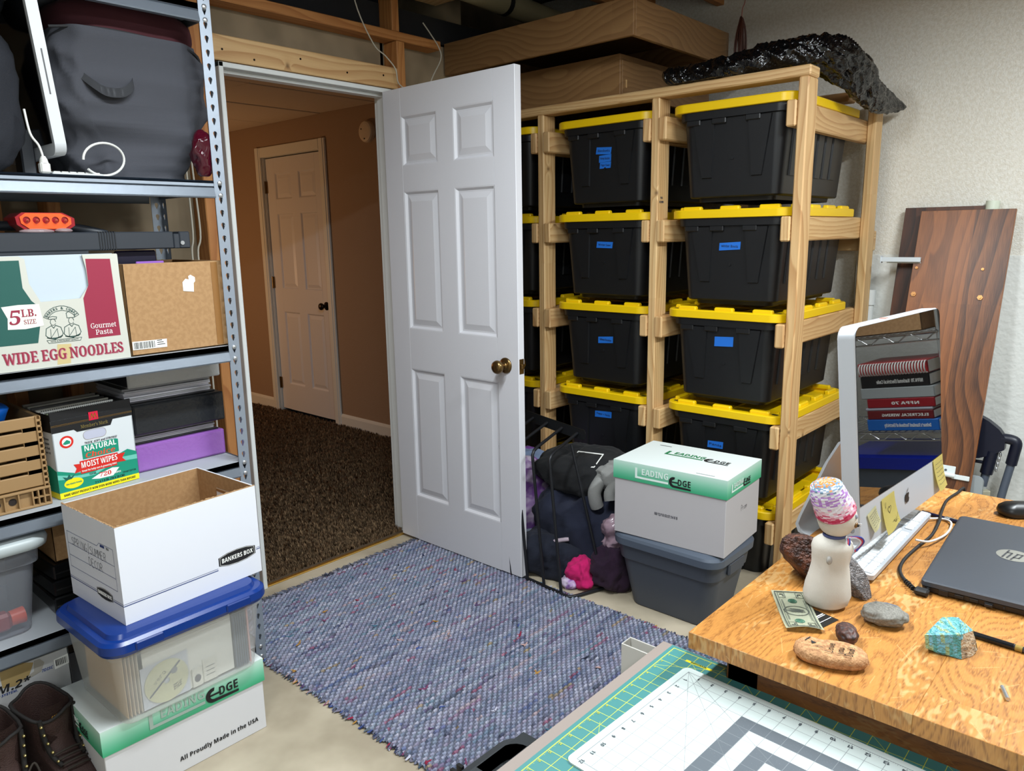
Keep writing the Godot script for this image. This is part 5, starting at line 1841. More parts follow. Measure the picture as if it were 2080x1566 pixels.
func boots() -> void:
	var le := mt(Color(0.205, 0.125, 0.105), 0.75)
	bump(le, noise(501, 0.12, 3), 0.08, 256)
	tripl(le, 7.0)
	var dk := mt(Color(0.085, 0.07, 0.06), 0.8)
	var lc := mt(Color(0.16, 0.13, 0.10), 0.8)
	var tip := [["right brown leather work boot with its gold tongue label showing", Vector3(0.495, 0, -2.105), 0.28], ["left brown leather work boot cut off by the picture edge", Vector3(0.372, 0, -2.085), 0.12]]
	for q in tip:
		# local +z is the toe; shaft stands at the back
		var t := thing("work_boot", q[0], "boot", q[1], q[2], "pair of brown work boots")
		var g := G.new()
		var R := []
		for k in [[0.0, 0.104, 0.285, 0.045, 0.06], [0.022, 0.106, 0.29, 0.05, 0.06], [0.026, 0.100, 0.28, 0.045, 0.058]]: R.append(ringxz(k[1], k[2], k[3], k[0], Vector2(0, k[4])))
		g.loft(R, true)
		part("sole", g, dk, t)
		# foot and shaft as one skin, open at the top
		g = G.new()
		var nz := noise(510, 16.0, 3)
		R = []
		for k in [[0.024, 0.094, 0.272, 0.045, 0.058], [0.055, 0.096, 0.265, 0.045, 0.056], [0.080, 0.092, 0.225, 0.042, 0.038], [0.100, 0.088, 0.17, 0.04, 0.012], [0.125, 0.088, 0.135, 0.042, -0.004], [0.160, 0.094, 0.125, 0.044, -0.010], [0.195, 0.104, 0.130, 0.048, -0.012], [0.222, 0.112, 0.138, 0.052, -0.012], [0.234, 0.113, 0.140, 0.052, -0.012]]:
			var r := ringxz(k[1], k[2], k[3], k[0], Vector2(0, k[4]), 7)
			for i in r.size():
				r[i] += Vector3(r[i].x, 0, r[i].z).normalized() * nz.get_noise_3dv(r[i]) * 0.006
				if k[0] > 0.19: r[i].y += 0.018 * clampf(-r[i].z * 14.0, -0.6, 1.0) + 0.008 * sin(r[i].x * 60.0)
			R.append(r)
		var out: PackedVector3Array = R[R.size() - 1]
		g.grid(R, true)
		var inn := PackedVector3Array()
		var low := PackedVector3Array()
		for p in out:
			inn.append(Vector3(p.x * 0.88, p.y - 0.002, (p.z + 0.012) * 0.88 - 0.012))
			low.append(Vector3(p.x * 0.72, 0.06, (p.z + 0.012) * 0.75 - 0.006))
		g.grid([out, inn, low], true)
		g.cap(low)
		part("upper", g, le, t)
		g = G.new()
		var rim := []
		for p in out: rim.append(p + Vector3(0, 0.001, 0))
		rim.append(rim[0])
		g.tube(rim, 0.0045, 8)
		part("collar", g, dk, t)
		# tongue leaning back out of the shaft, dark inside with a gold label
		g = G.new()
		var P := []
		for i in 9:
			var v := i / 8.0
			var r := PackedVector3Array()
			for j in 9:
				var u := j / 8.0 - 0.5
				r.append(Vector3(u * (0.070 + 0.022 * sin(v * PI)), 0.11 + v * 0.145, 0.052 - v * 0.008 + 0.012 * v * v - u * u * 0.05))
			P.append(r)
		g.grid(P)
		g.grid(P, false, true)
		part("tongue", g, le, t)
		txt(t, "CABELAS", 0.008, Vector3(0.0, 0.222, 0.0535), Vector3(1, 0, 0), Vector3(0, 1, 0), mt(Color(0.62, 0.45, 0.16), 0.5), 0.036, "Droid Sans", true, 0.0, "tongue_label")
		# hooks and laces down the front edges
		for s in [-1.0, 1.0]:
			g = G.new()
			g.tube(smoothed([Vector3(s * 0.045, 0.228, 0.046), Vector3(s * 0.042, 0.18, 0.050), Vector3(s * 0.036, 0.13, 0.062), Vector3(s * 0.030, 0.105, 0.092)]), 0.006, 8)
			part("lace_edge", g, dk, t)
			for i in 5:
				g = G.new()
				var p := Vector3(s * (0.047 - i * 0.0032), 0.214 - i * 0.024, 0.054 + i * i * 0.0018)
				g.blob(p, Vector3(0.004, 0.004, 0.005), func(_d): return 1.0, 10, 8)
				part("lace_hook", g, mt(Color(0.75, 0.68, 0.45), 0.25, 0.9), t)
		for i in 4:
			g = G.new()
			var a := Vector3(-0.036 + i * 0.002, 0.130 - i * 0.010, 0.068 + i * 0.014)
			var b := Vector3(0.036 - i * 0.002, 0.122 - i * 0.010, 0.076 + i * 0.014)
			g.tube(smoothed([a, (a + b) / 2 + Vector3(0, 0.008, 0.008), b]), 0.0028, 7)
			part("lace", g, lc, t)
		g = G.new()
		g.tube(smoothed([Vector3(0.03, 0.118, 0.08), Vector3(0.055, 0.14, 0.07), Vector3(0.06, 0.10, 0.09), Vector3(0.045, 0.07, 0.13), Vector3(0.03, 0.06, 0.16)]), 0.0028, 7)
		part("lace", g, lc, t)

# ---------- stack of boxes in front of the shelves ----------
func gradmat() -> StandardMaterial3D:
	if not M.has("grad"):
		var gt := GradientTexture2D.new()
		var gr := Gradient.new()
		gr.offsets = PackedFloat32Array([0.0, 0.35, 1.0])
		gr.colors = PackedColorArray([Color(0.76, 0.87, 0.82), Color(0.58, 0.80, 0.70), Color(0.20, 0.62, 0.44)])
		gt.gradient = gr
		gt.fill_from = Vector2(0, 0)
		gt.fill_to = Vector2(0, 1)
		gt.width = 8
		gt.height = 128
		M.grad = mt(Color(1, 1, 1), 0.5, 0.0, gt)
	return M.grad

func logo(t: Node, o: Vector3, u: Vector3, w: Vector3, h: float, c1: Material, c2: Material, lead := true) -> void:
	# LEADING EDGE with big initials whose feet run on as underlines; o: left end of the base line
	var n := u.cross(w)
	var lw := h * 4.9
	if lead:
		txt(t, "L", h * 1.5, o + u * h * 0.55 + w * h * 0.42, u, w, c1, h * 0.9, "Droid Sans", true)
		txt(t, "EADING", h * 0.85, o + u * h * 3.25 + w * h * 0.72, u, w, c1, h * 4.1, "Droid Sans", true)
		print_on(t, "underline", [h * 0.3, -h * 0.32, lw + h * 0.4, -h * 0.32, lw + h * 0.4, -h * 0.02, h * 0.3, -h * 0.02], o, u, w, c1)
	var e := o + u * lw * 1.1 - w * h * 0.25
	if not lead: e = o
	var q := []
	for i in 14:
		var a := PI * (0.42 + 1.1 * i / 13)
		q.append_array([h * 0.75 + cos(a) * h * 0.75, h * 0.42 + sin(a) * h * 0.75])
	q.append_array([h * 3.3, -h * 0.36, h * 3.3, -h * 0.12])
	for i in 9:
		var a := PI * (1.45 - 0.95 * i / 8)
		q.append_array([h * 0.85 + cos(a) * h * 0.42, h * 0.40 + sin(a) * h * 0.42])
	print_on(t, "initial", q, e, u, w, c2)
	print_on(t, "initial", [h * 0.4, h * 0.33, h * 1.35, h * 0.33, h * 1.35, h * 0.52, h * 0.4, h * 0.52], e, u, w, c2)
	txt(t, "DGE", h * 0.85, e + u * h * 2.3 + w * h * 0.5, u, w, c2, h * 1.9, "Droid Sans", true)

func paper_box(label: String, at: Vector3, yaw: float, w: float, d: float, h: float, white: Color) -> Node3D:
	var t := thing("paper_box", label, "box", at, yaw, "")
	var wm := mt(white, 0.6)
	var g := G.new()
	g.bx(-w / 2 + 0.004, w / 2 - 0.004, 0, h - 0.004, -d / 2 + 0.004, d / 2 - 0.004, 0.0015)
	part("carton", g, wm, t)
	g = G.new()
	var l := 0.070
	var x := w / 2
	var z := d / 2
	g.quad(Vector3(-x, h, z), Vector3(x, h, z), Vector3(x, h, -z), Vector3(-x, h, -z))
	var lid := part("lid_top", g, mt(Color(0.84, 0.87, 0.86), 0.55), t)
	g = G.new()
	var y0 := h - l
	var c := [Vector3(-x, y0, z), Vector3(x, y0, z), Vector3(x, y0, -z), Vector3(-x, y0, -z)]
	for i in 4:
		var a: Vector3 = c[i]
		var b: Vector3 = c[(i + 1) % 4]
		g.quv(a, b, b + Vector3(0, l, 0), a + Vector3(0, l, 0), Vector2(0, 1), Vector2(1, 0))
		var ai := a * Vector3(0.985, 1, 0.985)
		var bi := b * Vector3(0.985, 1, 0.985)
		g.quv(b, a, ai, bi, Vector2(0, 1), Vector2(1, 1))
	part("lid_skirt", g, gradmat(), t)
	return t

func box_stack() -> void:
	var X := Vector3.RIGHT
	var Y := Vector3.UP
	var Z := Vector3(0, 0, 1)
	var wh := mt(Color(0.90, 0.93, 0.92), 0.5)
	var lg := mt(Color(0.62, 0.70, 0.66), 0.5)
	var t := paper_box("white paper carton with green-edged lid at the bottom of the left box stack", Vector3(0.772, 0.0, -2.031), 0.0, 0.446, 0.289, 0.223, Color(0.80, 0.80, 0.81))
	logo(t, Vector3(-0.110, 0.178, 0.1455), X, Y, 0.029, lg, M.ink)
	logo(t, Vector3(-0.2245, 0.175, -0.10), Z, Y, 0.018, wh, M.ink)
	txt(t, "All Proudly Made in the USA", 0.0125, Vector3(0.078, 0.040, 0.1412), X, Y, M.ink, 0.232, "Droid Sans", true)
	hand(t, "Mom", Vector3(-0.2195, 0.11, 0.0), Z, Y, 0.02, M.pen, 0.0012)
	# translucent file tote with the blue lid
	t = thing("file_tote", "clear file tote with a royal blue lid in the middle of the left box stack", "tote", Vector3(0.782, 0.2235, -2.0), 0.03)
	var g := G.new()
	var R := []
	for q in [[0.001, 0.362, 0.268, 0.025], [0.006, 0.370, 0.276, 0.028], [0.19, 0.402, 0.312, 0.03], [0.192, 0.412, 0.322, 0.03], [0.212, 0.416, 0.326, 0.03]]: R.append(ringxz(q[1], q[2], q[3], q[0]))
	g.loft(R, true, true, false)
	var fr := mt(Color(0.80, 0.81, 0.80, 0.36), 0.32)
	fr.transparency = BaseMaterial3D.TRANSPARENCY_ALPHA
	part("tub", g, fr, t)
	g = G.new()
	R = []
	for q in [[0.206, 0.436, 0.345, 0.05], [0.216, 0.448, 0.356, 0.055], [0.236, 0.446, 0.354, 0.055], [0.243, 0.430, 0.338, 0.05], [0.243, 0.402, 0.310, 0.04], [0.254, 0.392, 0.300, 0.038], [0.2545, 0.36, 0.27, 0.03]]: R.append(ringxz(q[1], q[2], q[3], q[0], Vector2(), 6))
	g.loft(R, true)
	part("lid", g, mt(Color(0.045, 0.19, 0.47), 0.28), t)
	g = G.new()
	for x in [-0.12, 0.12]: g.bx(x - 0.035, x + 0.035, 0.212, 0.236, 0.176, 0.182, 0.003)
	part("latch", g, mt(Color(0.045, 0.18, 0.45), 0.3), t)
	g = G.new()
	g.bx(-0.182, -0.169, 0.15, 0.215, -0.04, 0.04, 0.004)
	g.xf.origin = Vector3(-0.026, 0, 0)
	part("handle_lug", g, fr, t)
	var at := t.position
	var item := func(_k: int, nm: String, lab: String, cat: String, b: Array, m: Material, grp := "") -> Node3D:
		var k := thing(nm, lab, cat, at, 0.03, grp)
		var q := G.new()
		q.bx(b[0], b[1], b[2], b[3], b[4], b[5], 0.0006)
		part("sheet", q, m, k)
		return k
	item.call(0, "divider", "large white sheet filling the front of the clear file tote", "sheet", [-0.12, 0.125, 0.008, 0.185, 0.112, 0.114], mt(Color(0.90, 0.90, 0.87), 0.6))
	for i in 5: item.call(0, "folder", "manila folder at the left end of the clear file tote, number %s from the front" % ["one", "two", "three", "four", "five"][i], "folder", [-0.170 + i * 0.009, -0.168 + i * 0.009, 0.008, 0.18, -0.12, 0.118], mt(Color(0.82, 0.70, 0.56).lerp(Color(0.86, 0.84, 0.8), i * 0.2), 0.7), "folders in the file tote")
	for i in 6: item.call(0, "hanging_file", "slate blue hanging file in the clear file tote, %s from the left" % ["first", "second", "third", "fourth", "fifth", "sixth"][i], "folder", [0.130 + i * 0.0065, 0.133 + i * 0.0065, 0.008, 0.186, -0.12, 0.122], mt(Color(0.30, 0.36, 0.46), 0.7), "hanging files in the file tote")
	item.call(0, "pink_folder", "pale pink folder at the far right end of the clear file tote", "folder", [0.170, 0.174, 0.008, 0.184, -0.12, 0.122], mt(Color(0.83, 0.62, 0.62), 0.7))
	var k: Node3D = item.call(0, "disc_sleeve", "paper sleeve holding the printed disc in the clear file tote", "sleeve", [-0.130, -0.005, 0.008, 0.125, 0.1165, 0.118], mt(Color(0.78, 0.80, 0.84), 0.6))
	k = thing("compact_disc", "cream printed disc in its sleeve at the front of the clear file tote", "disc", at, 0.03)
	g = G.new()
	g.xf = Transform3D(Basis(X, Z, -Y), Vector3(-0.066, 0.066, 0.1190))
	var dr := PackedVector2Array([Vector2(0.008, 0.0), Vector2(0.058, 0.0), Vector2(0.058, 0.0012), Vector2(0.008, 0.0012), Vector2(0.008, 0.0)])
	g.lathe(dr, 48)
	part("disc", g, mt(Color(0.80, 0.80, 0.66), 0.35), k)
	print_on(k, "stripe", [-0.115, 0.040, -0.112, 0.037, -0.026, 0.105, -0.030, 0.108], Vector3(0, 0, 0.1204), X, Y, mt(Color(0.25, 0.27, 0.36), 0.5))
	hand(k, "vera", Vector3(-0.085, 0.085, 0.1206), Vector3(1, 0.75, 0), Vector3(-0.75, 1, 0), 0.014, M.pen, 0.0007)
	print_on(k, "emblem", oval(-0.045, 0.086, 0.009, 0.009, 18), Vector3(0, 0, 0.1204), X, Y, mt(Color(0.50, 0.52, 0.55), 0.5))
	for i in 3: txt(k, ["Disc copy", "Records", "Archive"][i].substr(0, 7), 0.004, Vector3(-0.040, 0.048 - i * 0.006, 0.1204), Vector3(1, 0.3, 0), Vector3(-0.3, 1, 0), M.pen, 0.022)
	for i in 2:
		k = item.call(0, "card_pack", ["white card pack with a round grey emblem beside the disc", "second white card pack leaning right of the first one"][i], "cards", [0.002 + i * 0.032, 0.030 + i * 0.044, 0.008, 0.062 + i * 0.014, 0.090 - i * 0.004, 0.119 - i * 0.002], mt(Color(0.86, 0.86, 0.82), 0.6), "card packs in the file tote")
		if i == 0: print_on(k, "emblem", oval(0.016, 0.032, 0.009, 0.011, 18), Vector3(0, 0, 0.1192), X, Y, mt(Color(0.28, 0.28, 0.33), 0.6))
		else:
			for j in 3: print_on(k, "text_line", [0.042, 0.05 - j * 0.012, 0.066, 0.05 - j * 0.012, 0.066, 0.0515 - j * 0.012, 0.042, 0.0515 - j * 0.012], Vector3(0, 0, 0.1172), X, Y, M.pen)
	# open white storage carton on top
	t = thing("storage_carton", "open white storage carton with black logo badges on top of the left box stack", "box", Vector3(0.823, 0.4785, -2.044), deg_to_rad(4.0))
	var w := 0.39
	var d := 0.300
	var h := 0.257
	var cb := CSGCombiner3D.new()
	cb.name = "carton"
	t.add_child(cb)
	cb.material_override = M.boxw
	var ob := CSGBox3D.new()
	ob.name = "shell"
	ob.size = Vector3(w, h, d)
	ob.position = Vector3(0, h / 2, 0)
	cb.add_child(ob)
	var ib := CSGBox3D.new()
	ib.name = "hollow"
	ib.operation = CSGShape3D.OPERATION_SUBTRACTION
	ib.size = Vector3(w - 0.008, h, d - 0.008)
	ib.position = Vector3(0, h / 2 + 0.004, 0)
	cb.add_child(ib)
	for s in [-1.0, 1.0]:
		var cp := CSGPolygon3D.new()
		cp.name = "hand_hole"
		cp.operation = CSGShape3D.OPERATION_SUBTRACTION
		cp.polygon = rrect(0.088, 0.032, 0.0155, 7)
		cp.depth = 0.03
		cp.rotation.y = PI / 2
		cp.position = Vector3(s * w / 2 - 0.015, 0.196, 0.0)
		cb.add_child(cp, true)
	g = G.new()
	var x := w / 2 - 0.0042
	var z := d / 2 - 0.0042
	var e := 0.0004
	g.bx(-x, x, 0.0045, 0.0045 + e, -z, z)
	g.bx(-x, x, 0.005, h - 0.001, -z, -z + e)
	g.bx(-x, x, 0.005, h - 0.001, z - e, z)
	for s in [-1.0, 1.0]:
		var xa: float = s * x
		g.bx(xa, xa - s * e, 0.005, 0.178, -z, z)
		g.bx(xa, xa - s * e, 0.214, h - 0.001, -z, z)
		g.bx(xa, xa - s * e, 0.178, 0.214, -z, -0.046)
		g.bx(xa, xa - s * e, 0.178, 0.214, 0.046, z)
	part("lining", g, M.card, t)
	g = G.new()
	g.xf = Transform3D(Basis(Vector3(0, 0, 1), 0.35), Vector3(x - 0.002, 0.214, 0))
	g.bx(-0.002, 0.0, -0.036, 0.0, -0.045, 0.045, 0.0008)
	part("hole_flap", g, M.card, t)
	g = G.new()
	var edge := mt(Color(0.66, 0.53, 0.38), 0.85)
	var nz := noise(611, 60.0, 2)
	for i in 60:   # rough brown torn lip along the front and left edges
		var a := -w / 2 + w * i / 60.0
		var hh := 0.0015 + absf(nz.get_noise_1d(a)) * 0.004
		g.bx(a, a + w / 60.0, h - 0.0005, h + hh, d / 2 - 0.0038, d / 2 - 0.0004)
		var zz := -d / 2 + d * i / 60.0
		g.bx(-w / 2 + 0.0004, -w / 2 + 0.0038, h - 0.0005, h + absf(nz.get_noise_1d(zz + 9.0)) * 0.004, zz, zz + d / 60.0)
	part("torn_edge", g, edge, t)
	var badge := func(o: Vector3, u: Vector3, k2: float) -> void:
		var q := [-0.058, 0.012, -0.03, 0.019, 0.0, 0.021, 0.03, 0.019, 0.058, 0.012, 0.058, -0.012, 0.03, -0.019, 0.0, -0.021, -0.03, -0.019, -0.058, -0.012]
		var q2 := []
		var q3 := []
		for v in q:
			q2.append(v * k2)
			q3.append(v * k2 * 0.93)
		print_on(t, "badge", q2, o, u, Y, M.ink, 0.0006)
		g = G.new()
		g.ribbon(on(o, u, Y, q3 + [q3[0], q3[1]]), u.cross(Y), 0.0008, 0.0010)
		part("badge_rim", g, M.inkw, t)
		txt(t, "BANKERS BOX", 0.0125 * k2, o + u.cross(Y) * 0.0006, u, Y, M.inkw, 0.098 * k2, "Droid Sans", true)
	var fo := Vector3(0, 0, d / 2)
	badge.call(fo + Vector3(0.122, 0.072, 0), X, 0.98)
	badge.call(Vector3(-w / 2, 0.055, 0.052), Z, 0.75)
	for yy in [0.049, 0.0545]:
		var th := 0.0022 if yy < 0.05 else 0.0010
		print_on(t, "blue_line", [-w / 2, yy, 0.062, yy + 0.0, 0.062, yy + th, -w / 2, yy + th], fo, X, Y, M.inkblue)
		print_on(t, "blue_line", [0.182, yy + 0.02, w / 2, yy + 0.02, w / 2, yy + 0.02 + th, 0.182, yy + 0.02 + th], fo, X, Y, M.inkblue)
		print_on(t, "blue_line", [-d / 2, yy, 0.007, yy, 0.007, yy + th, -d / 2, yy + th], Vector3(-w / 2, 0, 0), Z, Y, M.inkblue)
		print_on(t, "blue_line", [0.098, yy, d / 2, yy, d / 2, yy + th, 0.098, yy + th], Vector3(-w / 2, 0, 0), Z, Y, M.inkblue)
	g = G.new()
	var lo := Vector3(-w / 2, 0, 0)
	for q in [[-0.135, 0.185, 0.04, 0.185, 0.055, 0.196, 0.075, 0.196, 0.128, 0.196, 0.128, 0.085, -0.135, 0.085, -0.135, 0.185], [-0.135, 0.152, 0.128, 0.152], [-0.135, 0.118, 0.128, 0.118]]: g.ribbon(on(lo, Z, Y, q), Vector3(-1, 0, 0), 0.0010)
	part("form_lines", g, M.inkblue, t)
	hand(t, "SPRING/SUMMER", lo + Vector3(0, 0.163, -0.012), Z, Y, 0.021, M.pen, 0.0012)
	hand(t, "DECOR", lo + Vector3(0, 0.128, 0.02), Z, Y, 0.022, M.pen, 0.0012)
	print_on(t, "size_tab", [0.058, 0.187, 0.082, 0.187, 0.082, 0.194, 0.060, 0.194], lo, Z, Y, M.inkblue, 0.0006)
	txt(t, "703", 0.006, lo + Vector3(0, 0.190, 0.098), Z, Y, M.ink, 0.015)

# ---------- woven rag rug ----------
func rug() -> void:
	var x0 := 1.172
	var x1 := 2.222
	var z0 := -2.598
	var z1 := -0.86
	var t := thing("rag_rug", "large blue and lavender woven rag rug with frayed ends on the concrete floor", "rug", Vector3((x0 + x1) / 2, 0, (z0 + z1) / 2))
	var c := t.position
	rg.seed = 70
	var pal := [Color(0.47, 0.48, 0.57), Color(0.53, 0.54, 0.62), Color(0.40, 0.42, 0.51), Color(0.60, 0.60, 0.66), Color(0.36, 0.40, 0.49), Color(0.50, 0.48, 0.56), Color(0.46, 0.51, 0.57)]
	var acc := [Color(0.08, 0.09, 0.16), Color(0.12, 0.15, 0.28), Color(0.66, 0.66, 0.72), Color(0.25, 0.38, 0.45), Color(0.42, 0.22, 0.34), Color(0.50, 0.12, 0.22), Color(0.60, 0.44, 0.20), Color(0.22, 0.28, 0.48), Color(0.64, 0.52, 0.50), Color(0.28, 0.20, 0.34)]
	var m := vc(0.95)
	var rows := 168
	var pit := (z1 - z0) / rows
	var cols := 168
	var st := (x1 - x0) / cols
	var wob := noise(71, 1.2, 2)
	for r in rows:
		var g := G.new()
		var zc := z0 + (r + 0.5) * pit
		var base: Color = pal[rg.randi() % pal.size()]
		var run := 0
		var cc := base
		var rc := []
		var e0 := int(rg.randf() * 3.0) - 1
		for i in cols + 1:
			if run <= 0:
				if rg.randf() < 0.07:
					cc = acc[rg.randi() % acc.size()].lerp(base, 0.45)
					run = rg.randi_range(2, 7)
				elif rg.randf() < 0.02:
					cc = acc[rg.randi() % acc.size()].lerp(base, 0.5)
					run = rg.randi_range(8, 24)
				else:
					cc = base.lerp(pal[rg.randi() % pal.size()], rg.randf() * 0.9)
					run = rg.randi_range(2, 7)
			run -= 1
			rc.append(cc.lerp(Color(0.30, 0.31, 0.38), rg.randf() * 0.28).lightened(rg.randf() * 0.10))
		var ph := 0.0 if r % 2 == 0 else 2.0
		var P := []
		var prev := PackedVector3Array()
		for i in cols + 1:
			var x := x0 + i * st + (rg.randf() - 0.5) * 0.001
			var k := fmod(i + ph, 4.0)
			var hh := 0.0105 if k != 0.0 else 0.0055
			hh += wob.get_noise_2d(x * 9.0, zc * 9.0) * 0.003 + rg.randf() * 0.0022
			var w := pit * (0.56 if k != 0.0 else 0.42)
			var zz := zc + wob.get_noise_2d(x * 1.1, zc * 1.1) * 0.010 + (rg.randf() - 0.5) * 0.0015
			var q := PackedVector3Array([Vector3(x, 0.0015, zz - w), Vector3(x, hh * 0.75, zz - w * 0.62), Vector3(x, hh, zz), Vector3(x, hh * 0.75, zz + w * 0.62), Vector3(x, 0.0015, zz + w)])
			for j in 5: q[j] -= c
			if i > 0:
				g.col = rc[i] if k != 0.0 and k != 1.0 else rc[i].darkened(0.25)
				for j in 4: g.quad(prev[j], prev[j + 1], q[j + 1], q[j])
			prev = q
		part("weft_strip", g, m, t)
	# frayed ends
	var g := G.new()
	for i in 620:
		var x := rg.randf_range(x0, x1)
		var a := Vector3(x, 0.008, z0 + 0.006)
		var l := rg.randf_range(0.016, 0.040)
		var b := a + Vector3(rg.randf_range(-0.6, 0.6) * l, -rg.randf() * 0.006, -l)
		g.col = pal[rg.randi() % pal.size()].darkened(rg.randf() * 0.5)
		fray(g, a - c, b - c, rg.randf_range(0.002, 0.0042))
	for i in 420:
		var z := rg.randf_range(z0, z1)
		for s in [-1.0, 1.0]:
			var x := x0 if s < 0 else x1
			var l := rg.randf_range(0.004, 0.022)
			var a := Vector3(x - s * 0.006, 0.007, z)
			var b := a + Vector3(s * l, -rg.randf() * 0.005, rg.randf_range(-0.5, 0.5) * l)
			g.col = pal[rg.randi() % pal.size()].darkened(rg.randf() * 0.5) if rg.randf() < 0.7 else acc[rg.randi() % acc.size()]
			fray(g, a - c, b - c, rg.randf_range(0.003, 0.006))
	for i in 60:   # loose tufts on the face
		var a := Vector3(rg.randf_range(x0, x1), 0.009, rg.randf_range(z0, z1))
		g.col = acc[rg.randi() % acc.size()]
		for k in 3: fray(g, a - c, a - c + Vector3(rg.randf_range(-0.02, 0.02), 0.004, rg.randf_range(-0.014, 0.014)), 0.004)
	var fp := part("fringe", g, m, t)
	fp.set_meta("kind", "stuff")

func fray(g: G, a: Vector3, b: Vector3, w: float) -> void:
	var d := (b - a).normalized()
	var s := Vector3.UP.cross(d).normalized() * w
	var u := Vector3(0, w * 0.9, 0)
	g.quad(a - s, b - s * 0.5, b + u * 0.4, a + u)
	g.quad(a + u, b + u * 0.4, b + s * 0.5, a + s)

# ---------- wire stand, clothes, grey tote ----------
func cloth(col: Color, sd: int, bm := 0.05) -> StandardMaterial3D:
	var m := mt(col, 0.95)
	bump(m, noise(sd, 0.25, 2), bm, 256)
	tripl(m, 5.0)
	m.rim_enabled = true
	m.rim = 0.25
	return m

func clothes_corner() -> void:
	var g: G
	# heap, back to front
	var tie := mt(Color(1, 1, 1), 0.95, 0.0, ntex(noise(702, 0.016, 3), Color(0.46, 0.27, 0.58), Color(0.80, 0.74, 0.82), 256, 0.38, 0.58))
	tripl(tie, 2.6)
	g = sack(Vector3(2.62, 0.195, -2.24), Vector3(0.19, 0.195, 0.20), 0.75, 0.030, 6.0, 710, 64, 40)
	solo("tie_dye_cloth", g, tie, "lavender and white tie-dyed cloth heaped behind the wire stand", "clothing", "")
	g = sack(Vector3(2.60, 0.37, -2.30), Vector3(0.13, 0.035, 0.12), 0.8, 0.012, 9.0, 712)
	solo("blue_cloth", g, cloth(Color(0.50, 0.57, 0.70), 713), "pale blue cloth patch on top of the lavender cloth", "clothing")
	for i in 7:
		var t := thing("magazine", ["lowest magazine in the pile beside the door edge", "second magazine from the floor beside the door edge", "third magazine from the floor beside the door edge", "fourth magazine from the floor beside the door edge", "fifth magazine from the floor beside the door edge", "sixth magazine from the floor beside the door edge", "topmost glossy magazine fanned out under the lavender cloth"][i], "magazine", Vector3(2.40 + 0.006 * sin(i * 2.0), 0.001 + i * 0.0165, -2.06), 0.12 * sin(i * 1.7), "magazines under the clothes heap")
		g = G.new()
		g.bx(-0.11, 0.11, 0.0, 0.0155, -0.14, 0.14, 0.002)
		part("pages", g, mt([Color(0.66, 0.62, 0.62), Color(0.55, 0.50, 0.53), Color(0.72, 0.70, 0.68), Color(0.42, 0.45, 0.45), Color(0.60, 0.60, 0.62), Color(0.35, 0.38, 0.40), Color(0.70, 0.76, 0.80)][i], 0.35), t)
	var nv := cloth(Color(0.085, 0.105, 0.18), 720)
	g = sack(Vector3(2.56, 0.175, -1.83), Vector3(0.20, 0.175, 0.245), 0.72, 0.036, 5.0, 721, 72, 44, Vector3(0.03, 0.0, -0.02))
	solo("navy_trousers", g, nv, "heap of navy blue sweatpants at the middle of the clothes pile", "clothing")
	g = sack(Vector3(2.375, 0.085, -1.90), Vector3(0.11, 0.085, 0.165), 0.75, 0.022, 7.0, 724, 56, 34)
	solo("navy_shirt", g, cloth(Color(0.065, 0.085, 0.145), 725), "dark navy shirt bunched low at the front of the clothes pile", "clothing")
	g = G.new()
	g.tube(smoothed([Vector3(2.285, 0.02, -2.0), Vector3(2.268, 0.07, -1.955), Vector3(2.275, 0.125, -1.90), Vector3(2.30, 0.165, -1.85), Vector3(2.34, 0.178, -1.80)], 6), 0.009, 8)
	solo("pale_waistband", g, cloth(Color(0.68, 0.62, 0.66), 726), "pale pink-grey waistband curving over the dark navy shirt", "clothing")
	var t := thing("black_sweatshirt", "black sweatshirt with grey sleeve and red lettering on top of the clothes pile", "clothing", Vector3(2.60, 0.385, -1.93))
	g = sack(Vector3(0, 0, 0), Vector3(0.16, 0.075, 0.20), 0.75, 0.022, 7.0, 731, 64, 36, Vector3(0, 0.02, 0.02))
	part("body", g, cloth(Color(0.055, 0.06, 0.07), 730), t)
	g = sack(Vector3(-0.02, 0.03, 0.235), Vector3(0.10, 0.05, 0.09), 0.7, 0.020, 11.0, 733, 48, 30)
	g.tube(smoothed([Vector3(-0.10, 0.04, 0.19), Vector3(-0.16, -0.01, 0.19), Vector3(-0.17, -0.05, 0.20), Vector3(-0.165, -0.075, 0.205)], 5), 0.028, 12)
	g.tube(smoothed([Vector3(-0.07, 0.03, 0.26), Vector3(-0.15, 0.0, 0.26), Vector3(-0.165, -0.035, 0.27)], 5), 0.024, 12)
	part("grey_sleeve", g, cloth(Color(0.50, 0.50, 0.49), 734, 0.12), t)
	txt(t, "IN", 0.03, Vector3(-0.10, 0.085, 0.09), Vector3(0.2, 0.12, 1), Vector3(0.9, 0.5, -0.25), mt(Color(0.34, 0.10, 0.14), 0.7), 0.07, "Droid Sans", true)
	g = G.new()
	g.ribbon([Vector3(-0.135, 0.062, 0.03), Vector3(-0.06, 0.105, 0.03), Vector3(-0.045, 0.110, 0.15), Vector3(-0.125, 0.075, 0.16), Vector3(-0.135, 0.062, 0.03)], Vector3(-0.5, 0.85, 0).normalized(), 0.006, 0.002)
	part("chest_print", g, M.inkw, t)
	g = sack(Vector3(2.44, 0.085, -1.64), Vector3(0.13, 0.085, 0.085), 0.75, 0.022, 9.0, 741, 56, 34)
	solo("plum_shirt", g, cloth(Color(0.135, 0.04, 0.14), 742), "dark plum top crumpled against the grey tote", "clothing")
	g = sack(Vector3(2.325, 0.055, -1.72), Vector3(0.05, 0.055, 0.055), 0.8, 0.014, 18.0, 744, 40, 26)
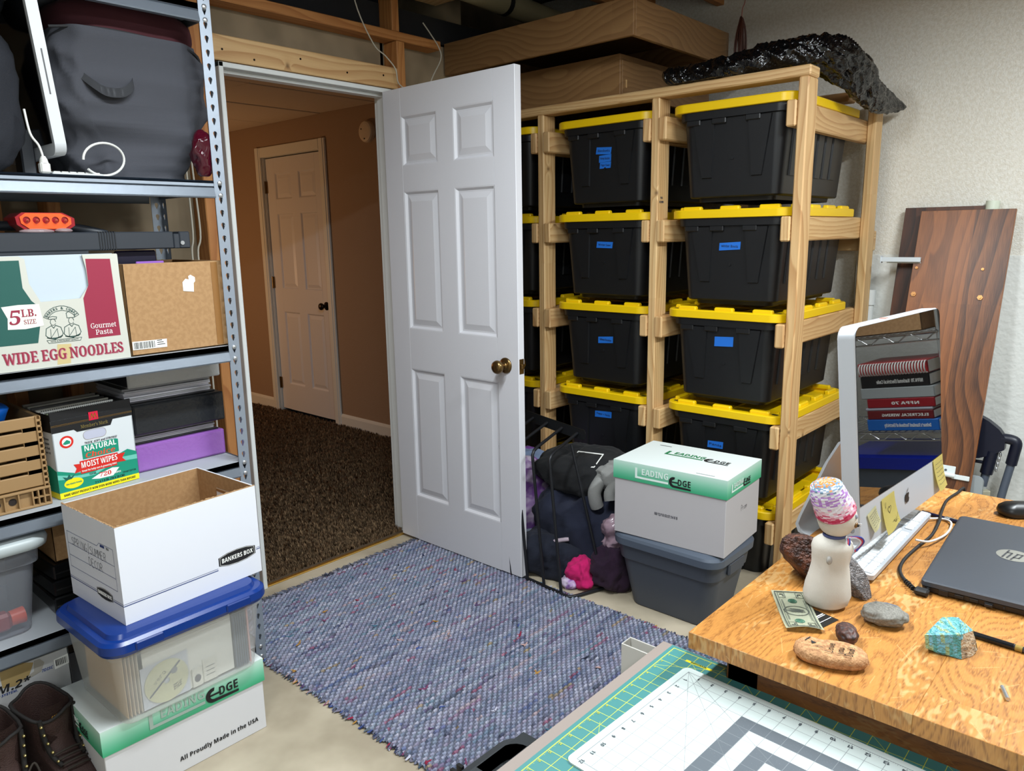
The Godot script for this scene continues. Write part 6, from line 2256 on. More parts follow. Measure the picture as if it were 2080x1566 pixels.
	solo("magenta_shirt", g, cloth(Color(0.72, 0.05, 0.36), 745), "bright magenta top peeking out at the floor", "clothing")
	g = sack(Vector3(2.285, 0.022, -1.755), Vector3(0.03, 0.022, 0.04), 0.8, 0.008, 26.0, 747, 30, 20)
	solo("patterned_sock", g, tie, "small patterned garment on the floor beside the magenta top", "clothing")
	g = sack(Vector3(2.455, 0.215, -1.625), Vector3(0.085, 0.075, 0.06), 0.8, 0.020, 14.0, 751, 44, 30)
	var pl := mt(Color(0.62, 0.52, 0.57), 0.12)
	pl.clearcoat_enabled = true
	solo("clear_bag", g, pl, "clear plastic bag with pink contents tucked beside the grey tote", "bag")
	# wire stand
	var m := mt(Color(0.145, 0.15, 0.165), 0.4, 0.5)
	t = thing("wire_stand", "dark grey bent-rod wire stand in front of the clothes heap", "stand", Vector3(2.20, 0.0, -1.75))
	var o := t.position
	g = G.new()
	g.xf = Transform3D(Basis(Vector3(0.13, -0.025, -0.99).normalized(), -0.16), Vector3.ZERO)
	g.xf = Transform3D(Basis.IDENTITY, Vector3.ZERO)
	var A := Vector3(2.44, 0.600, -1.79) - o
	var B := Vector3(2.53, 0.640, -2.42) - o
	var d := (B - A).normalized()
	var u := Vector3(0.25, 0.97, 0)
	var nn := d.cross(u).normalized()
	var pl2 := []
	for p in [[0.012, -0.022], [0.0, -0.010], [0.0, 0.010], [0.012, 0.022], [0.63, 0.022], [0.63, -0.022]]: pl2.append(A + d * p[0] + u * p[1])
	for s in [1.0, -1.0]:
		var cc := PackedVector3Array()
		for p in pl2: cc.append(p + nn * 0.0015 * s)
		g.cap(cc, s > 0)
	for i in 6:
		var p: Vector3 = pl2[i]
		var q: Vector3 = pl2[(i + 1) % 6]
		g.quad(p - nn * 0.0015, q - nn * 0.0015, q + nn * 0.0015, p + nn * 0.0015)
	part("plate", g, mt(Color(0.11, 0.115, 0.125), 0.35, 0.4), t)
	for i in 4:
		var top := A + d * (0.045 + i * 0.092) - nn * 0.004
		var ben := Vector3(2.215, 0.565 + i * 0.004, -1.800 - i * 0.088) - o
		var foot := Vector3(2.205, 0.012, -1.735 - i * 0.088) - o
		var dd := (top - ben).normalized()
		g = G.new()
		g.tube([top, ben + dd * 0.04, ben + dd * 0.015 + Vector3(0, -0.004, 0), ben + Vector3(0, -0.016, 0.002), ben + Vector3(0, -0.045, 0.004), foot], 0.0065, 10)
		part("rod", g, m, t)
	g = G.new()
	g.tube([Vector3(2.345, 0.585, -1.79) - o, Vector3(2.352, 0.012, -1.632) - o], 0.006, 10)
	part("brace_rod", g, m, t)
	g = G.new()
	g.tube([Vector3(2.235, 0.009, -2.10) - o, Vector3(2.203, 0.009, -1.76) - o, Vector3(2.198, 0.009, -1.705) - o, Vector3(2.205, 0.009, -1.685) - o, Vector3(2.225, 0.009, -1.675) - o, Vector3(2.36, 0.009, -1.628) - o, Vector3(2.40, 0.009, -1.62) - o], 0.0075, 10)
	part("base_rod", g, m, t)
	# grey tote with the paper box on it
	t = thing("grey_tote", "slate grey lidded tote on the floor under the paper box", "tote", Vector3(2.452, 0.0, -1.335), deg_to_rad(-90.0))
	g = G.new()
	var R := []
	for q in [[0.0, 0.325, 0.225, 0.05], [0.004, 0.335, 0.235, 0.055], [0.19, 0.398, 0.288, 0.055], [0.195, 0.412, 0.302, 0.055], [0.258, 0.428, 0.318, 0.055]]: R.append(ringxz(q[1], q[2], q[3], q[0], Vector2(), 7))
	g.loft(R, true, true, false)
	part("tub", g, mt(Color(0.245, 0.265, 0.30), 0.5), t)
	g = G.new()
	R = []
	for q in [[0.252, 0.440, 0.330, 0.06], [0.256, 0.452, 0.342, 0.065], [0.282, 0.456, 0.346, 0.065], [0.292, 0.446, 0.336, 0.062], [0.2985, 0.40, 0.29, 0.05]]: R.append(ringxz(q[1], q[2], q[3], q[0], Vector2(), 7))
	g.loft(R, true)
	part("lid", g, mt(Color(0.30, 0.335, 0.385), 0.42), t)
	g = G.new()
	g.bx(0.205, 0.222, 0.20, 0.25, -0.06, 0.06, 0.006)
	g.bx(-0.222, -0.205, 0.20, 0.25, -0.06, 0.06, 0.006)
	part("handle", g, mt(Color(0.245, 0.265, 0.30), 0.5), t)
	var X := Vector3.RIGHT
	var Y := Vector3.UP
	t = paper_box("white paper carton with a green lid and logo lettering on the grey tote", Vector3(2.457, 0.299, -1.331), deg_to_rad(-86.6), 0.449, 0.316, 0.286, Color(0.70, 0.685, 0.69))
	var wh := mt(Color(0.86, 0.92, 0.89), 0.5)
	logo(t, Vector3(-0.135, 0.238, 0.1585), X, Y, 0.026, wh, M.ink)
	logo(t, Vector3(0.2252, 0.238, 0.125), Vector3(0, 0, -1), Y, 0.020, wh, M.ink)
	var gd := mt(Color(0.08, 0.46, 0.27), 0.55)
	logo(t, Vector3(-0.105, 0.2865, -0.02), X, Vector3(0, 0, -1), 0.030, gd, M.ink, true)
	print_on(t, "printed_bar", [-0.17, 0.11, -0.12, 0.11, -0.12, 0.114, -0.17, 0.114], Vector3(0, 0.2865, 0), X, Vector3(0, 0, -1), M.ink)
	print_on(t, "printed_bar", [0.10, -0.14, 0.17, -0.14, 0.17, -0.138, 0.10, -0.138], Vector3(0, 0.2865, 0), X, Vector3(0, 0, -1), M.ink)
	txt(t, "08/12/18 03:57:14 8 B", 0.010, Vector3(-0.005, 0.108, 0.1542), X, Y, M.pen, 0.092, "Droid Sans", true)
	hand(t, "Prom", Vector3(0.2208, 0.145, -0.01), Vector3(0, 0, -1), Y, 0.020, M.pen, 0.0012)

# ---------- oak desk ----------
const DY := 0.75

func desk() -> void:
	var t := thing("oak_desk", "worn golden oak desk with scratched plank top on the right", "desk", Vector3(1.075, 0, -0.57))
	var o := t.position
	var zb := [-0.570, -0.492, -0.352, -0.220, -0.085, 0.05, 0.19, 0.33, 0.47]
	var g: G
	for i in zb.size() - 1:
		g = G.new()
		g.off = Vector2(0.31 * i + 0.1, 0.06 + 0.23 * i)
		g.bx(0, 1.085, DY - 0.030, DY, zb[i] - o.z + 0.0001, zb[i + 1] - o.z - 0.0001, 0.0007)
		part("plank", g, M.oak, t)
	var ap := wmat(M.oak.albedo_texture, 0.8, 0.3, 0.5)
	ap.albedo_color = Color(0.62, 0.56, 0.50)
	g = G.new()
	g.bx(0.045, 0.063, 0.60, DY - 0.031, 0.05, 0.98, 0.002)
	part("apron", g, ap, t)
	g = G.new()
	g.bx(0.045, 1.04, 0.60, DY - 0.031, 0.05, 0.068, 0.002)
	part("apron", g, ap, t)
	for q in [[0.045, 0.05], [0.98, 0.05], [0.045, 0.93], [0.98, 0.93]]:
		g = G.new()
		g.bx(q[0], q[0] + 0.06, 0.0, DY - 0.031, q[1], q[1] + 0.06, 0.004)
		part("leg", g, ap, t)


func computer() -> void:
	var X := Vector3.RIGHT
	var Y := Vector3.UP
	var Z := Vector3(0, 0, 1)
	var al := mt(Color(0.70, 0.715, 0.735), 0.36, 0.15)
	var t := thing("desktop_computer", "silver all-in-one desktop computer with a glossy black screen on the desk", "computer", Vector3(1.477, 0.805, -0.420))
	t.basis = Basis(Y, deg_to_rad(-3.889)) * Basis(X, deg_to_rad(-5.66))
	var L := 0.487
	var H := 0.436
	var g := G.new()
	var R := []
	for q in [[-0.034, 0.004], [-0.033, 0.001], [-0.031, 0.0], [-0.002, 0.0], [0.0, 0.0015]]:
		var r := PackedVector3Array()
		for p in rrect(L - q[1] * 2, H - q[1] * 2, 0.024, 8): r.append(Vector3(p.x + L / 2, p.y + H / 2, q[0]))
		R.append(r)
	g.bands(R)
	g.cap(R[0], true)
	g.cap(R[4])
	# bulging back
	R = []
	for q in [[-0.034, 0.02], [-0.045, 0.10], [-0.055, 0.18], [-0.058, 0.24]]:
		var r := PackedVector3Array()
		for p in rrect(L - 0.02 - q[1] * 1.4, H - 0.02 - q[1] * 1.4, 0.05, 8): r.append(Vector3(p.x + L / 2, p.y + H / 2, q[0]))
		r.reverse()
		R.append(r)
	g.loft(R, false, false, true)
	part("casing", g, al, t)
	var gl := mt(Color(0.012, 0.012, 0.014), 0.015)
	gl.metallic_specular = 0.72
	var oc := []
	for p in rrect(L - 0.004, 0.348, 0.020, 8):
		var pp := Vector2(p.x + L / 2, p.y + 0.260)
		if p.y < 0: pp = Vector2(clampf((p.x) * 1.12, -L / 2 + 0.002, L / 2 - 0.002) + L / 2, maxf(pp.y, 0.086) if p.y > -0.16 else 0.086)
		oc.append_array([pp.x, pp.y])
	g = G.new()
	poly(g, oc, Vector3(0, 0, 0.0), X, Y, 0.0012)
	part("screen", g, gl, t)
	# fruit emblem with a bite and a leaf
	var ap := []
	for q in [[0, 8], [3, 9], [6.5, 9], [9.5, 7.5], [11, 5], [9.2, 3], [8.2, 0.2], [8.8, -2.8], [11.5, -5], [9, -10], [6, -13], [3, -12.6], [0, -11.6], [-3, -12.6], [-6, -13], [-9.5, -9.5], [-11.5, -4], [-11.5, 2], [-9.5, 6.5], [-6.5, 8.8], [-3, 9]]: ap.append_array([0.252 + q[0] * 0.00098, 0.0435 + q[1] * 0.00098])
	print_on(t, "emblem", ap, Vector3(0, 0, 0.0), X, Y, M.blacks, 0.002)
	print_on(t, "emblem_leaf", [0.2525, 0.0535, 0.2535, 0.058, 0.2575, 0.0625, 0.2585, 0.0625, 0.2575, 0.0575, 0.2545, 0.0540], Vector3(0, 0, 0.0), X, Y, M.blacks, 0.002)
	g = G.new()
	g.bx(0.19, 0.205, 0.4362, 0.4368, -0.025, -0.012)
	part("top_mark", g, mt(Color(0.72, 0.42, 0.32), 0.6), t)
	# stand: foot plate and bent neck, upright in the room
	g = G.new()
	var b := Basis(X, deg_to_rad(5.66))
	g.xf = Transform3D(b, Vector3.ZERO)
	var fo := PackedVector2Array()
	for p in rrect(0.205, 0.215, 0.03, 6): fo.append(Vector2(p.x + 0.222, p.y - 0.062))
	g.prism(fo, -0.0625, -0.0555)
	var prof := [[-0.165, -0.059], [-0.185, -0.052], [-0.192, -0.035], [-0.186, -0.015], [-0.135, 0.12], [-0.11, 0.17], [-0.085, 0.19]]
	var A := []
	for s in [0.0, 0.007]:
		var ra := PackedVector3Array()
		var rb := PackedVector3Array()
		for q in prof:
			ra.append(Vector3(0.13, q[1] + s * 0.4, q[0] + s))
			rb.append(Vector3(0.31, q[1] + s * 0.4, q[0] + s))
		A.append([ra, rb])
	g.grid([A[0][0], A[0][1]])
	g.grid([A[1][1], A[1][0]])
	g.grid([A[1][0], A[0][0]])
	g.grid([A[0][1], A[1][1]])
	part("stand", g, al, t)
	# sticky notes: things of their own
	var ye := mt(Color(0.85, 0.79, 0.47), 0.75)
	var defs := [["small pale sticky note with fine handwriting at the left of the computer chin", [0.032, 0.062, 0.076, 0.071, 0.091, 0.035, 0.053, 0.021]], ["tall yellow sticky note saying I love you with a heart on the computer chin", [0.107, 0.074, 0.176, 0.076, 0.187, 0.010, 0.111, -0.001]], ["yellow sticky note with small writing at the right end of the computer chin", [0.421, 0.086, 0.487, 0.089, 0.493, 0.012, 0.435, 0.010]]]
	for i in 3:
		var n := thing("sticky_note", defs[i][0], "note", t.position, 0.0, "sticky notes on the computer")
		n.basis = t.basis
		var q: Array = defs[i][1]
		g = G.new()
		var P := []
		for r in 7:
			var v := r / 6.0
			var row := PackedVector3Array()
			for c in 7:
				var u := c / 6.0
				var a := Vector2(q[0], q[1]).lerp(Vector2(q[2], q[3]), u)
				var d := Vector2(q[6], q[7]).lerp(Vector2(q[4], q[5]), u)
				var p := a.lerp(d, v)
				row.append(Vector3(p.x, p.y, 0.0022 + 0.010 * v * v * (1.0 if i else 0.6) + 0.002 * sin(u * 5.0) * v))
			P.append(row)
		g.grid(P, false, true)
		g.grid(P)
		part("paper", g, ye if i else mt(Color(0.84, 0.82, 0.66), 0.75), n)
		var pt := func(u: float, v: float) -> Vector3:
			var a := Vector2(q[0], q[1]).lerp(Vector2(q[2], q[3]), u)
			var d := Vector2(q[6], q[7]).lerp(Vector2(q[4], q[5]), u)
			var p := a.lerp(d, v)
			return Vector3(p.x, p.y, 0.0029 + 0.010 * v * v * (1.0 if i else 0.6) + 0.002 * sin(u * 5.0) * v)
		g = G.new()
		if i == 1:
			hand(n, "I", pt.call(0.20, 0.22), X, Y, 0.012, M.ink, 0.0013)
			var hp := []
			for k in 25:
				var a := TAU * k / 24
				hp.append(pt.call(0.42, 0.40) + X * 0.0007 * 16 * pow(sin(a), 3) * 0.75 + Y * 0.0007 * (13 * cos(a) - 5 * cos(2 * a) - 2 * cos(3 * a) - cos(4 * a)) * 0.8)
			g.ribbon(hp, Z, 0.0013)
			hand(n, "you!", pt.call(0.62, 0.78), Vector3(1, 0.22, 0), Vector3(-0.1, 1, 0), 0.016, M.ink, 0.0013)
			part("heart", g, M.ink, n)
		else:
			rg.seed = 30 + i
			for k in 6:
				var v := 0.18 + k * 0.125
				var u := 0.12
				while u < 0.85:
					var w := rg.randf_range(0.06, 0.16)
					g.ribbon([pt.call(u, v), pt.call(minf(u + w * 0.5, 0.9), v - 0.02), pt.call(minf(u + w, 0.9), v + 0.01)], Z, 0.0008)
					u += w + 0.05
			part("handwriting", g, M.pen, n)
	# keyboard
	t = thing("silver_keyboard", "thin silver keyboard with white keys lying under the computer chin", "keyboard", Vector3(1.672, 0.7575, -0.388), 0.0)
	t.rotation.x = 0.045
	g = G.new()
	var kb := PackedVector2Array()
	for p in rrect(0.43, 0.114, 0.008, 5): kb.append(Vector2(p.x, p.y - 0.057))
	g.prism(kb, 0.0, 0.0095)
	part("base", g, al, t)
	var wk := mt(Color(0.86, 0.87, 0.87), 0.5)
	var key := func(x: float, z: float, w: float, d: float) -> void:
		var q := G.new()
		q.bx(x + 0.0012, x + w - 0.0012, 0.0095, 0.0122, z + 0.0012, z + d - 0.0012, 0.0012)
		part("key", q, wk, t)
	var rowz := [-0.0235, -0.042, -0.0605, -0.079, -0.0975]
	for r in 5:
		var x := -0.207
		var ws: Array = [[0.021, 0.019, 0.019, 0.0235, 0.114, 0.0235, 0.019, 0.021, 0.0], [0.042, 0.019, 0.019, 0.019, 0.019, 0.019, 0.019, 0.019, 0.019, 0.019, 0.019, 0.042], [0.033, 0.019, 0.019, 0.019, 0.019, 0.019, 0.019, 0.019, 0.019, 0.019, 0.019, 0.019, 0.033], [0.028, 0.019, 0.019, 0.019, 0.019, 0.019, 0.019, 0.019, 0.019, 0.019, 0.019, 0.019, 0.019, 0.028], [0.019, 0.019, 0.019, 0.019, 0.019, 0.019, 0.019, 0.019, 0.019, 0.019, 0.019, 0.019, 0.019, 0.028]][r]
		for w in ws:
			if w > 0.0: key.call(x, rowz[r], w, 0.0185)
			x += w
		for k in 3:
			if r == 1 and k != 1: continue
			if r == 2: continue
			key.call(0.075 + k * 0.019, rowz[r], 0.019, 0.0185)
		for k in 4: key.call(0.134 + k * 0.019, rowz[r], 0.019, 0.0185)
	for k in 19: key.call(-0.207 + k * 0.0219, -0.110, 0.0205, 0.011)
	g = G.new()
	g.tube(smoothed([Vector3(1.70, 0.766, -0.375), Vector3(1.72, 0.762, -0.352), Vector3(1.80, 0.757, -0.338), Vector3(1.88, 0.756, -0.345), Vector3(1.90, 0.755, -0.368), Vector3(1.87, 0.757, -0.40), Vector3(1.83, 0.757, -0.47)], 8), 0.0024, 8)
	solo("keyboard_cable", g, mt(Color(0.85, 0.85, 0.84), 0.4), "white keyboard cable looping out beside the silver keyboard", "cable")
	# laptop
	t = thing("closed_laptop", "closed dark grey laptop with an oval silver logo on the desk", "laptop", Vector3(1.484, DY, -0.312), deg_to_rad(2.6))
	var lid := mt(Color(0.215, 0.235, 0.265), 0.42)
	bump(lid, noise(801, 0.4, 2), 0.004, 256)
	g = G.new()
	R = []
	for q in [[0.014, 0.0], [0.0145, 0.001], [0.0225, 0.0006], [0.0245, -0.002], [0.025, -0.005]]: R.append(ringxz(0.412 + q[1] * 2, 0.275 + q[1] * 2, 0.010, q[0], Vector2(0.206, 0.1375)))
	g.loft(R, true)
	part("lid", g, lid, t)
	g = G.new()
	R = []
	for q in [[0.0015, -0.007], [0.004, -0.002], [0.013, 0.0]]: R.append(ringxz(0.412 + q[1] * 2, 0.275 + q[1] * 2, 0.010, q[0], Vector2(0.206, 0.1375)))
	g.loft(R, true)
	for x in [0.03, 0.38]: g.bx(x, x + 0.02, 0.0002, 0.004, 0.03, 0.05)
	part("base", g, mt(Color(0.075, 0.08, 0.09), 0.45), t)
	print_on(t, "logo_disc", oval(0.1225, 0.2235, 0.0305, 0.0305, 36), Vector3(0.0, 0.025, 0), Z, X, mt(Color(0.60, 0.60, 0.57), 0.3, 0.5))
	g = G.new()
	for q in [[0.112, 0.247, 0.1045, 0.204], [0.1105, 0.2335, 0.1185, 0.2335, 0.1125, 0.204], [0.128, 0.2335, 0.1195, 0.198], [0.1265, 0.2335, 0.1365, 0.2335, 0.1315, 0.212, 0.1225, 0.212]]: g.ribbon(on(Vector3(0.0, 0.0254, 0), Z, X, q), Y, 0.0030)
	part("logo_letters", g, mt(Color(0.20, 0.21, 0.23), 0.4), t)
	for q in [["power_socket", 0.010, 0.016, 0.0075], ["network_port", 0.030, 0.046, 0.010], ["video_port", 0.056, 0.071, 0.006], ["data_port", 0.080, 0.094, 0.006], ["data_port", 0.103, 0.117, 0.006], ["audio_port", 0.131, 0.135, 0.004]]:
		g = G.new()
		g.bx(-0.0010, 0.002, 0.0085 - q[3] / 2, 0.0085 + q[3] / 2, q[1], q[2], 0.0005)
		part(q[0], g, M.blacks, t)
	g = G.new()
	g.bx(-0.004, 0.001, 0.004, 0.010, 0.1035, 0.1165, 0.001)
	part("receiver_stub", g, mt(Color(0.10, 0.10, 0.11), 0.4), t)
	# charger cord with its angled plug
	t = thing("charger_cord", "black laptop charger cord snaking back across the desk", "cord", Vector3(1.49, DY, -0.31))
	var bk := mt(Color(0.07, 0.07, 0.075), 0.55)
	var cp := [Vector3(1.495, 0.7555, -0.333), Vector3(1.515, 0.755, -0.350), Vector3(1.555, 0.754, -0.366), Vector3(1.615, 0.754, -0.372), Vector3(1.70, 0.754, -0.368), Vector3(1.78, 0.754, -0.362), Vector3(1.862, 0.7605, -0.366), Vector3(1.934, 0.756, -0.378), Vector3(2.045, 0.754, -0.390), Vector3(2.124, 0.754, -0.383), Vector3(2.155, 0.756, -0.380), Vector3(2.178, 0.745, -0.378), Vector3(2.185, 0.66, -0.376), Vector3(2.187, 0.40, -0.374)]
	for i in cp.size(): cp[i] -= t.position
	g = G.new()
	g.tube(smoothed(cp, 8), 0.0034, 9)
	part("cord", g, bk, t)
	g = G.new()
	g.bx(-0.030, -0.012, 0.002, 0.0135, -0.008, 0.016, 0.003)
	g.cyl(Vector3(-0.012, 0.0078, 0.011), Vector3(-0.003, 0.0078, 0.011), 0.0032)
	part("plug", g, bk, t)
	g = G.new()
	for k in 5: g.tube([Vector3(-0.017 + k * 0.006, 0.0072 - k * 0.0003, -0.011 - k * 0.0045), Vector3(-0.014 + k * 0.006, 0.0070 - k * 0.0003, -0.0133 - k * 0.0045)], 0.0048, 10)
	part("strain_relief", g, bk, t)
	get_node("charger_cord").get_node("cord").position = Vector3.ZERO
	# mouse
	g = G.new()
	var P := []
	for i in 15:
		var v := i / 14.0
		var row := PackedVector3Array()
		for p in rrect(0.062 * sqrt(maxf(0.02, 1.0 - pow(v * 2.0 - 1.0, 4.0))), 1.0, 0.02, 5): pass
	g.blob(Vector3(2.055, 0.7515, -0.232), Vector3(0.030, 0.030, 0.055), func(d): return (0.10 if d.y < 0 else 1.0) * pow(1.0 / (pow(absf(d.x), 3.0) + pow(absf(d.y), 2.2) + pow(absf(d.z), 3.0)), 0.36), 36, 22)
	var mo := thing("computer_mouse", "black wireless mouse at the right edge of the desk", "mouse", Vector3(2.055, DY + 0.0005, -0.232), 0.65)
	g.xf = Transform3D()
	g = G.new()
	var rr := []
	for q in [[0.0, 0.050, 0.098], [0.004, 0.056, 0.108], [0.012, 0.058, 0.112], [0.022, 0.050, 0.104], [0.029, 0.036, 0.082], [0.033, 0.018, 0.045], [0.0338, 0.004, 0.01]]: rr.append(ringxz(q[1], q[2], minf(q[1], q[2]) * 0.49, q[0], Vector2(0, -0.004 * q[0] / 0.03), 8))
	g.loft(rr)
	part("shell", g, mt(Color(0.055, 0.057, 0.063), 0.38), mo)
	g = G.new()
	g.bx(-0.002, 0.002, 0.020, 0.0305, -0.040, -0.022, 0.002)
	part("wheel", g, M.blacks, mo)

func desk_things() -> void:
	var X := Vector3.RIGHT
	var Y := Vector3.UP
	var Z := Vector3(0, 0, 1)
	var g: G
	# camera-right and camera-near in the plan: the doll looks to the right
	var R := Vector3(0.666, 0, 0.746)
	var N := Vector3(-0.746, 0, 0.666)
	# ---- sock snowman
	var t := thing("sock_snowman", "white stuffed sock snowman with a tie-dyed hat and ribbon on the desk", "doll", Vector3(1.322, DY, -0.434))
	var kn := mt(Color(0.78, 0.76, 0.72), 0.95)
	bump(kn, noise(811, 0.35, 2), 0.05, 256)
	tripl(kn, 16.0, false)
	var nz := noise(812, 30.0, 2)
	g = G.new()
	var P := []
	var pr := [[0.0, 0.018], [0.002, 0.031], [0.008, 0.0385], [0.022, 0.0415], [0.042, 0.0395], [0.062, 0.0350], [0.080, 0.0325], [0.098, 0.0342], [0.112, 0.0355], [0.122, 0.0335], [0.129, 0.026], [0.134, 0.012]]
	for q in pr:
		var row := PackedVector3Array()
		for j in 36:
			var a := TAU * j / 36
			var d := R * cos(a) + N * sin(a)
			var sh = R * (0.004 + q[0] * 0.045) + N * 0.004
			var r: float = q[1] * (1.0 + nz.get_noise_3d(d.x * 0.03, q[0], d.z * 0.03) * 0.05)
			row.append(Y * q[0] + sh + R * cos(a) * r + N * sin(a) * r * 0.88)
		P.append(row)
	g.grid(P, true, true) if R.cross(N).y > 0 else g.grid(P, true)
	g.cap(P[0], R.cross(N).y < 0)
	part("body", g, kn, t)
	var hc := Y * 0.168 + R * 0.014 + N * 0.004
	g = G.new()
	g.blob(hc, Vector3(0.0335, 0.036, 0.0335), func(d): return 1.0 + nz.get_noise_3dv(d * 0.02) * 0.04, 32, 22)
	part("head", g, kn, t)
	# hat: banded knit tube slipping back over the head
	g = G.new()
	var hat := []
	var hp := [[0.012, 0.0350, -0.001], [0.018, 0.0348, -0.002], [0.026, 0.0335, -0.004], [0.038, 0.0318, -0.007], [0.050, 0.030, -0.009], [0.062, 0.0265, -0.010], [0.068, 0.018, -0.010], [0.070, 0.0004, -0.010]]
	var axh := (Y * 0.97 - R * 0.22).normalized()
	var u2 := (R - axh * R.dot(axh)).normalized()
	var w2 := u2.cross(axh)
	var nb := noise(815, 55.0, 2)
	var bandc := [Color(0.66, 0.18, 0.30), Color(0.80, 0.62, 0.68), Color(0.80, 0.78, 0.80), Color(0.62, 0.45, 0.70), Color(0.78, 0.78, 0.80), Color(0.40, 0.50, 0.58), Color(0.78, 0.42, 0.16), Color(0.80, 0.66, 0.50)]
	for i in 36:
		var v := i / 35.0 * (hp.size() - 1)
		var k := mini(int(v), hp.size() - 2)
		var row := PackedVector3Array()
		for j in 32:
			var a := TAU * j / 32
			var h := lerpf(hp[k][0], hp[k + 1][0], v - k)
			var rad := lerpf(hp[k][1], hp[k + 1][1], v - k)
			h += 0.012 * sin(a + 2.6) * (1.0 - v / 7.0) - 0.004
			var p := hc + axh * (h + 0.006) + u2 * lerpf(hp[k][2], hp[k + 1][2], v - k) + (u2 * cos(a) + w2 * sin(a)) * rad * (1.0 + nb.get_noise_3d(cos(a), sin(a), v) * 0.03)
			row.append(p)
		hat.append(row)
	for i in 35:
		for j in 32:
			var j2 := (j + 1) % 32
			var v := i / 35.0 * 7.0 + nb.get_noise_2d(i * 0.012, j * 0.012) * 1.6
			var k := clampi(int(v), 0, 7)
			g.col = bandc[k].lerp(Color(0.82, 0.80, 0.80), maxf(0.0, nb.get_noise_2d(i * 0.4, j * 0.4)) * 0.7)
			g.quad(hat[i][j], hat[i][j2], hat[i + 1][j2], hat[i + 1][j]) if w2.cross(u2).dot(axh) < 0 else g.quad(hat[i + 1][j], hat[i + 1][j2], hat[i][j2], hat[i][j])
	part("hat", g, vc(0.95), t)
	# ribbon round the neck and its bow
	g = G.new()
	var nr := []
	for j in 25:
		var a := TAU * j / 24
		nr.append(Y * 0.1345 + R * (0.011 + cos(a) * 0.017) + N * (0.004 + sin(a) * 0.016))
	g.tube(nr, 0.0028, 7)
	part("neck_ribbon", g, mt(Color(0.25, 0.28, 0.45), 0.6), t)
	var k0 := Y * 0.133 + R * 0.030 + N * 0.016
	var rb := [mt(Color(0.78, 0.80, 0.86), 0.6), mt(Color(0.72, 0.22, 0.30), 0.6), mt(Color(0.20, 0.24, 0.55), 0.6)]
	var loops := [[k0, k0 - R * 0.004 - Y * 0.010 + N * 0.010, k0 - R * 0.012 - Y * 0.026 + N * 0.006, k0 - R * 0.004 - Y * 0.024 + N * 0.004], [k0, k0 + R * 0.016 + Y * 0.002 + N * 0.004, k0 + R * 0.026 - Y * 0.008, k0 + R * 0.018 - Y * 0.020, k0 + R * 0.012 - Y * 0.024 + N * 0.004]]
	for l in loops:
		for s in 3:
			g = G.new()
			var off := (s - 1) * 0.0030
			g.tube(smoothed(l.map(func(p): return p + R * off * 0.9 + Y * off * 0.3), 5), 0.0019, 6)
			part("bow", g, rb[s], t)
	var eye := hc + R * 0.0225 - Y * 0.006 + N * 0.0235
	g = G.new()
	g.blob(eye, Vector3(0.005, 0.005, 0.005), func(_d): return 1.0, 14, 10)
	part("eye", g, mt(Color(0.45, 0.30, 0.10), 0.3), t)
	g = G.new()
	g.blob(eye + N * 0.0035 + R * 0.0025, Vector3(0.0025, 0.0025, 0.0025), func(_d): return 1.0, 12, 8)
	part("pupil", g, M.ink, t)
	g = G.new()
	for q in [[0.0215, 0.008, 0.0035], [0.019, -0.017, 0.004], [0.029, -0.012, 0.0025]]:
		var d = (R * q[0] + Y * q[1] + N * 0.023).normalized()
		g.blob(hc + Vector3(d.x * 0.0332, d.y * 0.0357, d.z * 0.0332), Vector3(q[2], q[2] * 1.2, q[2]), func(_d): return 1.0, 10, 8)
	part("painted_mark", g, mt(Color(0.55, 0.58, 0.62), 0.9), t)
	g = G.new()
	g.tube([hc + R * 0.031 - Y * 0.008 + N * 0.012, hc + R * 0.038 - Y * 0.009 + N * 0.014], 0.0009, 6)
	g.tube([hc + R * 0.031 - Y * 0.010 + N * 0.012, hc + R * 0.037 - Y * 0.013 + N * 0.014], 0.0009, 6)
	part("wire_nose", g, M.zinc, t)
	g = G.new()
	for q in [[-0.010, 0.098, 0.0095, 0.032, 0.0012], [-0.022, 0.016, 0.006, 0.0325, 0.001], [-0.010, 0.014, 0.005, 0.036, 0.001]]:
		g.blob(R * (q[0] + 0.006) + Y * q[1] + N * (sqrt(maxf(0.0, q[3] * q[3] - q[0] * q[0])) * 0.86 + 0.0015), Vector3(q[2], q[2], q[2] * 0.55), func(_d): return 1.0, 14, 10)
	part("worn_patch", g, mt(Color(0.62, 0.61, 0.59), 0.9), t)
	# ---- rocks
	var faceted := func(_k: int, called: String, label: String, at: Vector3, r: Vector3, turn: float, sd: int, cuts: int, m: Material, tilt: Vector3, vcol := false) -> Node3D:
		var k := thing(called, label, "rock", at, turn)
		var rr := RandomNumberGenerator.new()
		rr.seed = sd
		var pl := []
		for i in cuts:
			pl.append([Vector3(rr.randfn(), rr.randfn() * 0.9, rr.randfn()).normalized(), rr.randf_range(0.62, 0.86)])
		var nn := noise(sd, 2.6, 3)
		var q := G.new()
		var PP := []
		for i in 31:
			var b := -PI / 2 + PI * i / 30
			var row := PackedVector3Array()
			for j in 46:
				var a := TAU * j / 46
				var d := Vector3(cos(b) * cos(a), sin(b), -cos(b) * sin(a))
				var s := 1.0
				for w in pl:
					var c: float = d.dot(w[0])
					if c > 0.02: s = minf(s, w[1] / c)
				s *= 1.0 + nn.get_noise_3dv(d) * 0.07
				var p := Vector3(d.x * r.x, d.y * r.y, d.z * r.z) * s
				p += tilt * (p.y + r.y * 0.5)
				p.y = maxf(p.y, -r.y * 0.60)
				row.append(p + Vector3(0, r.y * 0.60, 0))
			PP.append(row)
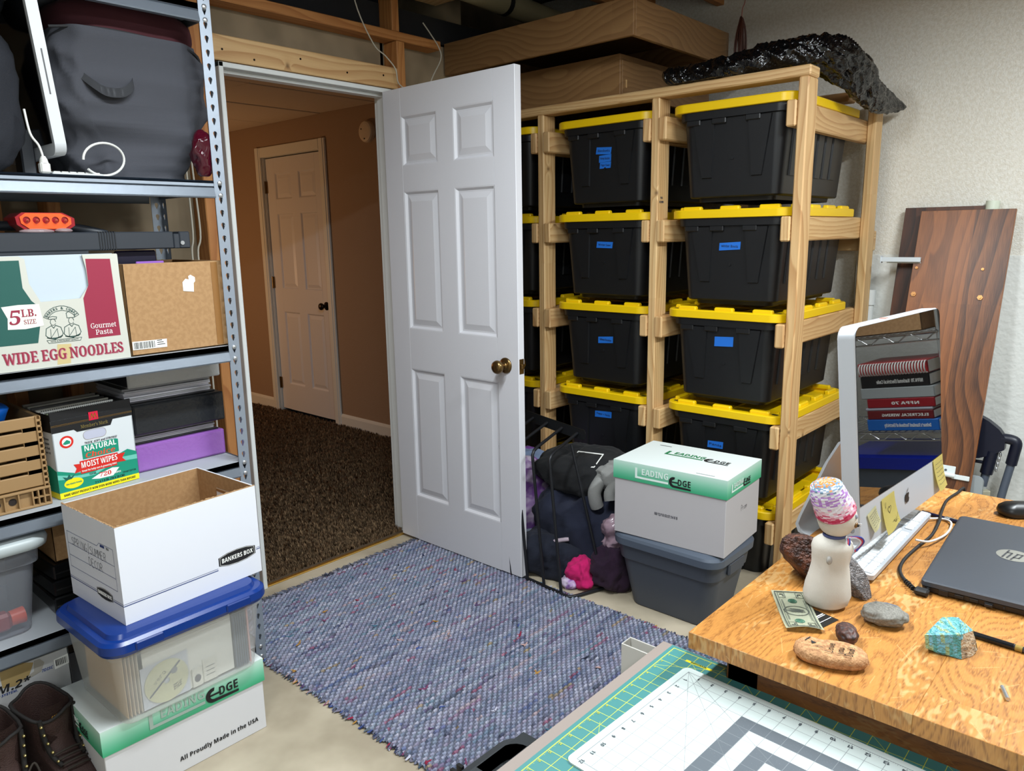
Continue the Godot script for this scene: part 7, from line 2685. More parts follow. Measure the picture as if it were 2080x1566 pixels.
		if vcol:
			for i in 30:
				for j in 46:
					var p: Vector3 = PP[i][j]
					var f := nn.get_noise_3d(p.x * 14.0, p.y * 3.0, p.z * 16.0)
					var c := Color(0.30, 0.62, 0.62).lerp(Color(0.42, 0.70, 0.80), smoothstep(-0.2, 0.2, f)).lerp(Color(0.62, 0.68, 0.42), smoothstep(0.18, 0.36, f) * 0.8)
					if p.dot(Vector3(-0.1, 0.25, 1).normalized()) > r.z * 0.42 and p.y < r.y * 1.25: c = Color(0.74, 0.66, 0.56).darkened(maxf(0.0, nn.get_noise_3dv(p * 60.0)) * 0.5)
					q.col = c
					var j2 := (j + 1) % 46
					q.quad(PP[i][j], PP[i][j2], PP[i + 1][j2], PP[i + 1][j])
			q.col = Color(1, 1, 1)
		else:
			q.grid(PP, true)
		part("stone", q, m, k)
		return k
	var rock := mt(Color(1, 1, 1), 0.62, 0.0, ntex(noise(821, 0.02, 4), Color(0.20, 0.11, 0.085), Color(0.46, 0.27, 0.19), 256, 0.3, 0.7))
	tripl(rock, 9.0)
	bump(rock, noise(822, 0.06, 4), 0.5, 256)
	faceted.call(0, "red_rock", "jagged reddish brown rock behind the sock snowman", Vector3(1.418, DY + 0.0005, -0.490), Vector3(0.050, 0.062, 0.046), 0.4, 9, 11, rock, Vector3(-0.35, 0, -0.35))
	var grey := mt(Color(1, 1, 1), 0.6, 0.0, ntex(noise(824, 0.03, 4), Color(0.24, 0.23, 0.235), Color(0.55, 0.53, 0.53), 256, 0.3, 0.7))
	tripl(grey, 14.0)
	bump(grey, noise(825, 0.08, 4), 0.35, 256)
	faceted.call(0, "grey_rock", "upright wedge of rough grey rock leaning right of the sock snowman", Vector3(1.397, DY + 0.0005, -0.397), Vector3(0.030, 0.046, 0.026), 0.9, 31, 10, grey, Vector3(0.25, 0, -0.30))
	var tq := vc(0.35)
	bump(tq, noise(827, 0.05, 3), 0.25, 256)
	tripl(tq, 12.0)
	turquoise(tq, R, N)
	var smooth_rock := func(_k: int, called: String, label: String, at: Vector3, r: Vector3, turn: float, sd: int, m: Material, pw: float) -> Node3D:
		var k := thing(called, label, "rock", at, turn)
		var nn := noise(sd, 1.6, 2)
		var q := G.new()
		q.blob(Vector3(0, r.y * 0.94, 0), r, func(d): return (1.0 + nn.get_noise_3dv(d) * 0.13) * pow(1.0 / (pow(absf(d.x), pw) + pow(absf(d.y), pw) + pow(absf(d.z), pw)), 1.0 / pw), 48, 28)
		part("stone", q, m, k)
		return k
	var tm := mt(Color(1, 1, 1), 0.8, 0.0, ntex(noise(831, 0.03, 4), Color(0.60, 0.43, 0.28), Color(0.76, 0.58, 0.40), 256, 0.3, 0.7))
	tripl(tm, 10.0)
	bump(tm, noise(832, 0.07, 4), 0.16, 256)
	t = thing("tan_rock", "flat tan rock with I love you Dad written on it", "rock", Vector3(1.138, DY + 0.0005, -0.355), 0.28)
	g = G.new()
	var n3 := noise(835, 26.0, 3)
	var ol := [[-0.010, -0.056], [0.012, -0.054], [0.026, -0.040], [0.024, -0.020], [0.030, -0.002], [0.030, 0.020], [0.024, 0.040], [0.010, 0.053], [-0.008, 0.055], [-0.020, 0.044], [-0.030, 0.022], [-0.033, -0.004], [-0.030, -0.030], [-0.022, -0.048]]
	var olp := []
	for i in ol.size() + 1: olp.append(Vector3(ol[i % ol.size()][0], 0, ol[i % ol.size()][1]))
	olp = smoothed(olp, 4)
	olp.pop_back()
	olp.reverse()
	var LV := [[0.0, 0.70], [0.004, 0.90], [0.011, 1.0], [0.018, 0.97], [0.0225, 0.88], [0.0245, 0.72], [0.0255, 0.40], [0.0257, 0.05]]
	P = []
	for q in LV:
		var row := PackedVector3Array()
		for p in olp:
			var v: Vector3 = p * q[1]
			row.append(Vector3(v.x, q[0], v.z) * (1.0 + n3.get_noise_3d(v.x, q[0], v.z) * (0.06 if q[1] > 0.85 else 0.0)))
		P.append(row)
	g.loft(P, false, true, true)
	part("stone", g, tm, t)
	var ru := Vector3(0.96, 0, 0.1)
	var rw := Vector3(0.1, 0, -0.96)
	hand(t, "I", Vector3(-0.010, 0.0262, -0.018), ru, rw, 0.012, M.ink, 0.0012)
	hand(t, "Love", Vector3(-0.006, 0.0262, -0.002), ru, rw, 0.011, M.ink, 0.0012)
	hand(t, "you", Vector3(-0.010, 0.0262, 0.012), ru, rw, 0.011, M.ink, 0.0012)
	hand(t, "Dad!", Vector3(-0.006, 0.0260, 0.027), ru, rw, 0.011, M.ink, 0.0012)
	g = G.new()
	for q in [[0.004, -0.036], [0.010, -0.033]]: g.ribbon([Vector3(q[0], 0.0250, q[1] - 0.003), Vector3(q[0] + 0.007, 0.0248, q[1])], Y, 0.002)
	g.tri(Vector3(-0.004, 0.0262, -0.029), Vector3(0.001, 0.0262, -0.022), Vector3(0.006, 0.0262, -0.031))
	part("ink_mark", g, M.ink, t)
	var gm := mt(Color(1, 1, 1), 0.7, 0.0, ntex(noise(841, 0.09, 3), Color(0.40, 0.39, 0.36), Color(0.52, 0.505, 0.47), 256))
	tripl(gm, 10.0)
	t = smooth_rock.call(0, "grey_pebble", "smooth oval grey stone with inked letters on the desk", Vector3(1.318, DY + 0.0005, -0.328), Vector3(0.030, 0.0165, 0.037), 0.35, 842, gm, 2.0)
	hand(t, "I Lo", Vector3(0.008, 0.0312, -0.018), Vector3(0.9, 0.1, 0.2), Vector3(0.2, 0.15, -0.9), 0.008, M.pen, 0.0008)
	g = G.new()
	g.ribbon([Vector3(0.008, 0.0315, 0.0), Vector3(0.013, 0.030, 0.006), Vector3(0.008, 0.0310, 0.010), Vector3(0.002, 0.0318, 0.018)], Y, 0.0012, 0.0012)
	part("blue_ink", g, M.inkblue, t)
	var bm := mt(Color(1, 1, 1), 0.55, 0.0, ntex(noise(845, 0.03, 3), Color(0.16, 0.095, 0.08), Color(0.34, 0.21, 0.175), 256))
	tripl(bm, 14.0)
	smooth_rock.call(0, "brown_pebble", "small dark brown oval pebble between the tan rock and the banknote", Vector3(1.2165, DY + 0.0005, -0.357), Vector3(0.026, 0.014, 0.0165), 0.5, 846, bm, 2.3)
	# ---- banknote and card
	t = thing("banknote", "creased pale green dollar bill lying by the sock snowman", "banknote", Vector3(1.2605, DY, -0.458))
	var bd := Vector3(-0.1115, 0, 0.0725).normalized()
	var bw := Vector3(0.0725, 0, 0.1115).normalized()
	var bf := func(a: float, b: float) -> Vector3: return bd * a + bw * b + Y * (0.0022 + 0.010 * pow(maxf(0.0, a / 0.075), 4.0) * (0.6 + 0.4 * cos(b * 60.0)) + 0.002 * pow(maxf(0.0, -a / 0.075), 2.0))
	g = G.new()
	P = []
	for i in 17:
		var row := PackedVector3Array()
		for j in 9: row.append(bf.call(-0.073 + 0.146 * i / 16.0, -0.031 + 0.062 * j / 8.0))
		P.append(row)
	g.grid(P)
	g.grid(P, false, true)
	part("paper", g, mt(Color(0.77, 0.78, 0.67), 0.7), t)
	var dg := mt(Color(0.27, 0.29, 0.26), 0.7)
	var gg := mt(Color(0.22, 0.42, 0.33), 0.7)
	g = G.new()
	var loop := func(q: Array, w: float, gq: G) -> void:
		var pts := []
		for i in range(0, q.size(), 2):
			var a := Vector2(q[i], q[i + 1])
			if i >= 2:
				var b := Vector2(q[i - 2], q[i - 1])
				for k in range(1, 5): pts.append(bf.call(b.lerp(a, k / 4.0).x, b.lerp(a, k / 4.0).y))
			else: pts.append(bf.call(a.x, a.y))
		gq.ribbon(pts, Y, w, 0.0009)
	loop.call([-0.068, -0.026, 0.068, -0.026, 0.068, 0.026, -0.068, 0.026, -0.068, -0.026], 0.0022, g)
	loop.call([-0.064, -0.022, 0.064, -0.022, 0.064, 0.022, -0.064, 0.022, -0.064, -0.022], 0.0008, g)
	for sx in [-1.0, 1.0]:
		for sy in [-1.0, 1.0]:
			loop.call([sx * 0.046, sy * 0.010, sx * 0.064, sy * 0.010, sx * 0.064, sy * 0.022, sx * 0.046, sy * 0.022, sx * 0.046, sy * 0.010], 0.0012, g)
			loop.call([sx * 0.051, sy * 0.013, sx * 0.058, sy * 0.013, sx * 0.058, sy * 0.019], 0.0024, g)
	for k in 5: loop.call([-0.038, -0.019 + k * 0.0015 * 0.7 + (0.035 if k > 2 else 0.0), 0.036, -0.019 + k * 0.0015 * 0.7 + (0.035 if k > 2 else 0.0)], 0.0006, g)
	var ov := oval(0.002, 0.0, 0.017, 0.021, 18)
	loop.call(ov + [ov[0], ov[1]], 0.0014, g)
	for k in 9: loop.call([-0.006 + k * 0.0016, -0.013 + 0.004 * sin(k), -0.004 + k * 0.0013, 0.011 - 0.004 * cos(k * 2.0)], 0.0011, g)
	part("engraving", g, dg, t)
	g = G.new()
	for q in [[0.040, -0.002, 0.0075], [-0.034, 0.0, 0.007]]:
		for rr in [1.0, 0.6, 0.3]:
			var o2 := oval(q[0], q[1], q[2] * rr, q[2] * rr, 14)
			loop.call(o2 + [o2[0], o2[1]], 0.0018, g)
	part("green_seal", g, gg, t)
	t = thing("black_card", "black printed card half under the dollar bill and snowman", "card", Vector3(1.262, DY, -0.411), 0.0)
	var cd := Vector3(-0.0442, 0, -0.011).normalized()
	var cw := Vector3(0.0097, 0, -0.045).normalized()
	g = G.new()
	var c0 := Vector3(1.278 - 1.262, 0.0004, -0.3901 + 0.411)
	var cq := [c0, c0 + cd * 0.052, c0 + cd * 0.052 + cw * 0.085, c0 + cw * 0.085]
	for q in [0.0, 1.0]: pass
	g.quad(cq[0] + Y * 0.0006, cq[3] + Y * 0.0006, cq[2] + Y * 0.0006, cq[1] + Y * 0.0006) if cd.cross(cw).y < 0 else g.quad(cq[0] + Y * 0.0006, cq[1] + Y * 0.0006, cq[2] + Y * 0.0006, cq[3] + Y * 0.0006)
	for i in 4: g.quad(cq[i], cq[(i + 1) % 4], cq[(i + 1) % 4] + Y * 0.0006, cq[i] + Y * 0.0006)
	part("card", g, mt(Color(0.06, 0.06, 0.065), 0.4), t)
	g = G.new()
	for k in 2: g.ribbon([c0 + Y * 0.0007 + cd * 0.004 + cw * (0.028 - k * 0.004), c0 + Y * 0.0007 + cd * 0.036 + cw * (0.028 - k * 0.004)], Y, 0.0026 - k * 0.001)
	g.ribbon([c0 + Y * 0.0007 + cd * 0.004 + cw * 0.012, c0 + Y * 0.0007 + cd * 0.036 + cw * 0.012], Y, 0.0012)
	part("print_line", g, M.inkw, t)
	# ---- pens and a steel pin
	t = thing("blue_pen", "dark blue pen with a silver clip behind the laptop corner", "pen", Vector3(1.905, DY + 0.0045, -0.37))
	g = G.new()
	g.tube([Vector3(0.015, 0, -0.045), Vector3(-0.012, 0, 0.075)], 0.0044, 12)
	part("barrel", g, mt(Color(0.06, 0.07, 0.20), 0.3), t)
	g = G.new()
	g.tube([Vector3(0.0035, 0, 0.006), Vector3(0.001, 0, 0.017)], 0.0047, 12)
	g.tube([Vector3(0.0025, 0.0052, 0.008), Vector3(-0.006, 0.0050, 0.045)], 0.0012, 6)
	part("clip", g, M.chrome, t)
	t = thing("black_pen", "black ballpoint pen with a clear barrel right of the turquoise rock", "pen", Vector3(1.36, DY + 0.0052, -0.16))
	g = G.new()
	g.tube([Vector3(0.0025, 0, -0.030), Vector3(-0.004, 0, 0.115)], 0.0048, 14)
	part("barrel", g, mt(Color(0.20, 0.20, 0.22), 0.12), t)
	g = G.new()
	g.tube([Vector3(0.0032, 0, -0.046), Vector3(0.0, 0.0, 0.016)], 0.0053, 14)
	g.tube([Vector3(0.0036, 0, -0.056), Vector3(0.0032, 0, -0.045)], 0.0022, 10, 0.0042)
	part("grip", g, mt(Color(0.03, 0.03, 0.045), 0.25), t)
	g = G.new()
	g.tube([Vector3(-0.0003, 0.0, 0.018), Vector3(-0.0008, 0.0, 0.028)], 0.0051, 14)
	part("ring", g, mt(Color(0.55, 0.45, 0.20), 0.3), t)
	g = G.new()
	g.tube([Vector3(1.226, DY + 0.0032, -0.138), Vector3(1.196, DY + 0.0032, -0.126)], 0.003, 12)
	solo("steel_pin", g, M.zinc, "short steel shelf pin near the front of the desk", "pin")

func turquoise(m: Material, R: Vector3, N: Vector3) -> void:
	var t := thing("turquoise_rock", "blue-green banded rock with a tan crust near the desk front", "rock", Vector3(1.292, DY + 0.0005, -0.222))
	var pts := []
	for q in [[-0.037, 0.024, 0.0], [-0.035, 0.006, 0.004], [-0.006, 0.043, -0.014], [0.016, 0.044, -0.012], [0.032, 0.030, 0.0], [0.037, 0.004, 0.006], [0.004, 0.0, 0.024], [0.003, 0.034, 0.018], [-0.012, 0.0, -0.032], [0.026, 0.0, -0.028], [-0.020, 0.0, 0.008], [0.024, 0.0, 0.016]]: pts.append((R * q[0] + Vector3.UP * q[1] + N * q[2]) * 1.14)
	var g := G.new()
	var nn := noise(57, 45.0, 3)
	var nb := noise(58, 1.0, 2)
	var o := Vector3()
	for p in pts: o += p / pts.size()
	for a in pts.size():
		for b in range(a + 1, pts.size()):
			for c in range(b + 1, pts.size()):
				var n: Vector3 = (pts[b] - pts[a]).cross(pts[c] - pts[a])
				if n.length() < 1e-9: continue
				n = n.normalized()
				if n.dot(pts[a] - o) < 0: n = -n
				var ok := true
				for p in pts:
					if n.dot(p - pts[a]) > 1e-5: ok = false
				if not ok: continue
				var A: Vector3 = pts[a]
				var B: Vector3 = pts[b]
				var C: Vector3 = pts[c]
				if (B - A).cross(C - A).dot(n) < 0:
					var sw := B
					B = C
					C = sw
				var crust := n.dot((R * 0.75 + N * 0.65 + Vector3.UP * 0.1).normalized()) > 0.80
				var K := 9
				var at := func(i: int, j: int) -> Vector3:
					var p := A + (B - A) * (float(i) / K) + (C - A) * (float(j) / K)
					return p + (p - o).normalized() * nn.get_noise_3dv(p) * (0.0035 if crust else 0.0012) * (0.0 if p.y < 0.002 else 1.0)
				for i in K:
					for j in K - i:
						for k in 2:
							if k == 1 and i + j >= K - 1: continue
							var p0: Vector3 = at.call(i, j) if k == 0 else at.call(i + 1, j)
							var p1: Vector3 = at.call(i + 1, j) if k == 0 else at.call(i + 1, j + 1)
							var p2: Vector3 = at.call(i, j + 1)
							var f := nb.get_noise_2d(p0.dot(R) * 90.0 + p0.y * 12.0, p0.y * 10.0)
							var col := Color(0.30, 0.58, 0.58).lerp(Color(0.42, 0.66, 0.74), smoothstep(-0.25, 0.15, f)).lerp(Color(0.58, 0.64, 0.42), smoothstep(0.22, 0.38, f) * 0.8)
							if crust and nn.get_noise_3dv(p0 * 0.6) > -0.28: col = Color(0.72, 0.64, 0.54).darkened(maxf(0.0, -nn.get_noise_3dv(p0 * 1.7)) * 0.7)
							g.col = col
							g.tri(p0, p1, p2)
	part("stone", g, m, t)

# ---------- cutting table ----------
func mat_tex(w: int, h: int, ppi: int, base: Color, line: Color, mx: float, my: float, nx: int, ny: int, fine: bool) -> Image:
	var im := Image.create_empty(w, h, false, Image.FORMAT_RGB8)
	im.fill(base)
	var ox := int(mx * ppi)
	var oy := int(my * ppi)
	for i in nx + 1: im.fill_rect(Rect2i(ox + i * ppi - 1, oy, 2 if i % nx else 3, ny * ppi), line)
	for i in ny + 1: im.fill_rect(Rect2i(ox, oy + i * ppi - 1, nx * ppi, 2 if i % ny else 3), line)
	if fine:
		for i in nx * 8 + 1:
			var l := 6 if i % 4 else 10
			for yy in [oy, oy + ny * ppi - l]: im.fill_rect(Rect2i(ox + i * ppi / 8, yy, 1, l), line)
		for i in ny * 8 + 1:
			var l := 6 if i % 4 else 10
			for xx in [ox, ox + nx * ppi - l]: im.fill_rect(Rect2i(xx, oy + i * ppi / 8, l, 1), line)
	return im

func diag(im: Image, x: float, y: float, dx: float, dy: float, n: int, c: Color) -> void:
	for i in n:
		var px := int(x + dx * i)
		var py := int(y + dy * i)
		if px >= 0 and py >= 0 and px < im.get_width() - 1 and py < im.get_height():
			im.set_pixel(px, py, c)
			im.set_pixel(px + 1, py, c)

func cutting_table() -> void:
	var Y := Vector3.UP
	var t := thing("cutting_table", "low cutting table with a taupe edge in the front right corner", "table", Vector3(0.69, 0, -0.666))
	var g := G.new()
	g.bx(0, 0.468, 0.636, 0.661, 0, 0.98, 0.001)
	part("tabletop", g, mt(Color(0.53, 0.485, 0.455), 0.5), t)
	g = G.new()
	g.bx(-0.002, 0.0, 0.636, 0.6605, 0.0, 0.98)
	g.bx(0.0, 0.468, 0.634, 0.636, 0.001, 0.98)
	part("edge_band", g, mt(Color(0.36, 0.22, 0.14), 0.5), t)
	for q in [[0.02, 0.03], [0.41, 0.03], [0.02, 0.9], [0.41, 0.9]]:
		g = G.new()
		g.bx(q[0], q[0] + 0.04, 0, 0.634, q[1], q[1] + 0.04, 0.003)
		part("leg", g, mt(Color(0.47, 0.43, 0.41), 0.5), t)
	# green mat: 18 x 24 inch grid, u runs to -x, v to +z
	var yl := Color(0.80, 0.80, 0.22)
	var im := mat_tex(1116, 1476, 60, Color(0.25, 0.48, 0.475), yl, 0.3, 0.3, 18, 24, true)
	for k in 6: diag(im, 18 + 60, 18 + 120 + k * 240, 0.7, 0.7, 500, yl)
	diag(im, 18, 18 + 60 * 5, 0.5, -0.866, 340, yl)
	diag(im, 18 + 60 * 18, 18 + 60 * 5, -0.866, -0.5, 500, yl)
	im.fill_rect(Rect2i(66, 66 + 40, 16, 120), Color(0.88, 0.80, 0.16))
	t = thing("green_mat", "teal green cutting mat with yellow grid covering the cutting table", "cutting mat", Vector3(1.153, 0.6612, -0.6435))
	var top := mt(Color(1, 1, 1), 0.45, 0.0, ImageTexture.create_from_image(im))
	g = G.new()
	var mw := 18.6 * 0.0254 * 0.972
	var mh := 24.6 * 0.0254
	g.quv(Vector3(0, 0.002, 0), Vector3(-mw, 0.002, 0), Vector3(-mw, 0.002, mh), Vector3(0, 0.002, mh), Vector2(0, 0), Vector2(1, 1))
	part("printed_face", g, top, t)
	g = G.new()
	g.bx(-mw, 0, 0, 0.0019, 0, mh)
	part("mat_body", g, mt(Color(0.16, 0.36, 0.35), 0.6), t)
	var ym := mt(Color(0.80, 0.80, 0.22), 0.5)
	for i in 17: txt(t, str(i + 1), 0.0042, Vector3(-0.011 - (i + 1) * 0.0254 * 0.972, 0.0021, 0.0135), Vector3(0, 0, 1), Vector3(1, 0, 0), ym, 0.0, "Droid Sans", false, 0.0, "number")
	for i in 20: txt(t, str(i + 1), 0.0042, Vector3(-0.0135, 0.0021, 0.0085 + (i + 1) * 0.0254), Vector3(0, 0, 1), Vector3(1, 0, 0), ym, 0.0, "Droid Sans", false, 0.0, "number")
	txt(t, "OMNIGRID", 0.004, Vector3(-0.0305, 0.0021, 0.070), Vector3(0, 0, 1), Vector3(1, 0, 0), mt(Color(0.25, 0.40, 0.25), 0.5), 0.030, "Droid Sans", true)
	# white mat: 12 x 18 inch grid with dark steps
	var ln := Color(0.44, 0.47, 0.48)
	im = mat_tex(832, 1232, 64, Color(0.76, 0.80, 0.79), ln, 0.5, 0.5, 12, 18, true)
	var dk := Color(0.36, 0.385, 0.41)
	var o := 32
	# nested L-shaped bars
	im.fill_rect(Rect2i(o + 64 * 2, o + 64 * 5, 64, 64 * 11), dk)
	im.fill_rect(Rect2i(o + 64 * 2, o + 64 * 5, 64 * 9, 64), dk)
	im.fill_rect(Rect2i(o + 64 * 4, o + 64 * 7, 64, 64 * 8), dk)
	im.fill_rect(Rect2i(o + 64 * 4, o + 64 * 7, 64 * 6, 64), dk)
	for i in 13: im.fill_rect(Rect2i(o + i * 64 - 1, o, 1, 64 * 18), ln.lightened(0.25))
	for i in 19: im.fill_rect(Rect2i(o, o + i * 64 - 1, 64 * 12, 1), ln.lightened(0.25))
	diag(im, o, o, 0.7071, 0.7071, 1060, ln)
	diag(im, o, o, 0.5, 0.866, 1500, ln)
	diag(im, o, o, 0.866, 0.5, 860, ln)
	rg.seed = 99
	for i in 2600:
		var px := rg.randi_range(4, 826)
		var py := rg.randi_range(4, 1226)
		im.set_pixel(px, py, im.get_pixel(px, py).lerp(Color(0.95, 0.97, 0.97) if i % 3 else Color(0.55, 0.6, 0.6), 0.45))
	t = thing("white_mat", "smaller white cutting mat with grey grid and dark stepped bars on the green mat", "cutting mat", Vector3(1.1015, 0.6635, -0.5865), -0.045)
	g = G.new()
	mw = 13.0 * 0.0254
	mh = 19.25 * 0.0254
	var oc := PackedVector2Array()
	for p in rrect(mw, mh, 0.012, 6): oc.append(Vector2(p.x - mw / 2, p.y + mh / 2))
	g.prism(oc, 0, 0.0028)
	part("mat_body", g, mt(Color(0.77, 0.81, 0.80), 0.5), t)
	g = G.new()
	g.quv(Vector3(-0.005, 0.0030, 0.005), Vector3(-mw + 0.005, 0.0030, 0.005), Vector3(-mw + 0.005, 0.0030, mh - 0.005), Vector3(-0.005, 0.0030, mh - 0.005), Vector2(0.0154, 0.0104), Vector2(0.9846, 0.9896))
	part("printed_face", g, mt(Color(1, 1, 1), 0.42, 0.0, ImageTexture.create_from_image(im)), t)
	var nk := mt(Color(0.30, 0.33, 0.35), 0.6)
	for i in 12: txt(t, str(i + 1), 0.0062, Vector3(-0.0127 - (i + 1) * 0.0254, 0.0031, 0.0215), Vector3(-1, 0, 0), Vector3(0, 0, 1), nk, 0.0, "Droid Sans", true, 0.0, "number")

	for i in 17: txt(t, str(i + 1), 0.0062, Vector3(-0.0215, 0.0031, 0.0127 + (i + 1) * 0.0254), Vector3(0, 0, -1), Vector3(-1, 0, 0), nk, 0.0, "Droid Sans", true, 0.0, "number")
	# things under and beside the table
	t = thing("shredder", "charcoal plastic machine with vent slots on the floor beside the cutting table", "machine", Vector3(0.96, 0.0, -0.88))
	var ck := mt(Color(0.20, 0.215, 0.225), 0.5)
	g = G.new()
	var R := []
	for q in [[0.0, 0.36, 0.30], [0.24, 0.40, 0.36], [0.262, 0.405, 0.365], [0.290, 0.375, 0.335], [0.300, 0.33, 0.29]]: R.append(ringxz(q[1], q[2], 0.045, q[0]))
	g.loft(R, true)
	part("housing", g, ck, t)
	g = G.new()
	for i in 11: g.box(Vector3(-0.16 + i * 0.019, 0.276, -0.1785), Vector3(0.008, 0.036, 0.016), 0.0)
	part("vent_slots", g, M.blacks, t)
	g = G.new()
	g.bx(-0.15, 0.15, 0.299, 0.306, -0.075, -0.03, 0.003)
	g.bx(0.04, 0.20, 0.292, 0.300, -0.145, -0.10, 0.003)
	part("ridge", g, mt(Color(0.17, 0.185, 0.195), 0.5), t)
	t = thing("white_bin", "narrow white open-topped box standing on the rug behind the cutting table", "bin", Vector3(1.352, 0.012, -0.80))
	g = G.new()
	g.bx(-0.019, -0.016, 0, 0.488, -0.075, 0.10, 0.001)
	g.bx(0.016, 0.019, 0, 0.488, -0.075, 0.10, 0.001)
	g.bx(-0.016, 0.016, 0, 0.488, -0.075, -0.072, 0.001)
	g.bx(-0.016, 0.016, 0, 0.488, 0.097, 0.10, 0.001)
	g.bx(-0.016, 0.016, 0, 0.003, -0.072, 0.097)
	g.bx(-0.016, 0.016, 0.40, 0.41, -0.072, 0.097)
	part("box_body", g, mt(Color(0.83, 0.82, 0.79), 0.5), t)

# ---------- by the stucco wall ----------
func wall_side() -> void:
	var Y := Vector3.UP
	var Z := Vector3(0, 0, 1)
	var g: G
	# two wood-grain boards leaning on the wall: local x along the board width (z), y up the board
	var board := func(_k: int, label: String, bot: Vector3, top: Vector3, w: float, m: Material, off: Vector2) -> Node3D:
		var k := thing("shelf_board", label, "board", bot)
		var up := (top - bot).normalized()
		k.basis = Basis(Z, up, Z.cross(up))
		var l := (top - bot).length()
		var q := G.new()
		q.off = off
		q.bx(0, w, 0.0, l, 0.0, 0.018, 0.0012)
		part("board", q, m, k)
		return k
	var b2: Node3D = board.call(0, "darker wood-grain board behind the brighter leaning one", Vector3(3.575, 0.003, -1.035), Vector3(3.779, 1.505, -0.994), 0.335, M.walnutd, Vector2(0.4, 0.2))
	var b1: Node3D = board.call(0, "large walnut wood-grain board leaning on the wall in front of another", Vector3(3.415, 0.003, -0.940), Vector3(3.735, 1.487, -0.918), 0.352, M.walnut, Vector2(0.13, 0.3))
	# front face is local -z (towards the room)? keep hardware on the room side
	var gd := mt(Color(0.72, 0.52, 0.32), 0.35, 0.7)
	for q in [[0.018, 1.27, 0.006], [0.268, 1.268, 0.006], [0.022, 1.155, 0.011], [0.275, 1.150, 0.011], [0.30, 0.335, 0.007]]:
		g = G.new()
		var s := room_side(b1)
		var z0 := 0.018 if s > 0 else 0.0
		g.tube([Vector3(q[0], q[1], z0), Vector3(q[0], q[1], z0 + s * 0.006)], q[2], 6)
		g.tube([Vector3(q[0], q[1], z0), Vector3(q[0], q[1], z0 + s * 0.010)], q[2] * 0.45, 8)
		part("bolt", g, gd, b1)
	# white brackets
	var t := thing("metal_bracket", "folded white metal bracket sticking out between the two leaning boards", "bracket", Vector3(3.66, 1.28, -1.05))
	g = G.new()
	g.bx(-0.01, 0.008, -0.006, 0.014, 0.0, 0.16, 0.001)
	g.bx(0.008, 0.05, -0.012, -0.008, 0.02, 0.16, 0.001)
	g.bx(-0.012, 0.02, -0.012, 0.018, -0.003, 0.001, 0.001)
	part("arm", g, mt(Color(0.80, 0.83, 0.85), 0.4), t)
	t = thing("plastic_bracket", "white plastic bracket fixed low on the front leaning board", "bracket", b1.position)
	t.basis = b1.basis
	g = G.new()
	var s := room_side(b1)
	var z0 := 0.0185 if s > 0 else -0.0005
	g.tube(smoothed([Vector3(0.115, 0.425, z0 + s * 0.004), Vector3(0.18, 0.415, z0 + s * 0.026), Vector3(0.24, 0.405, z0 + s * 0.024), Vector3(0.29, 0.402, z0 + s * 0.010)], 6), 0.011, 10)
	g.bx(0.10, 0.29, 0.398, 0.440, z0 - 0.001 + (0.0015 * s), z0 + s * 0.007, 0.002)
	g.bx(0.28, 0.345, 0.388, 0.408, z0 + s * 0.0005, z0 + s * 0.010, 0.002)
	part("bracket_body", g, mt(Color(0.85, 0.88, 0.88), 0.4), t)
	g = G.new()
	g.tube([Vector3(0.255, 0.420, z0 + s * 0.005), Vector3(0.255, 0.420, z0 + s * 0.0085)], 0.005, 10)
	part("screw_hole", g, M.steeld, t)
	# plastic pipes standing at the wall
	var pv := mt(Color(0.80, 0.815, 0.81), 0.35)
	t = thing("plastic_pipe", "short white plastic pipe with a coupling standing beside the rack", "pipe", Vector3(3.69, 0, -1.115), 0.0)
	g = G.new()
	g.tube([Vector3(-0.0, 0.002, 0.02), Vector3(0.06, 1.12, 0.0)], 0.021, 20)
	part("pipe", g, pv, t)
	g = G.new()
	g.tube([Vector3(0.0566, 1.07, 0.0009), Vector3(0.0604, 1.14, 0.0)], 0.0265, 20)
	part("coupling", g, pv, t)
	t = thing("plastic_pipe", "tall white plastic pipe standing behind the wood-grain boards", "pipe", Vector3(3.70, 0, -0.66), 0.0)
	g = G.new()
	g.tube([Vector3(-0.02, 0.002, -0.06), Vector3(0.068, 1.525, 0.0)], 0.026, 20)
	part("pipe", g, mt(Color(0.80, 0.83, 0.76), 0.35), t)
	# folded chair: navy plastic joints and grey tubes
	t = thing("folding_chair", "folded chair with navy plastic joints and grey tubular legs against the wall", "chair", Vector3(3.60, 0, -0.55))
	var nv := mt(Color(0.045, 0.065, 0.14), 0.42)
	var gy := mt(Color(0.30, 0.33, 0.38), 0.4)
	g = G.new()
	g.xf = Transform3D(Basis(Vector3(0, 0, 1), Vector3(1, 0, 0), Vector3(0, 1, 0)), Vector3.ZERO)
	g.prism(PackedVector2Array([Vector2(-0.10, 0.66), Vector2(-0.06, 0.652), Vector2(-0.01, 0.628), Vector2(0.03, 0.598), Vector2(0.055, 0.565), Vector2(0.055, 0.515), Vector2(0.02, 0.49), Vector2(-0.03, 0.465), Vector2(-0.10, 0.45)]), -0.02, 0.02)
	part("side_panel", g, nv, t)
	g = G.new()
	g.tube(smoothed([Vector3(0.0, 0.560, 0.04), Vector3(0.0, 0.558, 0.075), Vector3(0.0, 0.545, 0.092), Vector3(0.0, 0.50, 0.088), Vector3(0.0, 0.455, 0.082)], 5), 0.021, 14)
	part("elbow", g, nv, t)
	g = G.new()
	g.tube([Vector3(0, 0.50, 0.012), Vector3(0, 0.40, -0.002)], 0.024, 14)
	part("sleeve", g, nv, t)
	g = G.new()
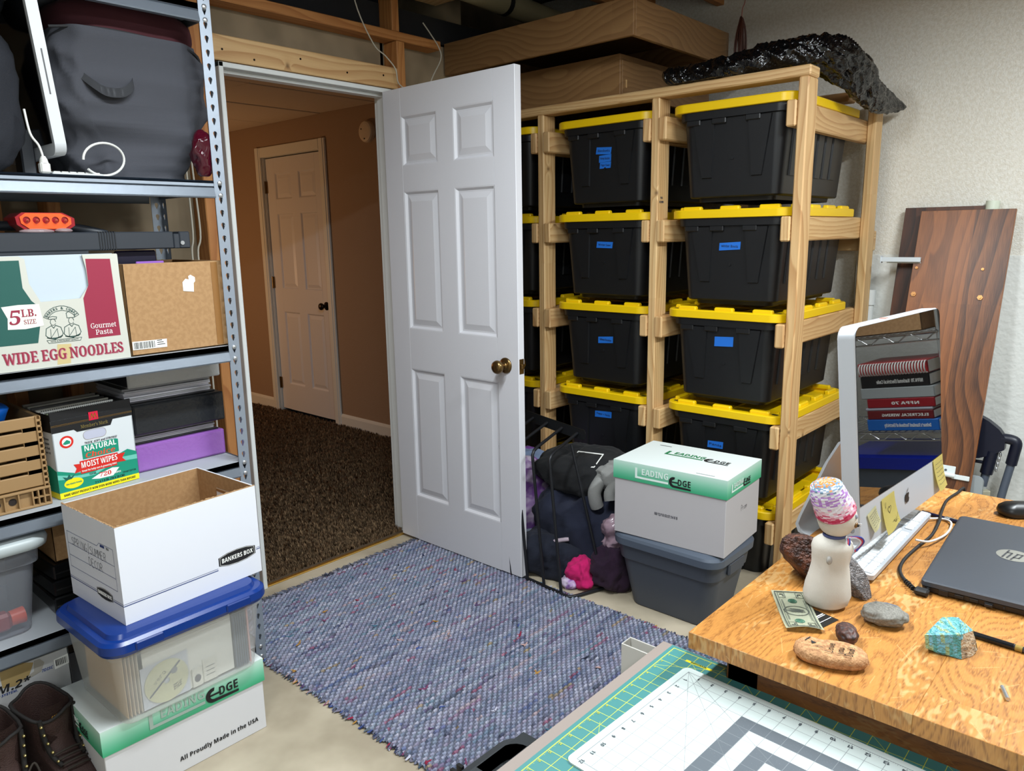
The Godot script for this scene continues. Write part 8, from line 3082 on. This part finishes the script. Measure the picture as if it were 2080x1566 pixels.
	g.tube(smoothed([Vector3(0.0, 0.46, 0.083), Vector3(-0.02, 0.30, 0.062), Vector3(-0.02, 0.22, 0.060), Vector3(-0.01, 0.15, 0.075), Vector3(0, 0.012, 0.09)], 5), 0.0155, 12)
	part("leg", g, gy, t)
	g = G.new()
	g.tube([Vector3(0, 0.42, 0.0), Vector3(-0.03, 0.012, -0.05)], 0.0165, 12)
	part("leg", g, gy, t)
	g = G.new()
	g.tube([Vector3(-0.0055, 0.345, -0.0092), Vector3(-0.0165, 0.195, -0.0275)], 0.0178, 14)
	part("paper_sleeve", g, mt(Color(0.66, 0.67, 0.66), 0.6), t)
	g = G.new()
	g.tube([Vector3(0.0, 0.445, 0.0), Vector3(0.0, 0.445, -0.09)], 0.007, 10)
	part("cross_bar", g, nv, t)
	g = G.new()
	for i in 4: g.blob(Vector3(-0.005, 0.49 - i * 0.022, 0.042 - 0.003 * i), Vector3(0.006, 0.012, 0.006), func(_d): return 1.0, 10, 8)
	part("chain", g, M.zinc, t)
	t = thing("plastic_sheet", "pale grey plastic panel edge leaning right of the wood-grain board", "panel", Vector3(3.52, 0.003, -0.575))
	g = G.new()
	var oc := PackedVector2Array()
	for p in rrect(0.06, 0.40, 0.025, 6): oc.append(Vector2(p.x, p.y - 0.2))
	g.xf = Transform3D(Basis(Vector3(0, 0, 1), Vector3(1, 0, 0), Vector3(0, -1, 0)) * Basis.IDENTITY, Vector3.ZERO)
	g.xf = Transform3D(Basis(Vector3(0, 0, 1), Vector3(-1, 0, 0), Vector3(0, -1, 0)), Vector3.ZERO)
	g.prism(oc, -0.01, 0.01)
	part("panel_body", g, mt(Color(0.60, 0.63, 0.64), 0.45), t)
	t = thing("cream_block", "small cream foam block behind the grey panel edge", "block", Vector3(3.58, 0.003, -0.565))
	g = G.new()
	g.xf = Transform3D(Basis(Vector3.UP, 0.7), Vector3.ZERO)
	g.bx(-0.03, 0.03, 0, 0.33, -0.03, 0.03, 0.004)
	part("block_body", g, mt(Color(0.66, 0.64, 0.55), 0.7), t)

func room_side(b: Node3D) -> float:
	return 1.0 if b.basis.z.x < 0 else -1.0

# ---------- wire shelf that shows in the black screen ----------
func mirror_side() -> void:
	var X := Vector3.RIGHT
	var Y := Vector3.UP
	var Z := Vector3(0, 0, 1)
	var t := thing("wire_shelf", "chrome wire shelf of books reflected in the computer screen", "shelves", Vector3(3.0, 0, 0.0))
	var g: G
	for q in [[0.015, -0.02], [0.36, -0.02], [0.015, 1.18], [0.36, 1.18]]:
		g = G.new()
		g.cyl(Vector3(q[0], 0, q[1]), Vector3(q[0], 1.6, q[1]), 0.0125)
		part("post", g, M.chrome, t)
	for y in [0.15, 0.745, 1.118, 1.55]:
		g = G.new()
		for x in [0.0, 0.375]:
			g.cyl(Vector3(x, y, -0.02), Vector3(x, y, 1.18), 0.0035, -1, 8)
			g.cyl(Vector3(x, y - 0.03, -0.02), Vector3(x, y - 0.03, 1.18), 0.003, -1, 8)
			var w := []
			for i in 61: w.append(Vector3(x, y - 0.015 + 0.014 * cos(i * PI / 2.5), -0.02 + i * 0.02))
			g.tube(w, 0.0025, 6)
		part("rail", g, M.chrome, t)
		g = G.new()
		for i in 47: g.cyl(Vector3(0.0, y + 0.004, -0.01 + i * 0.025), Vector3(0.375, y + 0.004, -0.01 + i * 0.025), 0.0018, -1, 6)
		part("deck_wires", g, M.chrome, t)
	var defs := [
		["thick bright blue textbook at the bottom of the reflected stack", 0.044, Color(0.05, 0.36, 0.68), "Delmar's Standard Textbook of Electricity", 0.015, 0.28],
		["worn red hardback second from the bottom of the reflected stack", 0.034, Color(0.40, 0.05, 0.08), "ELECTRICAL WIRING", 0.03, 0.275],
		["thin pale magazine in the middle of the reflected stack", 0.010, Color(0.62, 0.62, 0.66), "", 0.03, 0.28],
		["red code book with white lettering in the reflected stack", 0.036, Color(0.55, 0.03, 0.10), "NFPA 70", 0.02, 0.27],
		["pale grey binder lying in the reflected stack", 0.042, Color(0.60, 0.62, 0.62), "", 0.018, 0.29],
		["black code book near the top of the reflected stack", 0.046, Color(0.05, 0.05, 0.055), "NFPA 70  National Electrical Code", 0.03, 0.285],
		["red and white spiral-bound manual on top of the reflected stack", 0.050, Color(0.62, 0.10, 0.12), "", 0.03, 0.29]]
	var y := 0.7525
	for q in defs:
		var h: float = q[1]
		var k := thing("book", q[0], "book", Vector3(3.0, y, 0.0), 0.0, "books on the wire shelf")
		g = G.new()
		g.bx(0.002, 0.21, 0.0, h, q[4], q[5], 0.0025)
		part("cover", g, mt(q[2], 0.4), k)
		g = G.new()
		g.bx(0.008, 0.212, 0.004, h - 0.004, q[4] - 0.001, q[5] + 0.001)
		part("pages", g, M.paper, k)
		if q[3] != "": txt(k, q[3], h * 0.3, Vector3(0.0015, h * 0.48, (q[4] + q[5]) / 2 - 0.02), Z, Y, M.inkw, 0.10 if q[3].length() < 10 else 0.17, "Droid Sans", true)
		if h == 0.050:
			g = G.new()
			for i in 24:
				var z: float = 0.034 + i * 0.0105
				var lp := []
				for j in 11: lp.append(Vector3(0.0 + 0.020 * cos(j * TAU / 10), 0.025 + 0.023 * sin(j * TAU / 10), z))
				g.tube(lp, 0.0026, 6)
			part("spiral", g, M.paper, k)
		y += h + 0.0005
	var k := thing("lidded_tote", "clear tote with a bright blue lid under the reflected books", "tote", Vector3(3.2, 0.1555, 0.20))
	g = G.new()
	var R := []
	for q in [[0.0, 0.30, 0.40], [0.44, 0.34, 0.46]]: R.append(ringxz(q[1], q[2], 0.03, q[0]))
	g.loft(R, true)
	part("tub", g, mt(Color(0.30, 0.33, 0.37), 0.3), k)
	g = G.new()
	R = []
	for q in [[0.44, 0.36, 0.48], [0.485, 0.36, 0.48], [0.495, 0.33, 0.45]]: R.append(ringxz(q[1], q[2], 0.03, q[0]))
	g.loft(R, true)
	part("lid", g, mt(Color(0.03, 0.12, 0.55), 0.3), k)
	carton("cardboard_box", "brown cardboard box on the upper deck of the wire shelf", Vector3(3.02, 1.125, 0.30), -PI / 2, 0.52, 0.24, 0.30, M.card, M.cardd, false)
